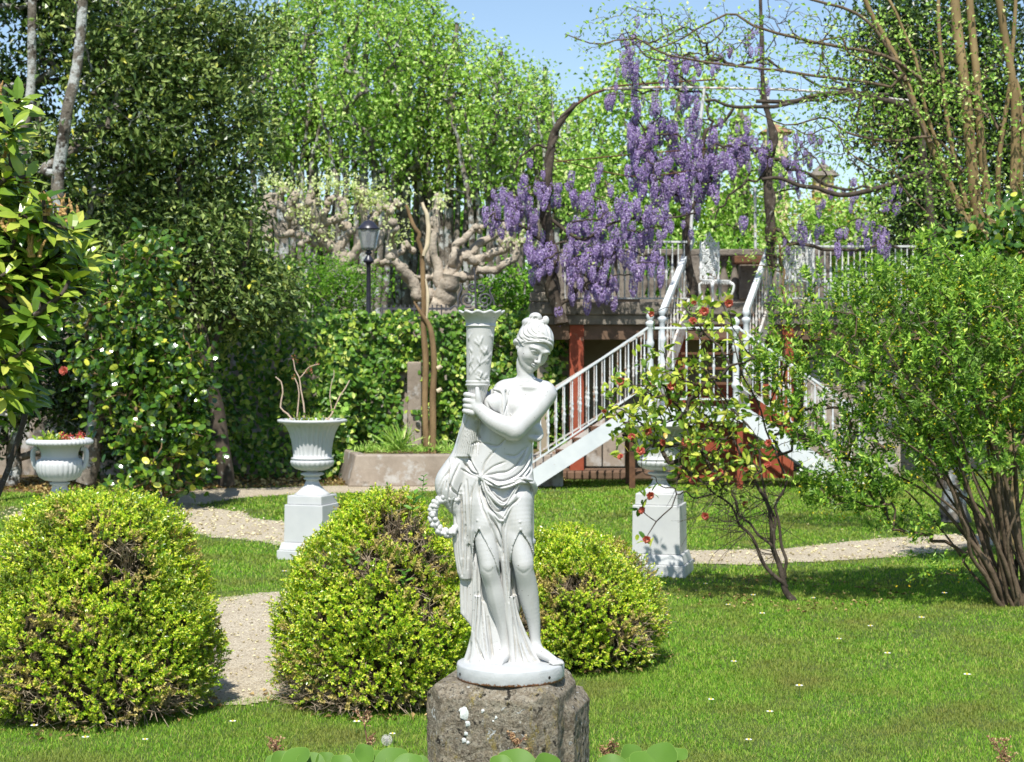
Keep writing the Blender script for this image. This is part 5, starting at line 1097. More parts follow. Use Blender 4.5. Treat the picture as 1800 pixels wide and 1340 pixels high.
# ---- box bushes
box_m = leafmat('box_leaf', [(0.0, (0.05, 0.14, 0.01)), (0.2, (0.16, 0.31, 0.02)), (0.45, (0.42, 0.56, 0.035)), (0.82, (0.68, 0.74, 0.08)), (0.95, (0.74, 0.70, 0.20)), (1.0, (0.55, 0.40, 0.2))], 0.22, 0.3, 1.0,
                patch=(5.0, 0.50, 0.72, (0.10, 0.17, 0.02)))
box_dry = leafmat('box_leaf_dry', [(0.0, (0.22, 0.15, 0.07)), (0.6, (0.42, 0.33, 0.14)), (1.0, (0.62, 0.50, 0.25))], 0.6, 0.2, 0.3)
def box_bush(c, R_, H_, label, seed, sprigs, lean=0.0, pw=2.2):
    rg = np.random.default_rng(seed); r_ = empty('box_bush', (c[0], c[1], 0)); tag(r_, label, 'bush', 'clipped box bushes')
    def surf_pt(th, s_, inset=0.0):
        z = H_*np.sin(s_*math.pi/2)**0.95; rr = R_*np.maximum(0, np.cos(s_*math.pi/2))**(2/pw)*(1.0)
        rr = rr*(0.93+0.10*np.sin(np.clip(z/H_*3.2, 0, math.pi)))     # slightly pinched at the foot
        v = np.stack([np.cos(th)*rr, np.sin(th)*rr, z], 1); lump = 0.050*vnoise(v*1.0, 4.2/max(R_, .3)*0.6, seed)+0.035*vnoise(v, 9, seed+3)+0.012*vnoise(v, 26, seed+5)
        n_ = unit(np.stack([np.cos(th)*H_, np.sin(th)*H_, 1.1*R_*z/H_*1.2+0.05], 1)); v = v+n_*(lump-inset)[:, None]
        v[:, 0] += lean*v[:, 2]
        return v+np.array([c[0], c[1], 0]), n_
    # solid dark core, standing in for the shade among the inner twigs
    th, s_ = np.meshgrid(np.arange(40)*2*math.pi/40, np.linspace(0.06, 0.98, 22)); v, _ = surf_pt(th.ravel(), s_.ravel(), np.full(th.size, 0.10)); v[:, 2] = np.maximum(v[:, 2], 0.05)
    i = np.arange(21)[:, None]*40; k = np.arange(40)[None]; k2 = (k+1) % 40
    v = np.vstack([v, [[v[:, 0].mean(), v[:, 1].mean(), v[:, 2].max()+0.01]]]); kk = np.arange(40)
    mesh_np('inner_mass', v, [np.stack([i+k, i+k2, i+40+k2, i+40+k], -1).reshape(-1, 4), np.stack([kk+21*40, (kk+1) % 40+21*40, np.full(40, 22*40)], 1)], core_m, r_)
    # sprigs
    N = sprigs; th = rg.uniform(0, 2*math.pi, N); s_ = np.arcsin(rg.uniform(0.03, 1, N)**0.9)/(math.pi/2)
    b, n_ = surf_pt(th, s_, rg.uniform(-0.012, 0.075, N)**1.0)
    mask = vnoise(b, 5.0, seed*1.3)+0.6*vnoise(b, 11, seed*2.1); low = np.clip(1-b[:, 2]/0.22, 0, 1)
    keep = rg.random(N) < np.clip(1.05-2.2*np.clip(mask-0.40, 0, 1)-0.85*low*rg.random(N), 0.05, 1)
    b, n_ = b[keep], n_[keep]; mk = mask[keep]; M = len(b)
    dr = unit(n_+rg.normal(size=(M, 3))*0.42+np.array([0, 0, 0.45])); K = 16
    t = np.tile(np.linspace(0.1, 1, K), M); ln = np.repeat(rg.uniform(0.035, 0.065, M), K)
    D = np.repeat(dr, K, 0); base = np.repeat(b, K, 0)+D*(t*ln)[:, None]
    s1 = unit(np.cross(D, rg.normal(size=(M*K, 3)))); ld = unit(D*0.75+s1*(1.15-t[:, None]*0.5)); nn = unit(np.repeat(n_, K, 0)*0.9+np.array([0, -0.1, 0.6])-s1*0.3+rg.normal(size=(M*K, 3))*0.45)
    dry = np.repeat((mk > 0.28) & (rg.random(M) < 0.5), K)
    for nm, sel, mt in (('foliage', ~dry, box_m), ('yellowed_foliage', dry, box_dry)):
        q = sel.sum()
        if q: leaves(nm, base[sel], ld[sel], nn[sel], rg.uniform(0.011, 0.020, q), rg.uniform(0.0065, 0.011, q), mt, r_, fold=0.18, droop=0.05)
    # bare twigs
    mb = MB(); Nt = int(N*0.24); th = rg.uniform(0, 2*math.pi, Nt*4); s_ = np.arcsin(rg.uniform(0.02, 1, Nt*4))/(math.pi/2); b, n_ = surf_pt(th, s_, np.full(Nt*4, 0.085))
    mask = vnoise(b, 5.0, seed*1.3)+0.6*vnoise(b, 11, seed*2.1)+(b[:, 2] < 0.25)*0.5; o_ = np.argsort(-mask+rg.normal(size=len(mask))*0.25)[:Nt]
    for p, n1 in zip(b[o_], n_[o_]):
        d1 = unit(n1*0.9+rg.normal(size=3)*0.6+np.array([0, 0, .2])); L = rg.uniform(0.07, 0.13); q = np.array([p, p+d1*L*.5+rg.normal(size=3)*0.008, p+d1*L+rg.normal(size=3)*0.015]); mb.tube(q, [0.0026, 0.002, 0.001], 3, caps=False)
    mb.build('twigs', twig_m, r_)
    mb = MB()
    for k in range(7):
        a = rg.uniform(0, 6.28); q = spline(np.array([[c[0]+0.06*math.cos(a), c[1]+0.06*math.sin(a), 0], [c[0]+0.15*R_*math.cos(a), c[1]+0.15*R_*math.sin(a), 0.12], [c[0]+0.55*R_*math.cos(a), c[1]+0.55*R_*math.sin(a), 0.35]]), 8); mb.tube(q, [0.018]*(len(q)-1)+[0.012], 6)
    mb.build('stems', twig_m, r_)
    return r_
def bush_at(px, top, base, wpx, label, seed, n_, lean=0.0, pw=2.2):
    d0 = FPX*CH/(base-HY); R_ = wpx/2*d0/FPX; d = d0+R_*0.86; R_ = wpx/2*d/FPX*0.965; H_ = CH-(top-HY)*(d)/FPX
    return box_bush((X_(px, d), d), R_, H_, label, seed, n_, lean, pw)
def X_(px, d): return (px-CX)/FPX*d
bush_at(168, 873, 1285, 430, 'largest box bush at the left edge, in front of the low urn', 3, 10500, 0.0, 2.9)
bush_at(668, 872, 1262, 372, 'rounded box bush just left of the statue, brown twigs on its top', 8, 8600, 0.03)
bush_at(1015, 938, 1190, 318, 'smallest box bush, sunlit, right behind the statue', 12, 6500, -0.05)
# stray privet shoots in the box bushes
privet_m = leafmat('privet_leaf', [(0, (0.04, 0.11, 0.02)), (0.5, (0.10, 0.22, 0.035)), (1, (0.18, 0.33, 0.06))], 0.35, 0.3, 0.5)
def shoots(spots, label, name='privet_shoot'):
    rg = np.random.default_rng(21)
    for (px, py, d, h, k, L, lab) in spots:
        base = P(px, py, d); r_ = empty(name, tuple(base)); tag(r_, lab, 'shoot', 'privet shoots growing through the box bushes')
        q = spline(np.array([base+[0, 0.12, -0.15], base, base+[0.01, -0.02, h]]), 10); MB().tube(q, 0.0022, 5).build('stem', privet_m, r_)
        ts = np.linspace(0.25, 1, k); pos = np.repeat(np.array([base+[0.01*t, -0.02*t, h*t] for t in ts]), 2, 0); a = np.arange(2*k)*math.pi+np.repeat(np.arange(k)*1.6+rg.uniform(0, 3), 2)
        t_ = unit(np.stack([np.cos(a), np.sin(a)*0.8-0.2, 0.55+0*a], 1)); nn = unit(np.stack([0*a, -0.5+0*a, 1+0*a], 1)+rg.normal(size=(2*k, 3))*0.25)
        leaves('foliage', pos, t_, nn, rg.uniform(.8, 1.1, 2*k)*L, L*0.4, privet_m, r_, kind='big', fold=0.15, droop=0.15)
shoots([(100, 958, 8.05, 0.07, 2, 0.09, 'large-leaved pale shoot near the top of the left box bush'), (60, 935, 8.2, 0.12, 5, 0.035, 'slim dark shoot at the upper left of the left box bush'),
        (708, 1050, 8.1, 0.12, 5, 0.05, 'leafy shoot in the middle of the central box bush'), (620, 1000, 8.15, 0.08, 4, 0.045, 'small shoot left of centre in the central box bush'),
        (725, 905, 8.25, 0.10, 4, 0.05, 'dark shoot near the top of the central box bush beside the statue'), (742, 880, 8.6, 0.12, 5, 0.035, 'upright shoot poking above the central box bush')], '')

# ---- ivy wall
ivy_m = leafmat('ivy_leaf', [(0.0, (0.02, 0.06, 0.010)), (0.35, (0.06, 0.15, 0.016)), (0.68, (0.17, 0.29, 0.035)), (0.9, (0.38, 0.46, 0.08)), (1.0, (0.60, 0.60, 0.22))], 0.34, 0.25, 0.6, patch=(1.3, 0.45, 0.7, (0.08, 0.20, 0.02)))
def wall_leaves(name, label, cat, x0, x1, ztop, d, dens, L, W, mat, thick=0.3, hole=None, seed=0, zmin=0.0, group=None, kind='big', topamp=0.08):
    rg = np.random.default_rng(seed); A = (x1-x0)*(ztop-zmin); N = int(A*dens); x = rg.uniform(x0, x1, N); z = rg.uniform(zmin, ztop, N)
    v = np.stack([x, z*0, z], 1); top = ztop+topamp*vnoise(np.stack([x, 0*x, 0*x], 1), 3.0, seed); z = zmin+(z-zmin)*(top-zmin)/(ztop-zmin)
    dep = thick*(0.35+0.35*vnoise(v, 2.1, seed)+0.25*vnoise(v, 6.3, seed+1)); 
    if hole is not None: keep = hole(x, z, rg); x, z, dep = x[keep], z[keep], dep[keep]
    N = len(x); cl = rg.uniform(0, 0.10, N)
    pos = np.stack([x, d-np.maximum(0, dep)-0.01+cl, z], 1); t = unit(np.stack([rg.normal(size=N)*0.8, -0.3+0*x, -0.55+rg.normal(size=N)*0.6], 1)); nn = unit(np.stack([rg.normal(size=N)*0.45, -0.8+0*x, 0.55+rg.normal(size=N)*0.4], 1))
    o = leaves(name, pos, t, nn, L*rg.uniform(0.6, 1.3, N), W*rg.uniform(0.6, 1.3, N), mat, kind=kind, fold=0.2, droop=0.15); tag(o, label, cat, group); return o
zt = Zv(548, 23.2)
def ivyhole(x, z, rg):
    px = x/23.3*3000+900; py = HY-(z-CH)/23.3*3000
    bare = ((px > 704) & (px < 748) & (py > 645+8*np.sin(px*.3)) & (py < 790))|((px > 600) & (px < 640) & (py > 700) & (np.sin(px*0.4+py*0.11) > 0.4))
    return ~bare|(rg.random(len(x)) < 0.10)
wall_leaves('ivy', 'sunlit ivy blanketing the garden wall between the hedge and the terrace', 'ivy', X(560, 23.3), X(992, 23.3), zt, 23.28, 1050, 0.076, 0.068, ivy_m, 0.5, ivyhole, 4)
wall_leaves('ivy_hedge', 'denser green climbing hedge left of the ivy wall, behind the tall urn', 'hedge', X(335, 22.6), X(625, 22.6), Zv(556, 22.6), 22.6, 900, 0.085, 0.06, ivy_m, 0.5, lambda x, z, rg: (rg.random(len(x)) < np.clip(0.35+z*1.2, 0, 1)), 9)

# ---- generic crowns
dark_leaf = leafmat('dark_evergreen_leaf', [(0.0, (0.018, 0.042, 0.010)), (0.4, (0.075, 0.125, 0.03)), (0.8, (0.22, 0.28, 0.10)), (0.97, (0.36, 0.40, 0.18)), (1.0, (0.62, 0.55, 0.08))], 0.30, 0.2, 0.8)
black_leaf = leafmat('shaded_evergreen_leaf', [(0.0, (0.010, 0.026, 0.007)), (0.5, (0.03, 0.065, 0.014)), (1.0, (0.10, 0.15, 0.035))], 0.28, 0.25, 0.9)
fresh_leaf = leafmat('fresh_green_leaf', [(0.0, (0.10, 0.21, 0.035)), (0.45, (0.27, 0.43, 0.09)), (0.85, (0.48, 0.62, 0.22)), (1.0, (0.66, 0.74, 0.42))], 0.5, 0.38, 0.4)
mid_leaf = leafmat('mid_green_leaf', [(0.0, (0.045, 0.13, 0.015)), (0.5, (0.13, 0.29, 0.035)), (1.0, (0.30, 0.47, 0.08))], 0.45, 0.35, 0.4)
tuft_leaf = leafmat('pale_young_leaf', [(0.0, (0.36, 0.44, 0.20)), (0.5, (0.62, 0.66, 0.42)), (1.0, (0.80, 0.80, 0.62))], 0.55, 0.4, 0.3)
def tree(name, label, cat, trunks, d, blobs, nclump, k, spread, L, W, leaf, bark, seed, group=None, tw=0.006, rmax=0.06, upb=0.2, kind='small', dd=0.8, seedlen=14, face=(0, -0.5, 0.6), wob=0.06, trunkname='trunk', td=0.0):
    """trunks [(points px, widths px)]; blobs [(cx, cy, rx, ry, weight)] in photo pixels at distance d, depth dd metres"""
    rg = np.random.default_rng(seed); b0 = px3([trunks[0][0][0]], d)[0]; r_ = empty(name, (b0[0], b0[1], 0)); tag(r_, label, cat, group)
    mb = MB(); seeds = []
    for pts, wp in trunks:
        q = stem(mb, pts, d-td, wp, 12, wob*0.5, seed, 30); seeds += list(q[len(q)//4:][::2])
    w_ = np.array([b[4] for b in blobs], float); w_ /= w_.sum(); ch = rg.choice(len(blobs), nclump, p=w_); cs = []
    for i, b in enumerate(blobs):
        n_ = int((ch == i).sum()); bd = b[5] if len(b) > 5 else dd
        cs.append(ell_pts(n_, P(b[0], b[1], d), (b[2]*d/FPX, bd, b[3]*d/FPX), 0.3, rg))
    cs = np.concatenate(cs)
    bm = mb; nb = min(len(cs), 260); sub = cs[rg.choice(len(cs), nb, replace=False)]
    connect(bm, seeds, sub, tw, 0.5, seed, wob+0.04, 5, rmax)
    bm.build(trunkname, bark, r_, smooth=True)
    out = unit(cs-np.array(P(blobs[0][0], blobs[0][1], d)))
    pos, t, nn, Ls, Ws = clump_leaves(cs, k, spread, L, W, rg=rg, upb=upb, out=out, outb=0.5, face=face)
    ok = pos[:, 2] > 0.05
    leaves('foliage', pos[ok], t[ok], nn[ok], Ls[ok], Ws[ok], leaf, r_, kind=kind, fold=0.2, droop=0.2)
    return r_
# left evergreens
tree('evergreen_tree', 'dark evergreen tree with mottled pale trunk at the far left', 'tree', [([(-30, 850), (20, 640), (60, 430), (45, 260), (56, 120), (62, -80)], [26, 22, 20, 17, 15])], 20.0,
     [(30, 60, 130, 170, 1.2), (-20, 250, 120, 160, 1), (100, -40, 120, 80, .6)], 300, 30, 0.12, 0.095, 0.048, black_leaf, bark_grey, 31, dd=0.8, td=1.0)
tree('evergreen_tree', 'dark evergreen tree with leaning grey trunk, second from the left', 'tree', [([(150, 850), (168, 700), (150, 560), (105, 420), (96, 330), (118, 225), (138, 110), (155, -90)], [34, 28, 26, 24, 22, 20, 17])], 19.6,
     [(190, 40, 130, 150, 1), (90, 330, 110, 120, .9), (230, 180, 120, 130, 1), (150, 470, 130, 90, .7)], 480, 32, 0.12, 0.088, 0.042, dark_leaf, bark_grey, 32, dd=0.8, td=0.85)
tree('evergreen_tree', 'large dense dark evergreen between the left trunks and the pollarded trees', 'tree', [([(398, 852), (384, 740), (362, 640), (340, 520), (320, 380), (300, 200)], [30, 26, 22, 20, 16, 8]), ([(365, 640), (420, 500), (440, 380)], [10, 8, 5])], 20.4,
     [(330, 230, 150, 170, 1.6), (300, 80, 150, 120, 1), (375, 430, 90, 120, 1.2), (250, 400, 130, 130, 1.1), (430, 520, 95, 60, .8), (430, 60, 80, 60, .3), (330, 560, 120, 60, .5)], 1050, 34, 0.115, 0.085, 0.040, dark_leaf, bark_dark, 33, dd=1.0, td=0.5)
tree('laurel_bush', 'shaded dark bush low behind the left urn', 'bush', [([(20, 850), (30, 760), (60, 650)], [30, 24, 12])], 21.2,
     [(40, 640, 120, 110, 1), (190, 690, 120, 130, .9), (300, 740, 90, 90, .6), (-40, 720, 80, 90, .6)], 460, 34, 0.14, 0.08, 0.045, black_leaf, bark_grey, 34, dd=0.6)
# tall clipped limes beyond the wall
limes = [([(500, 640, 36), (498, 380, 36), (470, 60, 36)], (480, 190, 55, 180)), ([(560, 640), (556, 350), (545, 10)], (560, 150, 75, 220)), ([(640, 640), (640, 340), (650, -10)], (650, 150, 80, 230)), ([(715, 640), (712, 330), (720, 20)], (725, 170, 72, 220)),
         ([(790, 640), (790, 330), (800, 40)], (800, 210, 62, 180)), ([(870, 640), (868, 340), (880, 90)], (875, 240, 55, 160)), ([(945, 640), (945, 340), (958, 120)], (940, 265, 50, 150)), ([(995, 640), (998, 350), (1000, 200)], (990, 290, 36, 120))]
names = ['first', 'second', 'third', 'fourth', 'fifth', 'sixth', 'seventh', 'eighth']
for i, (tr, (bx, by, rx, ry)) in enumerate(limes):
    d = 36+1.2*math.sin(i*2.3); x = tr[0][0]
    extra_ = [([(x+o_, 560), (x+o_*1.4, 300), (x+o_*2.0, 60+abs(o_)*2+by*0.3)], [12, 9, 3]) for o_ in (-38, -26, -12, 12, 24, 36)]
    tree('lime_tree', f'upright light green tree, {names[i]} from the left in the row behind the pollards', 'tree', [([q[:2] for q in tr], [22, 17, 7])]+extra_, d,
         [(bx, by-ry*0.18, rx, ry*0.85, 1), (bx, by+ry*0.45, rx*1.05, ry*0.40, .16)], int(rx*ry/36), 17, 0.15, 0.085, 0.070, fresh_leaf, bark_grey, 50+i, 'row of fresh green trees', tw=0.010, dd=1.2, kind='small', upb=-0.2, face=(0, -0.5, 0.9))
# trees filling behind
tree('maple_tree', 'airy bright green tree behind the wisteria pergola', 'tree', [([(1150, 600), (1160, 400), (1180, 250), (1200, 120)], [26, 20, 14, 6]), ([(1330, 600), (1300, 420), (1290, 300)], [16, 12, 6])], 31,
     [(1160, 200, 130, 130, 1), (1100, 340, 120, 90, 1), (1270, 340, 120, 80, .8), (1320, 250, 70, 60, .12), (1220, 420, 200, 60, 1), (1060, 250, 60, 90, .3)], 640, 20, 0.22, 0.095, 0.075, fresh_leaf, bark_grey, 71, dd=1.4, upb=-0.1)
tree('maple_tree', 'low bright green tree behind the right end of the terrace', 'tree', [([(1520, 600), (1510, 450), (1500, 380)], [14, 10, 5])], 29, [(1500, 400, 80, 50, 1), (1560, 340, 50, 40, .4), (1420, 430, 90, 40, .7), (1600, 440, 80, 60, .7)], 190, 20, 0.2, 0.095, 0.07, fresh_leaf, bark_grey, 72, dd=0.9)
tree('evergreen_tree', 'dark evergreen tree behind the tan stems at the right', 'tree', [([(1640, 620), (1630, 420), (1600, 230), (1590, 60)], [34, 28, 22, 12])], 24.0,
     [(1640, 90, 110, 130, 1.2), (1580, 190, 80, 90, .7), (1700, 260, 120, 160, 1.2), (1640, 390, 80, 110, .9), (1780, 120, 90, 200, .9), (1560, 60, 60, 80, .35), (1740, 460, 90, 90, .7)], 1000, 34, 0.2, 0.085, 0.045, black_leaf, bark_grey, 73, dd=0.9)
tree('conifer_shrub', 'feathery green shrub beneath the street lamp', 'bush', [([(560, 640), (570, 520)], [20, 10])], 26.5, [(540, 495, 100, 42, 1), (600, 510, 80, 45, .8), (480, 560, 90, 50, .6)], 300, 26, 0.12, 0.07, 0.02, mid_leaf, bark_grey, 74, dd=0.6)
tree('laurel_bush', 'green bush between the iron gate and the terrace', 'bush', [([(905, 640), (905, 540)], [14, 8])], 28.6, [(915, 515, 45, 45, 1), (940, 540, 40, 50, .6), (870, 520, 30, 25, .3)], 110, 26, 0.14, 0.08, 0.045, mid_leaf, bark_grey, 75, dd=0.5)
tree('laurel_bush', 'light green bush seen through the left terrace railing', 'bush', [([(1100, 620), (1100, 500)], [12, 8])], 29.5, [(1080, 470, 90, 50, 1), (1190, 480, 90, 50, 1), (1300, 470, 70, 40, .7)], 260, 24, 0.16, 0.08, 0.05, mid_leaf, bark_grey, 76, dd=0.5)
def far_hedge(name, label, px0, px1, ytop, d, seed, mat, L=0.16):
    wall_leaves(name, label, 'hedge', X(px0, d), X(px1, d), Zv(ytop, d), d, 240, L, L*0.7, mat, 1.0, None, seed, 0.0, None, 'small', 0.5)
    MB().box(X(px0, d)+0.8, X(px1, d)-0.8, d+0.2, d+0.5, 0, Zv(ytop+45, d)).build('hedge_core', core_m, bpy.data.objects[name] if name in bpy.data.objects else None)
far_hedge('boundary_hedge', 'dark far hedge closing the view behind the street lamp', -150, 960, 330, 41, 5, mid_leaf)
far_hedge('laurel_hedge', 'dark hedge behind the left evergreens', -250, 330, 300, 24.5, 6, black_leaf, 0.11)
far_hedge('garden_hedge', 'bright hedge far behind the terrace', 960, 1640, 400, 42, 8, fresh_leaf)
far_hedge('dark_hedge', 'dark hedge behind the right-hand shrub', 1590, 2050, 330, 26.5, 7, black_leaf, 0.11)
# ---- pollards
def pollard(name, label, d, limbs, seed, knobs=True):
    rg = np.random.default_rng(seed); b0 = P(*limbs[0][0][0], d); r_ = empty(name, (b0[0], b0[1], 0)); tag(r_, label, 'tree', 'pollarded trees beyond the wall')
    tips = []
    for j, (pts, wp) in enumerate(limbs):
        mb = MB(); q = spline(px3(pts, d), 26); q[:, 1] += np.interp(np.linspace(0, 1, len(q)), [0, 1], [0, rg.uniform(-0.5, 0.5)]); q = wobble(q, 0.035, seed+j)
        w_ = np.interp(np.linspace(0, 1, len(q)), np.linspace(0, 1, len(wp)), wp)*0.88*(1+0.10*np.sin(np.arange(len(q))*1.7+j)+0.05*np.sin(np.arange(len(q))*3.9+j))
        mb.tube(q, w_*d/FPX/2, 12); tips.append(q[-1])
        if knobs and j:
            for _ in range(3):
                c = q[-1]+rg.normal(size=3)*0.05; s_ = SPH*rg.uniform(0.045, 0.075)*(1+0.2*rg.normal(size=(len(SPH), 1))*0.5)
                mb.add(s_+c, SPHF)
        mb.build('trunk' if j == 0 else 'limb', bark_pollard, r_, smooth=True)
    return r_, np.array(tips)
def sphere_np(n=10, m_=7):
    V = [[0, 0, -1.0]]
    for i in range(1, m_):
        a = math.pi*i/m_-math.pi/2; V += [[math.cos(a)*math.cos(t), math.cos(a)*math.sin(t), math.sin(a)] for t in np.arange(n)*2*math.pi/n]
    V.append([0, 0, 1.0]); F = [[0, 1+(k+1) % n, 1+k] for k in range(n)]+[[len(V)-1, 1+(m_-2)*n+k, 1+(m_-2)*n+(k+1) % n] for k in range(n)]
    Q = [[1+i*n+k, 1+i*n+(k+1) % n, 1+(i+1)*n+(k+1) % n, 1+(i+1)*n+k] for i in range(m_-2) for k in range(n)]
    return np.array(V), [np.array(F), np.array(Q)]
SPH, SPHF = sphere_np()
rA, tA = pollard('pollard_plane_tree', 'gnarled pollarded tree with thick curving limbs behind the torch', 27.5, [
    ([(772, 640), (775, 560), (783, 520), (795, 490)], [62, 56, 44, 34]), ([(790, 505), (800, 470), (819, 445), (845, 424), (878, 402)], [30, 24, 21, 17, 14]), ([(815, 452), (838, 457), (862, 452), (885, 437), (899, 412)], [19, 18, 17, 16, 15]),
    ([(838, 474), (868, 474), (892, 466), (910, 450), (920, 426)], [16, 16, 15, 15, 14]), ([(800, 495), (822, 486), (842, 474)], [20, 18, 16]), ([(848, 462), (868, 448), (886, 436), (888, 425)], [12, 11, 11, 10]), ([(795, 470), (803, 440), (808, 425), (832, 404)], [17, 15, 15, 14]),
    ([(775, 500), (764, 455), (761, 411), (765, 375), (772, 362)], [24, 17, 15, 14, 13]), ([(765, 530), (733, 515), (708, 480), (694, 462)], [30, 24, 22, 17]), ([(696, 465), (689, 440), (690, 415), (703, 399)], [16, 14, 13, 10]), ([(694, 462), (715, 478), (740, 490)], [11, 10, 8]),
    ([(745, 500), (758, 478), (752, 440), (760, 400)], [14, 12, 11, 10]), ([(660, 462), (690, 446), (718, 426)], [13, 12, 10])], 91)
rB, tB = pollard('pollard_plane_tree', 'gnarled pollarded tree with upright knuckled limbs left of the lamp', 29, [
    ([(590, 640), (592, 520), (590, 440)], [60, 52, 40]), ([(590, 440), (570, 420), (556, 400), (558, 352)], [26, 22, 18, 14]), ([(556, 408), (575, 372), (580, 352)], [16, 14, 13]), ([(560, 405), (590, 385), (602, 378), (595, 350)], [17, 16, 14, 12]),
    ([(552, 405), (540, 380), (545, 350)], [14, 12, 12]), ([(595, 440), (615, 410), (606, 392)], [20, 14, 11]), ([(600, 470), (630, 440), (640, 400), (637, 345)], [24, 20, 16, 13]), ([(640, 410), (660, 375), (665, 352)], [14, 12, 11]), ([(520, 400), (505, 380), (490, 345)], [14, 14, 16]),
    ([(560, 430), (520, 415), (492, 405), (475, 350)], [20, 16, 14, 16]), ([(600, 480), (640, 470), (660, 430), (680, 380)], [18, 15, 13, 12]), ([(680, 385), (690, 360), (700, 355)], [11, 10, 10]), ([(575, 440), (560, 425), (525, 430)], [18, 14, 12]), ([(470, 420), (468, 380), (470, 345)], [20, 20, 22]), ([(500, 400), (512, 370), (515, 345)], [16, 16, 18])], 92)
def tufts(centers, root, seed, k=75, sp=0.14, name='young_leaf_tuft'):
    rg = np.random.default_rng(seed)
    for c in centers:
        cs = c[None]+rg.normal(size=(3, 3))*np.array([0.16, 0.1, 0.07]); pos, t, nn, L, W = clump_leaves(cs, k//3, 0.075, 0.06, 0.045, rg=rg, upb=0.6, face=(0, -0.5, 0.8)); leaves(name, pos, t, nn, L, W, tuft_leaf, root, fold=0.2)
tufts([P(x, y, 28.6) for x, y in ((490, 325), (520, 332), (556, 322), (588, 322), (600, 340), (575, 338), (641, 325), (655, 345), (665, 350), (612, 368), (518, 365), (532, 378), (635, 355), (700, 358), (545, 398), (480, 318), (595, 330))], rB, 5)
tufts([P(x, y, 27.2) for x, y in ((680, 396), (725, 424), (760, 355), (770, 365), (868, 398), (900, 412), (915, 425), (702, 398))], rA, 6, 40)
# ---- dead forked trunk
def dead_trunk():
    d = 22.1; r_ = empty('dead_tree', (X(755, d), d, 0)); tag(r_, 'bare split trunk of two twisted strands rising to a pale fork before the ivy', 'dead tree')
    mb = MB(); stem(mb, [(754, 812), (752, 790), (747, 705), (748, 620), (744, 560), (746, 518), (742, 450)], d, [15, 12, 11, 12, 10, 10, 9], 10, 0.01, 1); stem(mb, [(766, 812), (764, 790), (761, 705), (764, 641), (757, 578), (740, 552), (727, 531)], d-0.05, [16, 13, 12, 11, 10, 8, 3], 10, 0.01, 2)
    mb.build('trunk', bark_brown, r_, smooth=True)
    mb = MB(); stem(mb, [(742, 452), (738, 425), (731, 405), (720, 378), (712, 360)], d, [8, 8, 8, 7, 5], 9, 0.008, 3); mb.build('dark_prong', bark_brown, r_, smooth=True)
    pale = surf('bare_pale_wood', (0.50, 0.40, 0.25), (0.66, 0.56, 0.40), 9, 0.75, 0.4, 0.006, 30, stretch=(1, 1, .2))
    mb = MB(); stem(mb, [(745, 450), (752, 425), (753, 398), (748, 375), (743, 356)], d-0.03, [7, 9, 9, 8, 5], 9, 0.006, 4); stem(mb, [(750, 562), (752, 520), (748, 490)], d-0.06, [3, 7, 2], 8); mb.build('pale_prong', pale, r_, smooth=True)
    for y, s_ in ((688, 1), (648, 1)):
        p = P(769, y, d-0.07); mb = MB(); mb.tube([p, p+np.array([0.05, -0.01, 0.03])], [0.03, 0.026], 10); mb.build('cut_stub', pale, r_)
dead_trunk()
# ---------------------------------------------------------------- big-leaved shrubs, camellias, wisteria
glossy_leaf = leafmat('glossy_camellia_leaf', [(0.0, (0.02, 0.055, 0.010)), (0.4, (0.05, 0.12, 0.016)), (0.8, (0.13, 0.22, 0.03)), (0.95, (0.28, 0.34, 0.05)), (1.0, (0.66, 0.60, 0.10))], 0.12, 0.22, 1.3)
young_leaf = leafmat('young_camellia_leaf', [(0.0, (0.06, 0.14, 0.02)), (0.35, (0.18, 0.28, 0.04)), (0.7, (0.44, 0.50, 0.08)), (0.95, (0.66, 0.64, 0.16)), (1.0, (0.56, 0.36, 0.12))], 0.25, 0.4, 0.7)
rhodo_leaf = leafmat('long_leathery_leaf', [(0.0, (0.04, 0.10, 0.014)), (0.4, (0.13, 0.215, 0.03)), (0.8, (0.30, 0.365, 0.06)), (1.0, (0.50, 0.49, 0.12))], 0.14, 0.3, 0.8)
forsy_leaf = leafmat('bright_shrub_leaf', [(0.0, (0.035, 0.10, 0.015)), (0.4, (0.14, 0.27, 0.04)), (0.8, (0.33, 0.49, 0.08)), (1.0, (0.54, 0.64, 0.18))], 0.35, 0.33, 0.6, patch=(2.6, 0.50, 0.70, (0.13, 0.24, 0.04)))
red_m1 = leafmat('red_petal', [(0.0, (0.30, 0.05, 0.05)), (0.6, (0.50, 0.12, 0.11)), (1.0, (0.68, 0.34, 0.27))], 0.5, 0.3, 0.4)
yel_m = leafmat('yellow_petal', [(0.0, (0.60, 0.38, 0.02)), (0.5, (0.78, 0.58, 0.04)), (1.0, (0.85, 0.72, 0.12))], 0.55, 0.35, 0.3)
def flower(c, r, axis, mat, parent, seed, name='flower', petals=22):
    """double camellia bloom of cupped overlapping petals"""
    rg = np.random.default_rng(seed); ax = unit(np.array(axis, float)); a = unit(np.cross(ax, [0.3, 0.2, 1])); b_ = np.cross(ax, a); k = np.arange(petals); th = k*2.4; ring = k/petals
    rad_ = np.cos(th)[:, None]*a+np.sin(th)[:, None]*b_; pos = c+rad_*0.08*r; t = unit(rad_*(0.35+ring[:, None])+ax*(1.05-ring[:, None]*0.8)); nn = unit(ax-rad_*(1.1-ring[:, None])+rg.normal(size=(petals, 3))*.15)
    return leaves(name, pos, t, nn, r*(0.75+0.45*ring), r*0.8, mat, parent, kind='oval', fold=-0.3, droop=0.12)
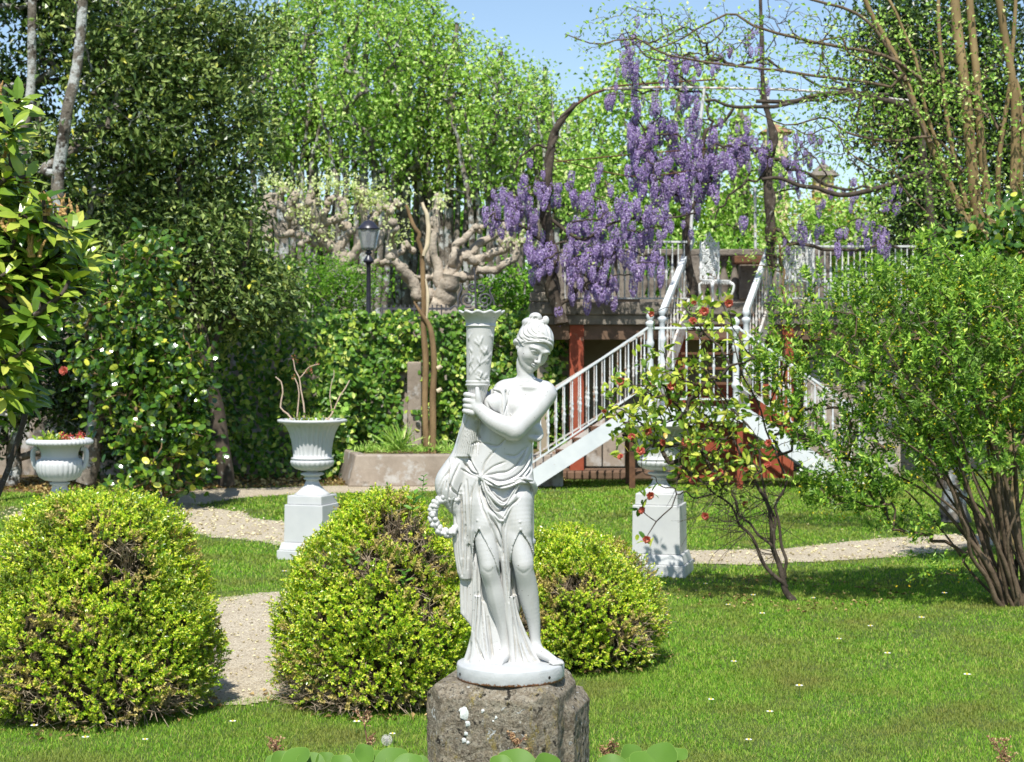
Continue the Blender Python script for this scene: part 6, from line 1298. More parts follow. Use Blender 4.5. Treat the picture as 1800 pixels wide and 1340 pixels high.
bark_dkbrown = surf('dark_brown_stem', (0.07, 0.048, 0.03), (0.18, 0.13, 0.085), 10, 0.9, 0.6, 0.01, 40)
# left camellia bush
def camellia_left():
    d = 18.4; rg = np.random.default_rng(41); b0 = P(283, 888, d); b0[2] = 0; r_ = empty('camellia_bush', tuple(b0)); tag(r_, 'tall loose camellia bush with round glossy leaves between the left and tall urns', 'bush')
    mb = MB(); seeds = []
    for pts in ([(283, 905), (280, 840), (255, 700), (235, 560), (250, 450)], [(285, 905), (300, 800), (320, 650), (330, 560)], [(280, 905), (240, 820), (180, 700), (150, 560)], [(287, 905), (310, 840), (345, 740)], [(283, 905), (262, 760), (215, 640), (190, 500)]):
        q = stem(mb, pts, d, [5.5, 4.5, 3, 1.6], 7, 0.05, len(pts)); seeds += list(q[5:][::2])
    cs = []
    for (cx, cy, rx, ry, n_) in ((240, 560, 90, 110, 90), (260, 700, 110, 110, 150), (300, 790, 80, 90, 110), (190, 640, 70, 90, 60), (160, 520, 50, 60, 30), (320, 640, 50, 70, 45), (265, 450, 70, 40, 26), (240, 860, 60, 40, 22)):
        cs.append(ell_pts(n_, P(cx, cy, d), (rx*d/FPX, 0.55, ry*d/FPX), 0.2, rg))
    cs = np.concatenate(cs); cs = cs[cs[:, 2] > 0.12]
    dirs, _ = connect(mb, seeds, cs, 0.0035, 0.5, 3, 0.07, 5, 0.02); mb.build('trunk', bark_brown, r_, smooth=True)
    pos, t, nn, L, W = clump_leaves(cs, 11, 0.075, 0.085, 0.052, 0.3, rg, 0.1, dirs, 0.7, (0, -0.6, 0.8)); leaves('foliage', pos, t, nn, L, W, glossy_leaf, r_, kind='oval', fold=0.12, droop=0.2)
    flower(P(112, 652, d-0.4), 0.045, (-.2, -1, .2), red_m1, r_, 3)
camellia_left()
# near shrub with long leathery leaves, growing in from the left
def rhodo():
    d0 = 5.1; rg = np.random.default_rng(43); base = np.array([-1.95, 5.35, 0]); r_ = empty('rhododendron', tuple(base)); tag(r_, 'near shrub with long leathery yellow-green leaves and tan bud spikes entering from the left', 'shrub')
    spots = [(10, 262, 0), (40, 335, 1), (-10, 330, 1), (20, 385, 0), (85, 392, 1), (125, 405, 1), (60, 425, 0), (5, 450, 1), (110, 445, 0), (150, 430, 0), (50, 480, 0), (-20, 500, 0), (95, 495, 0), (130, 490, 0), (20, 545, 1), (65, 545, 0), (-10, 600, 0), (40, 610, 0), (10, 665, 1), (-30, 680, 0), (55, 655, 0), (-40, 420, 0), (-50, 560, 0),
             (30, 290, 0), (-40, 290, 0), (80, 350, 0), (0, 410, 0), (75, 590, 0), (25, 700, 0), (-30, 740, 0), (110, 520, 0), (30, 510, 0), (-60, 640, 0), (75, 460, 1), (140, 460, 0), (-15, 370, 0), (55, 385, 0), (-60, 350, 0), (15, 480, 0), (-5, 540, 0), (60, 510, 0), (20, 580, 0), (-20, 230, 0), (10, 200, 1), (-35, 190, 0), (25, 235, 0), (-10, 290, 1), (50, 310, 0), (90, 420, 0), (120, 470, 0), (0, 320, 1), (60, 465, 1), (30, 420, 1), (100, 400, 1), (40, 440, 0), (-25, 455, 0), (0, 630, 0), (40, 570, 0)]
    spots = spots+[(x+rg.normal()*22-12, y+rg.normal()*24, 0) for x, y, f in spots[:44]]+[(rg.uniform(-20, 150), rg.uniform(370, 500), 0) for _ in range(16)]+[(rg.uniform(-30, 75), rg.uniform(500, 700), 0) for _ in range(16)]+[(rg.uniform(-30, 40), rg.uniform(180, 380), 0) for _ in range(10)]
    T = np.array([P(x-4, y, d0+rg.uniform(-0.22, 0.22)) for x, y, f in spots])
    mb = MB(); seeds = []
    for k in range(4):
        q = spline(np.array([base+[0.05*k, 0, 0], base+[0.05+0.05*k, -0.1, 0.8], base+[0.12+0.08*k, -0.25+0.15*k, 1.5], base+[0.2+0.1*k, -0.4+.2*k, 2.2]]), 16); mb.tube(q, np.linspace(0.014, 0.007, len(q)), 8); seeds += list(q[5:])
    dirs, _ = connect(mb, seeds, T, 0.006, 0.5, 5, 0.05, 7, 0.02, up=-0.1); mb.build('stems', bark_dark, r_, smooth=True)
    Ps, Ts, Ns = [], [], []
    for c, dr in zip(T, dirs):
        ax = unit(dr*0.5+np.array([0.25, -0.35, 0.75])); a = unit(np.cross(ax, [0.1, 0.9, 0.3])); b_ = np.cross(ax, a); n_ = rg.integers(12, 17); th = np.arange(n_)*2.4+rg.uniform(0, 6); q = np.arange(n_)/n_
        rd = np.cos(th)[:, None]*a+np.sin(th)[:, None]*b_; Ps.append(c+ax*(q[:, None]*0.05-0.05)); Ts.append(unit(rd*(1.25-q[:, None]*0.5)+ax*(0.15+0.65*q[:, None])+rg.normal(size=(n_, 3))*0.12)); Ns.append(unit(ax+rg.normal(size=(n_, 3))*0.2))
    Ps, Ts, Ns = map(np.concatenate, (Ps, Ts, Ns)); N = len(Ps); leaves('foliage', Ps, Ts, Ns, rg.uniform(0.062, 0.095, N), rg.uniform(0.022, 0.033, N), rhodo_leaf, r_, kind='big', fold=0.22, droop=0.22)
    bud_m = surf('tan_bud_spike', (0.30, 0.17, 0.06), (0.55, 0.36, 0.14), 60, 0.9, 0.9, 0.006, 150)
    for c, (x, y, f) in zip(T, spots):
        if f:
            for k in range(rg.integers(3, 6)):
                b1 = c+np.array([rg.normal()*0.018, -0.01, 0.02]); h = rg.uniform(0.05, 0.085); q = spline(np.array([b1, b1+[rg.normal()*.008, 0, h*.5], b1+[rg.normal()*.015, 0, h]]), 14); mb = MB(); mb.tube(q, (0.0062*(1-np.linspace(0, 1, len(q))**3*0.75))*(1+0.25*np.sin(np.arange(len(q))*2.4)), 9); mb.build('flower_spike', bud_m, r_)
rhodo()
# red camellia tree on the right
def camellia_red():
    d = 11.75; rg = np.random.default_rng(44); r_ = empty('camellia_tree', tuple(G(1392, 1064))); tag(r_, 'small open camellia tree with red blooms leaning left over the lawn', 'tree')
    mb = MB(); seeds = []
    for pts, wp in (([(1397, 1070), (1393, 1058), (1385, 1040), (1376, 1018), (1362, 975), (1352, 930), (1340, 880), (1322, 830), (1290, 770), (1262, 700)], [26, 17, 14, 11, 8, 4]), ([(1382, 1032), (1360, 1012), (1338, 975), (1312, 935), (1288, 905), (1262, 872), (1230, 842), (1190, 820)], [12, 9, 7, 4.5, 3]),
                    ([(1372, 1000), (1350, 950), (1318, 925), (1290, 890), (1272, 855), (1240, 810), (1200, 760)], [8, 6, 5, 3]), ([(1380, 1015), (1379, 980), (1372, 935), (1362, 890), (1375, 850), (1368, 800), (1340, 740), (1310, 660), (1290, 590)], [9, 7, 5, 3]),
                    ([(1362, 950), (1358, 900), (1340, 850), (1330, 790), (1290, 720), (1240, 640), (1225, 570)], [8, 6, 5, 2.5]), ([(1262, 872), (1200, 868), (1160, 850), (1130, 820)], [4, 3, 2])):
        q = stem(mb, pts, d, [w_*0.72 for w_ in wp], 9, 0.012, 4, 34); seeds += list(q[12:][::2])
    cs = []
    for (cx, cy, rx, ry, n_) in ((1180, 760, 110, 52, 64), (1120, 700, 60, 50, 34), (1240, 700, 110, 70, 56), (1320, 760, 90, 60, 40), (1250, 825, 90, 36, 32), (1240, 560, 55, 42, 20), (1290, 625, 50, 40, 12), (1375, 700, 45, 60, 14), (1170, 645, 60, 34, 18)):
        cs.append(ell_pts(n_, P(cx, cy, d), (rx*d/FPX, 0.42, ry*d/FPX), 0.2, rg))
    fl = [(1237, 545), (1280, 531), (1219, 530), (1144, 550), (1217, 562), (1180, 676), (1090, 668), (1147, 672), (1175, 706), (1138, 755), (1216, 776), (1310, 822), (1125, 790), (1090, 800), (1218, 842), (1264, 827), (1350, 776), (1142, 868), (1128, 894), (1308, 882), (1239, 904), (1136, 945), (1348, 813), (1110, 765), (1255, 835), (1205, 775), (1062, 720), (1165, 775), (1265, 560)]
    FT = np.array([P(x, y, d+rg.uniform(-0.35, 0.1)) for x, y in fl]); cs = np.concatenate(cs+[FT]); dirs, _ = connect(mb, seeds, cs, 0.0028, 0.5, 7, 0.10, 5, 0.016); 
    for k in range(150):                         # bare low twigs
        a = seeds[rg.integers(0, len(seeds)//2)]; v = unit(rg.normal(size=3)+np.array([-0.6, -.2, 0])); q = wobble(a+np.linspace(0, rg.uniform(.15, .45), 8)[:, None]*v, 0.03, k); mb.tube(q, np.linspace(0.003, 0.001, 8), 4, caps=False)
    mb.build('trunk', bark_dark, r_, smooth=True)
    pos, t, nn, L, W = clump_leaves(cs, 5, 0.03, 0.062, 0.028, 0.3, rg, 0.3, dirs, 0.9, (0, -0.4, 0.9)); leaves('foliage', pos, t, nn, L, W, young_leaf, r_, kind='oval', fold=0.2, droop=0.22)
    for i, c in enumerate(FT): flower(c+np.array([0, -0.03, -0.01]), rg.uniform(0.016, 0.030), (rg.normal()*.5, -1, rg.normal()*.4-.1), red_m1, r_, i)
camellia_red()
# big shrub on the right
def big_shrub():
    d = 11.6; rg = np.random.default_rng(45); b0 = G(1785, 1066); r_ = empty('flowering_shrub', tuple(b0)); tag(r_, 'large arching shrub of bright green leaves and small yellow flowers at the right', 'shrub')
    mb = MB(); seeds = []
    for k in range(34):
        a = rg.uniform(-0.16, 0.16); bx = 1790+rg.normal()*22; tx = bx-rg.uniform(-20, 330); ty = rg.uniform(560, 860); bow = rg.uniform(20, 60)
        pts = np.array([P(bx, 1062+rg.normal()*4, d+a), P(bx-(bx-tx)*.25, 1062-(1062-ty)*.35, d+a*2), P(bx-(bx-tx)*.6, 1062-(1062-ty)*.75-bow*.3, d+a*3), P(tx, ty, d+a*4)]); pts[0][2] = 0
        q = wobble(spline(pts, 20), 0.02, k); w0 = rg.uniform(0.010, 0.024); mb.tube(q, np.linspace(w0, 0.004, len(q)), 7); seeds += list(q[7:][::2])
    cs = []
    for (cx, cy, rx, ry, n_, dp) in ((1640, 640, 190, 150, 640, .75), (1510, 640, 100, 80, 100, .5), (1740, 600, 130, 150, 330, .6), (1590, 780, 130, 80, 190, .5), (1720, 790, 150, 70, 200, .6), (1440, 560, 90, 40, 56, .4), (1490, 870, 90, 36, 70, .35), (1390, 640, 50, 50, 26, .3), (1600, 520, 90, 50, 130, .35), (1780, 690, 120, 150, 220, .6), (1700, 500, 110, 50, 90, .4),
                                     (1480, 760, 80, 60, 36, .4), (1420, 740, 50, 60, 10, .3), (1590, 930, 70, 34, 26, .3), (1640, 1010, 60, 24, 12, .25), (1540, 490, 40, 24, 20, .3)):
        cs.append(ell_pts(n_, P(cx, cy, d), (rx*d/FPX, dp, ry*d/FPX), 0.15, rg))
    for _ in range(17):                          # irregular outer sprays
        a = rg.uniform(math.pi*0.75, math.pi*1.75); cs.append(ell_pts(9, P(1650+math.cos(a)*rg.uniform(250, 330), 660+math.sin(a)*rg.uniform(170, 235), d), (rg.uniform(20, 50)*d/FPX, .2, rg.uniform(12, 30)*d/FPX), 0.1, rg))
    cs.append(ell_pts(60, P(1500, 865, d), (110*d/FPX, .3, 36*d/FPX), 0.1, rg))
    cs = np.concatenate(cs); sel = rg.choice(len(cs), 900, replace=False); dirs = np.zeros_like(cs)+unit(np.array([-.3, -.3, .8])); dd_, _ = connect(mb, seeds, cs[sel], 0.0022, 0.42, 8, 0.09, 4, 0.012, 3); dirs[sel] = dd_
    mb.build('stems', bark_dkbrown, r_, smooth=True)
    # leafy shoots: pairs of leaves along short twigs
    M = len(cs); K = 13; ax = unit(dirs*0.8+rg.normal(size=(M, 3))*0.5+np.array([-0.1, -0.25, 0.55])); tt = np.tile(np.linspace(0, 1, K), M); A = np.repeat(ax, K, 0); L0 = np.repeat(rg.uniform(0.08, 0.15, M), K)
    rd = unit(np.cross(A, rg.normal(size=(M*K, 3)))); pos = np.repeat(cs, K, 0)+A*(tt*L0)[:, None]; t = unit(rd*(1.2-tt[:, None]*0.6)+A*0.7); nn = unit(A-rd*0.4+rg.normal(size=(M*K, 3))*0.3+np.array([0, -.2, .3]))
    leaves('foliage', pos, t, nn, rg.uniform(0.030, 0.058, M*K), rg.uniform(0.013, 0.023, M*K), forsy_leaf, r_, kind='small', fold=0.2, droop=0.15)
    f = cs[rg.choice(M, 600, replace=False)]; pos = np.repeat(f, 6, 0)+rg.normal(size=(3600, 3))*0.035; leaves('yellow_flowers', pos, rand_dirs(3600), rand_dirs(3600), 0.019, 0.012, yel_m, r_)['kind'] = 'stuff'
big_shrub()
tree('camellia_bush', 'glossy dark-leaved bush above the large shrub at the right edge', 'bush', [([(1740, 1000), (1735, 700), (1720, 500)], [10, 8, 4])], 12.9, [(1740, 450, 80, 60, 1), (1690, 440, 50, 40, .6), (1790, 420, 50, 60, .8), (1690, 500, 60, 50, .6)], 110, 12, 0.07, 0.07, 0.04, glossy_leaf, bark_brown, 61, tw=0.003, rmax=0.015, dd=0.3, kind='oval', trunkname='stems')
# tan multi-stemmed tree with tiny new leaves
def tan_tree():
    d = 14.5; rg = np.random.default_rng(46); r_ = empty('multi_stemmed_tree', (X(1760, d), d, 0)); tag(r_, 'tall tree of several smooth tan stems with tiny new leaves at the right', 'tree')
    mb = MB(); seeds = []
    for pts, wp in (([(1770, 970), (1742, 560), (1700, 400), (1640, 250), (1590, 130), (1535, 30), (1500, -60)], [20, 14, 13, 12, 11, 9, 8]), ([(1765, 970), (1740, 560), (1728, 420), (1712, 280), (1690, 120), (1672, -60)], [26, 24, 23, 21, 19, 17]), ([(1772, 970), (1752, 560), (1745, 400), (1728, 240), (1712, 100), (1700, -60)], [22, 18, 16, 15, 14, 13]),
                    ([(1762, 970), (1730, 560), (1712, 430), (1690, 300), (1665, 200), (1650, 60), (1650, -50)], [14, 10, 9, 8, 7, 6]), ([(1780, 970), (1775, 600), (1790, 250), (1770, 90), (1748, -50)], [20, 17, 16, 14, 13]), ([(1785, 970), (1770, 560), (1760, 300), (1775, 130), (1790, -40)], [16, 10, 9, 8, 6]),
                    ([(1700, 400), (1660, 300), (1630, 180), (1600, 80), (1555, -20)], [9, 7, 6, 5]), ([(1790, 600), (1800, 300), (1790, 140)], [10, 8, 7])):
        q = stem(mb, pts, d, wp, 12, 0.015, 5, 34); seeds += list(q[12:][::2])
    mb2 = MB()
    for pts, wp in (([(1650, 140), (1560, 110), (1450, 75), (1370, 50), (1290, 35), (1200, 60), (1130, 95)], [7, 6, 5, 4, 2]), ([(1640, 250), (1560, 120), (1480, 82), (1400, 60)], [6, 4, 3]), ([(1700, 300), (1640, 250), (1560, 240), (1480, 225), (1400, 215), (1330, 195)], [6, 5, 4, 2]), ([(1600, 140), (1500, 20), (1400, -10), (1200, -15)], [7, 5, 3]),
                    ([(1640, 260), (1560, 300), (1470, 240), (1400, 225)], [4, 3, 2]), ([(1760, 220), (1700, 160), (1640, 110), (1590, 60)], [6, 4, 2]), ([(1720, 470), (1700, 440), (1560, 290), (1470, 220)], [4, 3, 2]), ([(1590, 130), (1480, 150), (1360, 120), (1240, 100), (1130, 85), (1060, 70), (1000, 62)], [6, 5, 4, 3, 2])):
        q = stem(mb2, pts, d-0.1, wp, 7, 0.04, 6, 26); seeds += list(q[4:][::2])
    cs = []
    for (cx, cy, rx, ry, n_, dp) in ((1600, 160, 180, 170, 300, .6), (1400, 100, 170, 100, 130, .5), (1720, 250, 120, 230, 260, .5), (1200, 50, 160, 50, 90, .4), (1480, 230, 130, 80, 90, .4), (1620, 360, 110, 80, 60, .4), (1060, 60, 70, 40, 22, .3)):
        cs.append(ell_pts(n_, P(cx, cy, d), (rx*d/FPX, dp, ry*d/FPX), 0.1, rg))
    cs = np.concatenate(cs); dirs, _ = connect(mb2, seeds, cs, 0.0017, 0.36, 9, 0.10, 4, 0.008, 4, 0.05); mb.build('trunk', bark_tan, r_, smooth=True); mb2.build('branches', bark_dkbrown, r_, smooth=True)
    pos, t, nn, L, W = clump_leaves(cs, 6, 0.06, 0.036, 0.024, 0.4, rg, 0.0, dirs, 0.5); leaves('foliage', pos, t, nn, L, W, fresh_leaf, r_, fold=0.2)
tan_tree()
# dark arching boughs from the right, bare
def bare_branches():
    d = 21.0; r_ = empty('vine_bough', (X(1640, d), d, 0)); tag(r_, 'thick old grey bough arching from the dark tree over the right of the pergola', 'vine'); mb = MB(); rg = np.random.default_rng(3); seeds = []
    for pts, wp in (([(1655, 860), (1650, 560), (1640, 330), (1612, 225), (1585, 185), (1540, 168), (1480, 163), (1420, 170), (1380, 178), (1330, 186)], [20, 16, 13, 12, 10, 9, 7]), ([(1640, 300), (1600, 310), (1545, 325), (1480, 340), (1430, 330), (1385, 322), (1340, 320)], [11, 10, 9, 8, 6]), ([(1560, 170), (1510, 160), (1450, 150), (1400, 130), (1360, 120)], [6, 5, 4]),
                    ([(1540, 180), (1480, 150), (1452, 120), (1440, 112)], [4, 3]), ([(1500, 170), (1530, 230), (1550, 248), (1600, 244)], [4, 4, 3]), ([(1240, 178), (1330, 186), (1420, 176), (1470, 170)], [5, 7, 6])):
        q = stem(mb, pts, d, wp, 9, 0.03, 3, 30); seeds += list(q)
    cs = np.concatenate([ell_pts(80, P(1380, 60, d), (1.6, .5, .6), 0.1, rg), ell_pts(50, P(1480, 250, d), (.9, .4, .5), 0.1, rg), ell_pts(60, P(1200, 70, d), (1.2, .4, .4), 0.1, rg)])
    connect(mb, seeds, cs, 0.004, 0.4, 2, 0.1, 4, 0.02, 4); mb.build('bough', bark_dark, r_, smooth=True)
bare_branches()
# ---- pergola and wisteria
def pergola():
    d = 22.75; r_ = empty('pergola', (X(1220, d), d, ZD)); tag(r_, 'light iron pergola frame on the terrace smothered by wisteria', 'pergola')
    def pipe(pts, w_, nm, mt=iron_m, dd=0.0): 
        mb = MB(); stem(mb, pts, d+dd, w_, 9, 0, 0, 20); mb.build(nm, mt, r_, smooth=True)
    pipe([(957, 530), (960, 400), (966, 290), (985, 215), (1030, 172), (1065, 157)], [5, 5], 'arched_post', rust_m); pipe([(1062, 157), (1160, 154), (1250, 155), (1420, 160), (1610, 178)], [5, 4], 'top_rail', rustwhite_m)
    pipe([(1238, 156), (1226, 260), (1216, 380), (1214, 430)], [6, 6], 'post'); pipe([(1355, 440), (1352, 300), (1350, 158)], [7, 6], 'post'); pipe([(1328, 440), (1327, 330)], [5, 5], 'post', dd=0.9)
    pipe([(975, 285), (1100, 273), (1240, 262), (1350, 260)], [2.2, 2.2], 'wire', rust_m); pipe([(975, 280), (1110, 310), (1220, 300)], [2, 2], 'wire', rust_m); pipe([(1062, 158), (1100, 150), (1260, 140)], [4, 3], 'cross_rail', rust_m, 1.5)
pergola()
w_m = leafmat('wisteria_petal', [(0.0, (0.16, 0.10, 0.32)), (0.4, (0.30, 0.20, 0.52)), (0.8, (0.46, 0.34, 0.72)), (1.0, (0.66, 0.58, 0.86))], 0.6, 0.35, 0.2, tcol=1.0)
w_m.node_tree.nodes  # petals
for nd in w_m.node_tree.nodes:
    if nd.type == 'MIX' and nd.blend_type == 'MULTIPLY': nd.inputs[7].default_value = (0.9, 0.85, 1, 1)
RAC = []
def raceme_mesh(seed):
    rg = np.random.default_rng(seed); N = 230; q = rg.uniform(0, 1, N)**0.85; Lr = rg.uniform(0.17, 0.25); r0 = 0.034*np.sin(np.clip(q*0.86+0.16, 0, 1)*math.pi)**0.7+0.004; a = rg.uniform(0, 6.28, N)
    pos = np.stack([np.cos(a)*r0, np.sin(a)*r0, -q*Lr], 1); t = unit(np.stack([np.cos(a), np.sin(a), rg.normal(size=N)*0.5-0.1], 1)+rg.normal(size=(N, 3))*0.3); t = unit(t*np.array([.6, .6, .6])+np.array([0, 0, -0.8])); nn = unit(np.stack([np.cos(a), np.sin(a), 0.5+0*a], 1)+rg.normal(size=(N, 3))*0.35)
    V, F = leaf_geo(pos, t, nn, rg.uniform(0.016, 0.026, N), rg.uniform(0.014, 0.022, N), 'small', 0.25, 0.2); return V, F, Lr
RM = []
for s_ in range(6):
    V, F, Lr = raceme_mesh(100+s_); o = mesh_np('flower_raceme', V, F, w_m, None, False); RM.append((o.data, V, F)); bpy.data.objects.remove(o)
def wisteria(name, label, d, trunks, lines, seed, nleaf=40):
    """lines: (photo points, number of racemes, vertical jitter px, size)"""
    rg = np.random.default_rng(seed); b0 = P(*trunks[0][0][0], d); r_ = empty(name, (b0[0], b0[1], 0)); tag(r_, label, 'wisteria', 'wisterias in bloom on the terrace')
    mb = MB(); seeds = []
    for pts, wp in trunks:
        q = stem(mb, pts, d, wp, 9, 0.03, seed, 30); seeds += list(q)
        if wp[0] > 9:                       # a second strand winding round the first
            m_ = len(q); a = np.arange(m_)*0.9; rr = np.interp(np.linspace(0, 1, m_), np.linspace(0, 1, len(wp)), wp)*d/FPX*0.5; q2 = q+np.stack([np.cos(a)*rr, np.sin(a)*rr, 0*a], 1)*0.95; mb.tube(q2, rr*0.62, 7)
    tg = []
    for pts, n_, jit, sz in lines:
        n_ = int(n_*1.2); sz *= 1.05; jit *= 1.7
        q = spline(np.array(pts, float), 40); k = rg.uniform(0, len(q)-1, n_); i = k.astype(int); f = (k-i)[:, None]; c = q[i]*(1-f)+q[np.minimum(i+1, len(q)-1)]*f
        for (x, y) in c: tg.append(np.append(P(x+rg.normal()*6, y+rg.normal()*jit-6, d+rg.normal()*0.22), sz*rg.uniform(0.65, 1.2)))
    tg = np.array(tg); connect(mb, seeds, tg[:, :3], 0.004, 0.42, seed, 0.09, 5, 0.02, 4, 0.12); mb.build('vine_trunk', bark_dark, r_, smooth=True)
    Vs, F3, nv = [], [], 0
    for i, (x, y, z, s_) in enumerate(tg):
        me, V, F = RM[rg.integers(0, 6)]
        if i < 98:
            o = bpy.data.objects.new('flower_raceme', me); COL.objects.link(o); o.parent = r_; o.location = (x-r_.location.x, y-r_.location.y, z); o.scale = (s_, s_, s_*rg.uniform(.8, 1.25)); o.rotation_euler = (rg.normal()*0.12, rg.normal()*0.12, rg.uniform(0, 6))
        else: Vs.append(V*s_+np.array([x, y, z])); F3.append(F[0]+nv); nv += len(V)
    if Vs: mesh_np('flower_racemes', np.concatenate(Vs), np.concatenate(F3), w_m, r_, False)['kind'] = 'stuff'
    cs = tg[rg.choice(len(tg), min(nleaf, len(tg)), replace=False), :3]+np.array([0, 0, 0.05]); pos, t, nn, L, W = clump_leaves(cs, 9, 0.09, 0.05, 0.022, rg=rg, upb=0.2); leaves('young_leaves', pos, t, nn, L, W, fresh_leaf, r_)
    return r_
wisteria('wisteria', 'wisteria with a thick twisted trunk spilling purple flowers over the left terrace railing', 22.3,
    [([(985, 570), (968, 500), (962, 430), (958, 360), (962, 300), (972, 250), (990, 215), (1010, 190)], [21, 20, 18, 16, 14, 13, 9]), ([(962, 430), (900, 395), (860, 380)], [6, 3]), ([(962, 380), (1020, 420), (1090, 390), (1150, 385), (1225, 380)], [7, 5, 3]), ([(975, 540), (1030, 500), (1090, 440)], [9, 6, 4]), ([(975, 255), (930, 265), (905, 300)], [5, 3])],
    [([(848, 378), (900, 360), (950, 350), (1035, 338)], 38, 9, .95), ([(895, 330), (940, 320), (1000, 330)], 14, 10, .9), ([(930, 375), (940, 420), (930, 460)], 12, 8, .9), ([(1000, 425), (1040, 400), (1100, 390), (1160, 375), (1225, 382)], 52, 12, 1.0), ([(1010, 440), (1080, 425), (1150, 410)], 34, 14, 1.0), ([(935, 450), (980, 445), (1050, 450)], 34, 10, 1.0),
     ([(1010, 480), (1050, 490), (1080, 480), (1130, 460), (1170, 440)], 42, 14, 1.0), ([(1000, 500), (1015, 520)], 5, 6, .8), ([(975, 540), (985, 555)], 5, 5, .8), ([(1050, 300), (1065, 320)], 4, 8, .8), ([(900, 395), (915, 410)], 6, 6, .8)], 81)
wisteria('wisteria', 'wisteria hanging in dense purple curtains high between the two chairs and the arch', 22.8,
    [([(1215, 520), (1213, 440), (1212, 380), (1222, 330), (1236, 270), (1250, 220), (1290, 200)], [16, 14, 12, 9, 7, 5]), ([(1212, 390), (1195, 330), (1160, 280), (1130, 230)], [7, 5, 3]), ([(1236, 270), (1180, 240), (1120, 215)], [5, 3]), ([(1240, 160), (1160, 110), (1100, 60)], [4, 3, 2]), ([(1250, 220), (1245, 180), (1200, 155), (1130, 152)], [5, 4, 3])],
    [([(1112, 215), (1120, 250), (1118, 300)], 22, 12, 1.05), ([(1115, 245), (1160, 255), (1220, 262), (1260, 275)], 48, 14, 1.05), ([(1125, 290), (1160, 300), (1200, 295), (1250, 300)], 40, 14, 1.05), ([(1150, 330), (1180, 325), (1230, 320), (1260, 300), (1300, 285)], 36, 12, 1.05), ([(1130, 215), (1180, 218), (1230, 205)], 16, 8, .85), ([(1068, 168), (1100, 160), (1180, 165), (1230, 160)], 24, 10, .8),
     ([(1090, 95), (1110, 80), (1130, 95)], 12, 14, .8), ([(1100, 120), (1120, 130)], 10, 12, .8), ([(1170, 120), (1190, 110), (1230, 115)], 16, 8, .8), ([(1250, 105), (1290, 95), (1320, 60)], 10, 10, .7), ([(1290, 255), (1310, 240)], 6, 6, .8)], 82)
wisteria('wisteria', 'thinner wisteria on the twisted trunk beside the right upper stair railing', 22.5,
    [([(1358, 470), (1355, 420), (1350, 360), (1352, 310), (1356, 270), (1352, 220), (1345, 160), (1342, 80), (1335, -30)], [15, 16, 17, 16, 14, 9, 7, 6]), ([(1352, 265), (1300, 258), (1250, 256)], [7, 5, 4]), ([(1354, 280), (1400, 300), (1470, 330), (1540, 330)], [7, 6, 4]), ([(1354, 400), (1400, 430), (1480, 440), (1580, 430)], [8, 7, 6, 4]), ([(1356, 300), (1300, 330), (1255, 380)], [5, 4, 3])],
    [([(1265, 270), (1300, 265), (1340, 260)], 22, 12, .95), ([(1340, 240), (1350, 290)], 8, 12, .8), ([(1385, 265), (1420, 255), (1440, 245)], 16, 12, .7), ([(1370, 300), (1410, 310)], 12, 12, .75), ([(1385, 415), (1430, 400), (1480, 410)], 14, 8, .8), ([(1470, 410), (1520, 405), (1560, 420)], 20, 8, .8), ([(1305, 375), (1312, 380)], 2, 3, 1.1), ([(1330, 70), (1345, 160)], 8, 16, .7), ([(1440, 340), (1520, 335)], 8, 10, .7), ([(1560, 350), (1590, 370)], 7, 10, .7)], 83, 60)
tree('climbing_rose', 'fresh green climber on the right upper stair railing', 'climber', [([(1385, 560), (1372, 470), (1362, 400)], [5, 4, 3])], 22.35, [(1375, 440, 28, 50, 1), (1340, 420, 30, 30, .6), (1330, 455, 25, 20, .3), (1380, 520, 30, 40, .7)], 36, 12, 0.09, 0.05, 0.022, fresh_leaf, bark_brown, 62, tw=0.004, rmax=0.015, dd=0.2, trunkname='stems')
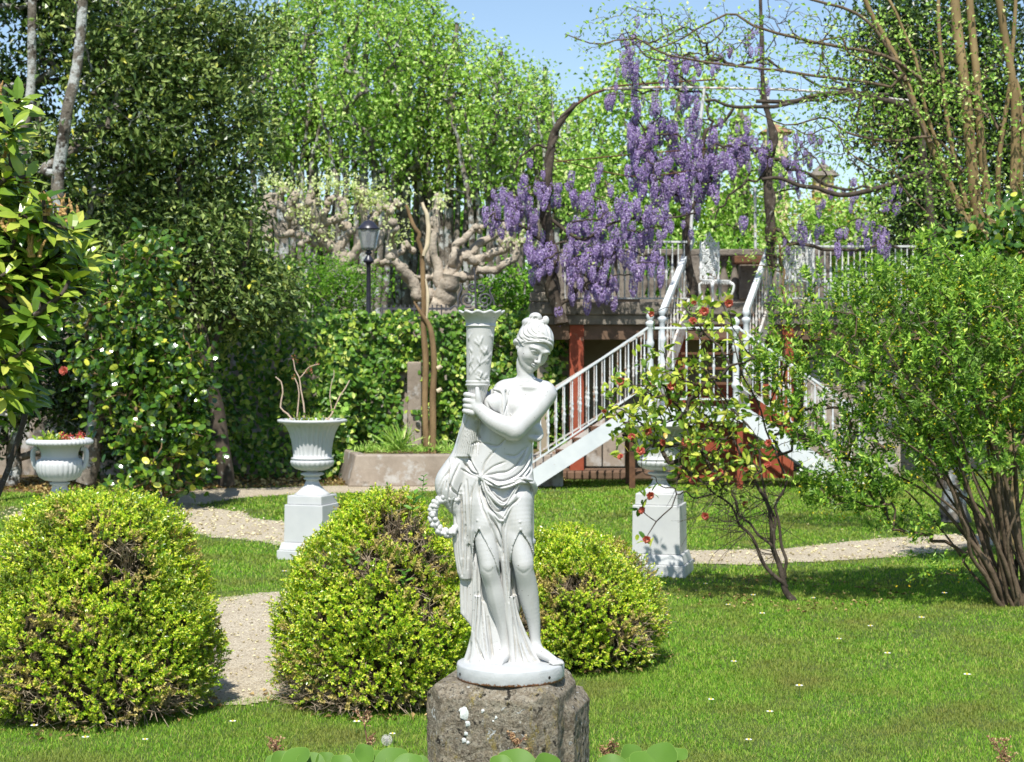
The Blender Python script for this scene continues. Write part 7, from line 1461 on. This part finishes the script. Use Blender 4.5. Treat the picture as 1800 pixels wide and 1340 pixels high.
# ---- stone column with lantern finial, distant houses
def far_things():
    d = 31.2; r_ = empty('stone_lantern', (X(1301, d), d, 0)); tag(r_, 'weathered stone pillar topped by a domed lantern rising behind the wisteria', 'stone pillar'); k = d/FPX; x = X(1301, d); z = lambda py: Zv(py, d)
    MB().box(x-.16, x+.16, d-.16, d+.16, 0, z(303)).build('pillar', stone_m, r_, bev=0.02)
    MB().lathe([(18*k, z(303)), (20*k, z(299)), (15*k, z(294)), (13*k, z(291)), (.001, z(290))], 8, origin=(x, d, 0)).build('lantern_base', stone_m, r_)
    for a in range(6):
        c, s_ = math.cos(a*math.pi/3), math.sin(a*math.pi/3); MB().tube([(x+13*k*c, d+13*k*s_, z(291)), (x+14*k*c, d+14*k*s_, z(228))], 2.6*k, 8).build('colonnette', stone_m, r_, smooth=True)
    MB().lathe([(7*k, z(291)), (8*k, z(228))], 10, origin=(x, d, 0)).build('lantern_core', stone_m, r_, smooth=True)
    MB().lathe([(16*k, z(228)), (20*k, z(220)), (19*k, z(215)), (15*k, z(208)), (7*k, z(202)), (5*k, z(198)), (6*k, z(194)), (2*k, z(190)), (.001, z(187))], 20, origin=(x, d, 0)).build('dome', stone_m, r_, smooth=True)
    hw = surf('ochre_house_render', (0.50, 0.38, 0.24), (0.62, 0.49, 0.33), 0.6, 0.9, 0.2, 0.02); tile = surf('brown_roof_tiles', (0.24, 0.14, 0.08), (0.34, 0.21, 0.12), 2, 0.9, 0.6, 0.05, 9); gl = surf('dark_window_glass', (0.03, 0.035, 0.04), (0.05, 0.055, 0.06), 2, 0.2, 0)
    def house(px0, px1, ptop, d, label, roof='gable', roofh=20):
        x0, x1 = X(px0, d), X(px1, d); zt = Zv(ptop+roofh, d); zr = Zv(ptop, d); r_ = empty('house', ((x0+x1)/2, d, 0)); tag(r_, label, 'house'); dp = (x1-x0)*0.8
        MB().box(x0, x1, d, d+dp, 0, zt).build('wall', hw, r_)
        xm = (x0+x1)/2; e = 0.25
        if roof == 'gable': V = np.array([(x0-e, d-e, zt), (x1+e, d-e, zt), (x1+e, d+dp+e, zt), (x0-e, d+dp+e, zt), (xm, d-e*.5, zr), (xm, d+dp+e*.5, zr)]); F = [np.array([[3, 2, 1, 0], [1, 2, 5, 4], [3, 0, 4, 5]]), np.array([[0, 1, 4], [2, 3, 5]])]
        else: V = np.array([(x0-e, d-e, zt), (x1+e, d-e, zt), (x1+e, d+dp+e, zt), (x0-e, d+dp+e, zt), (xm, d+dp/2, zr)]); F = [np.array([[3, 2, 1, 0]]), np.array([[0, 1, 4], [1, 2, 4], [2, 3, 4], [3, 0, 4]])]
        MB().add(V, F).build('roof', tile if roof != 'spire' else stone_m, r_)
        n_ = max(1, int((x1-x0)/2.2))
        for i in range(n_):
            for zz in np.arange(zt-2.0, 1.5, -3.0):
                cx_ = x0+(x1-x0)*(i+.5)/n_; w = MB().box(cx_-.45, cx_+.45, d-0.05, d-0.004, zz-.7, zz+.7).build('window', urnpaint, r_); MB().box(cx_-.38, cx_+.38, d-0.06, d-0.052, zz-.62, zz+.62).build('pane', gl, w)
    house(1345, 1385, 215, 78, 'narrow ochre house tower rising behind the wisteria', 'hip', 18)
    house(1432, 1466, 283, 80, 'stone tower with a pointed roof against the sky right of the wisteria', 'spire', 26)
    house(1000, 1075, 300, 82, 'ochre house glimpsed between the arch and the first trees', 'gable', 28)
    house(1250, 1330, 330, 84, 'low ochre house behind the bright trees above the free-standing chair', 'gable', 20)
far_things()
tree('autumn_tree', 'russet-green tree below the far stone tower', 'tree', [([(1450, 600), (1445, 480), (1440, 390)], [14, 10, 5])], 34, [(1450, 395, 70, 45, 1), (1510, 410, 60, 35, .7)], 150, 20, 0.22, 0.09, 0.06, leafmat('russet_leaf', [(0, (0.20, 0.12, 0.03)), (0.5, (0.38, 0.26, 0.08)), (1, (0.5, 0.42, 0.14))], 0.5, 0.3, 0.3), bark_grey, 63, dd=0.8)
# old trunk behind the big shrub, right
def right_trunk():
    d = 17; r_ = empty('tree_stump', (X(1680, d), d, 0)); tag(r_, 'pale old tree trunk standing behind the stems of the large right shrub', 'tree trunk'); mb = MB(); stem(mb, [(1678, 925), (1682, 880), (1690, 780), (1700, 640)], d, [62, 44, 40, 36], 14, 0.02, 1, 16); mb.build('trunk', bark_grey, r_, smooth=True)
right_trunk()
# ---- plants in the urns
def urn_plants():
    rg = np.random.default_rng(51); z0 = 0.526+0.60; r_ = empty('potted_shrub', (P1[0], P1[1], z0)); tag(r_, 'bare pruned twigs and low herbs growing in the tall fluted urn', 'potted plant'); d = P1[1]; mb = MB()
    for pts, w_ in (([(517, 745), (505, 728), (493, 716), (498, 690), (495, 670), (486, 662)], [3.4, 2]), ([(520, 742), (524, 715), (527, 690), (524, 675), (515, 664)], [2.6, 1.8]), ([(535, 742), (533, 710), (529, 685), (527, 664), (520, 650), (517, 630)], [3.2, 1.8]), ([(527, 664), (536, 655), (545, 645), (556, 640)], [2, 1.4]), ([(575, 738), (585, 725), (597, 700), (608, 682), (612, 668)], [3.4, 2]), ([(583, 728), (580, 700), (583, 680), (588, 660), (584, 650)], [2, 1.2]), ([(580, 740), (566, 730)], [3, 2])):
        stem(mb, pts, d, w_, 7, 0.004, 3, 14)
    mb.build('twigs', surf('pale_pruned_twig', (0.42, 0.30, 0.22), (0.6, 0.47, 0.36), 20, 0.85, 0), r_, smooth=True)
    c = np.array([[P1[0]+a, P1[1]+b_, z0] for a, b_ in rg.normal(size=(34, 2))*0.095]); pos, t, nn, L, W = clump_leaves(c, 9, 0.028, 0.028, 0.014, rg=rg, upb=0.8); leaves('herbs', pos, t, nn, L, W, rhodo_leaf, r_)
    c = np.array([P(x, y, d) for x, y in ((600, 718), (607, 712), (592, 725), (560, 728), (585, 700))]); pos, t, nn, L, W = clump_leaves(c, 6, 0.03, 0.05, 0.045, rg=rg, upb=0.3); leaves('lobed_leaves', pos, t, nn, L, W, fresh_leaf, r_, kind='oval')
    c = np.array([P(x, y, d) for x, y in ((517, 630), (556, 640), (545, 645), (536, 655), (520, 638), (548, 650), (515, 664))]); pos, t, nn, L, W = clump_leaves(c, 7, 0.012, 0.014, 0.008, rg=rg); leaves('red_buds', pos, t, nn, L, W, red_m1, r_)
    z0 = 0.632+0.45; d = P0[1]; r_ = empty('flowering_plant', (P0[0], P0[1], z0)); tag(r_, 'low rosettes and pinkish-red flowers growing in the left handled urn', 'potted plant')
    c = np.array([[P0[0]+a-0.05, P0[1]+b_, z0] for a, b_ in rg.normal(size=(20, 2))*0.06]); pos, t, nn, L, W = clump_leaves(c, 12, 0.018, 0.04, 0.02, rg=rg, upb=0.7); leaves('leaf_rosettes', pos, t, nn, L, W, young_leaf, r_, kind='oval')
    c = np.array([P(x, y, d-0.05) for x, y in ((112, 772), (120, 768), (130, 770), (138, 766), (142, 764), (144, 768), (122, 774), (110, 766))]); pos, t, nn, L, W = clump_leaves(c, 22, 0.012, 0.014, 0.009, rg=rg, upb=0.4); leaves('flowers', pos, t, nn, L, W, leafmat('pink_red_flower', [(0, (0.35, 0.05, 0.06)), (0.6, (0.65, 0.10, 0.12)), (1, (0.85, 0.25, 0.25))], 0.6, 0.3, 0.3), r_)
urn_plants()
# ---- foreground: round-leaved plants, dry seed heads, dandelion clock, twigs
def foreground():
    rg = np.random.default_rng(61); lm = leafmat('round_leaf', [(0, (0.05, 0.12, 0.02)), (0.5, (0.09, 0.18, 0.03)), (1, (0.15, 0.24, 0.05))], 0.45, 0.3, 0.5); edge = leafmat('leaf_rim', [(0, (0.20, 0.32, 0.08)), (1, (0.28, 0.4, 0.12))], 0.5, 0.3, 0.3)
    def round_leaf(root, tip, w_, tilt, yaw, base):
        """cupped round leaf whose top edge reaches the point tip"""
        n = 28; a = np.linspace(0, 2*math.pi, n, endpoint=False); rr = w_/2*(1+0.03*np.sin(a*5+yaw*9)); rings = [0.0, 0.35, 0.7, 0.93, 1.0]; V = [[0, 0, -0.002]]
        for q in rings[1:]:
            for k in range(n): V.append([rr[k]*q*math.cos(a[k]), rr[k]*q*math.sin(a[k])*0.92, 0.05*w_*q*q+0.003*math.sin(a[k]*3)*q**3])
        V = np.array(V); R_ = (Matrix.Rotation(yaw, 3, 'Z') @ Matrix.Rotation(tilt, 3, 'X')); V = V @ np.array(R_).T; V = V+np.array(tip)-np.array([0, 0, V[:, 2].max()])
        kk = np.arange(n); k2 = (kk+1) % n; Q = np.concatenate([np.stack([1+j*n+kk, 1+j*n+k2, 1+(j+1)*n+k2, 1+(j+1)*n+kk], 1)[:, ::-1] for j in range(3)]); T = np.stack([np.zeros(n, int), 1+kk, 1+k2], 1)
        lf = mesh_np('leaf', V, [T, Q], lm, root, True); mb = MB(); mb.tube(np.vstack([V[1+3*n:1+4*n], V[1+3*n:2+3*n]]), 0.0005, 4, caps=False); mb.build('leaf_rim', edge, lf)
        c = V[0]-np.array(R_)[:, 2]*0.014; mb = MB(); mb.tube(spline(np.array([base, (np.array(base)+c)/2+[0, .03, .05], c]), 8), 0.004, 6, caps=False); mb.build('leaf_stalk', lm, lf)
    for (bx, d, label, items) in ((922, 4.95, 'broad round-leaved plant in front of the stone block', [(907, 1321, 58), (962, 1326, 46), (880, 1330, 30), (935, 1338, 50)]), (1130, 5.05, 'clump of broad round leaves at the bottom edge, right of the stone block', [(1163, 1308, 48), (1110, 1310, 34), (1075, 1328, 40), (1140, 1326, 52), (1192, 1318, 26), (1125, 1334, 40)]),
                                  (665, 5.0, 'clump of broad round leaves at the bottom edge, left of the stone block', [(690, 1318, 52), (640, 1310, 30), (655, 1322, 44), (718, 1328, 40), (625, 1328, 36), (600, 1330, 30), (735, 1330, 30)]), (515, 5.1, 'small clump of round leaves at the bottom edge, farthest left', [(520, 1318, 44), (495, 1322, 30), (545, 1326, 40), (572, 1324, 28), (480, 1330, 26)])):
        b = np.array([X(bx, d), d, 0.0]); r_ = empty('round_leaved_plant', tuple(b)); tag(r_, label, 'plant', 'round-leaved plants along the bottom edge')
        for i, (x, y, w_) in enumerate(items): round_leaf(r_, P(x, y, d+rg.uniform(-0.06, 0.06)), w_*d/FPX*1.35, rad(rg.uniform(25, 60)), rg.uniform(-0.7, 0.7), b+[rg.normal()*.02, 0, 0])
    dm = surf('dry_seed_stalk', (0.16, 0.07, 0.05), (0.30, 0.16, 0.11), 30, 0.9, 0)
    for (px, ytop, d, hh, sd_, label) in ((640, 1258, 5.35, .14, 1, 'tall dry reddish seed stalk left of the stone block'), (487, 1302, 5.4, .08, 2, 'short dry seed stalk at the bottom edge on the left'), (905, 1292, 5.0, .07, 3, 'wispy rusty seed stalk against the front of the stone block'), (1066, 1312, 5.3, .05, 4, 'dry seed stalk just right of the stone block at the bottom edge'), (1755, 1306, 5.4, .08, 5, 'dry seed stalk at the bottom right corner')):
        rr = np.random.default_rng(sd_); top = P(px, ytop, d); r_ = empty('dry_seed_stalk', (top[0]+.02, d, 0)); tag(r_, label, 'dry stalk', 'dry stalks in the near flower bed'); mb = MB(); main = wobble(spline(np.array([[top[0]+.03, d, 0], [top[0]+.02, d, top[2]*.6], top]), 16), 0.006, sd_); mb.tube(main, 0.0022, 5); sp = []
        for k in range(16):
            i = rr.uniform(0, 1); p = top-np.array([0, 0, hh*i*1.3]); p[0] = np.interp(p[2], main[:, 2], main[:, 0]); v = unit(np.array([rr.choice([-1, 1])*rr.uniform(.4, 1), rr.normal()*.4, .9])); e = p+v*rr.uniform(.02, .05)*(1 if px != 905 else .8); mb.tube([p, (p+e)/2+rr.normal(size=3)*.003, e], 0.0013, 4); sp += [p+(e-p)*t for t in np.linspace(.3, 1, 6)]
        mb.build('stalk', dm, r_); sp = np.array(sp); pos, t, nn, L, W = clump_leaves(sp, 3, 0.004, 0.008, 0.006, rg=rr); leaves('seed_pods', pos, t, nn, L, W, leafmat('seed_pod', [(0, (0.16, 0.07, 0.05)), (0.6, (0.35, 0.20, 0.14)), (1, (0.55, 0.40, 0.30))], 0.8, .1, .2), r_)
    c = P(680, 1301, 6.3); r_ = empty('dandelion_clock', (c[0], c[1], 0)); tag(r_, 'round grey dandelion seed head on a thin stem in the near lawn', 'dandelion'); MB().tube([(c[0]+.01, c[1], 0), (c[0], c[1], c[2]*.5), tuple(c)], 0.002, 6).build('stem', lm, r_)
    v = rand_dirs(170); wm2 = surf('seed_fluff', (0.55, 0.52, 0.48), (0.72, 0.70, 0.66), 20, 0.9, 0); mb = MB()
    for a in v:
        e = c+a*0.019; mb.tube([c+a*.004, e], 0.00022, 3, caps=False); b_ = unit(np.cross(a, [.3, .5, .8])); c2 = np.cross(a, b_)
        for th in (0, 2.1, 4.2): mb.tube([e, e+(b_*math.cos(th)+c2*math.sin(th))*.004+a*.0015], 0.00022, 3, caps=False)
    mb.add(SPH*.004+c, SPHF); mb.build('seed_head', wm2, r_)
    # white iron flowering shrub bits low right of the stairs
    tree('white_flowering_shrub', 'low shrub dotted with small white flowers at the foot of the right stair flight', 'shrub', [([(1500, 868), (1500, 840)], [4, 3])], 20.3, [(1500, 830, 50, 34, 1), (1450, 840, 30, 22, .5)], 60, 12, 0.09, 0.045, 0.035, leafmat('white_blossom', [(0, (0.10, 0.22, 0.03)), (0.45, (0.16, 0.30, 0.05)), (0.5, (0.72, 0.74, 0.76)), (1, (0.8, 0.8, 0.82))], 0.5, 0.3, 0.3), bark_brown, 64, tw=0.003, rmax=0.01, dd=0.2, trunkname='stems')
    # herbs and grasses at the foot of the ivy and on the planter
    c = np.array([P(x, 798+rg.normal()*4, 21.8+rg.uniform(0, .8)) for x in rg.uniform(612, 820, 60)]); pos, t, nn, L, W = clump_leaves(c, 12, 0.05, 0.09, 0.016, rg=rg, upb=1.0); pos[:, 2] = np.maximum(pos[:, 2], Zv(800, 21.3)); tag(leaves('planter_herbs', pos, t, nn, L, W, fresh_leaf), 'mixed low herbs growing along the top of the concrete planter', 'plants', kind='stuff')
    c = P(700, 790, 21.9); pos = c+rg.normal(size=(60, 3))*[.06, .05, .01]; t = unit(rg.normal(size=(60, 3))*.45+[0, -.1, 1]); tag(leaves('iris_clump', pos, t, rand_dirs(60), .34, .022, fresh_leaf, kind='big', droop=.35), 'clump of long strap leaves in the planter beside the bare buttress', 'plant')
foreground()
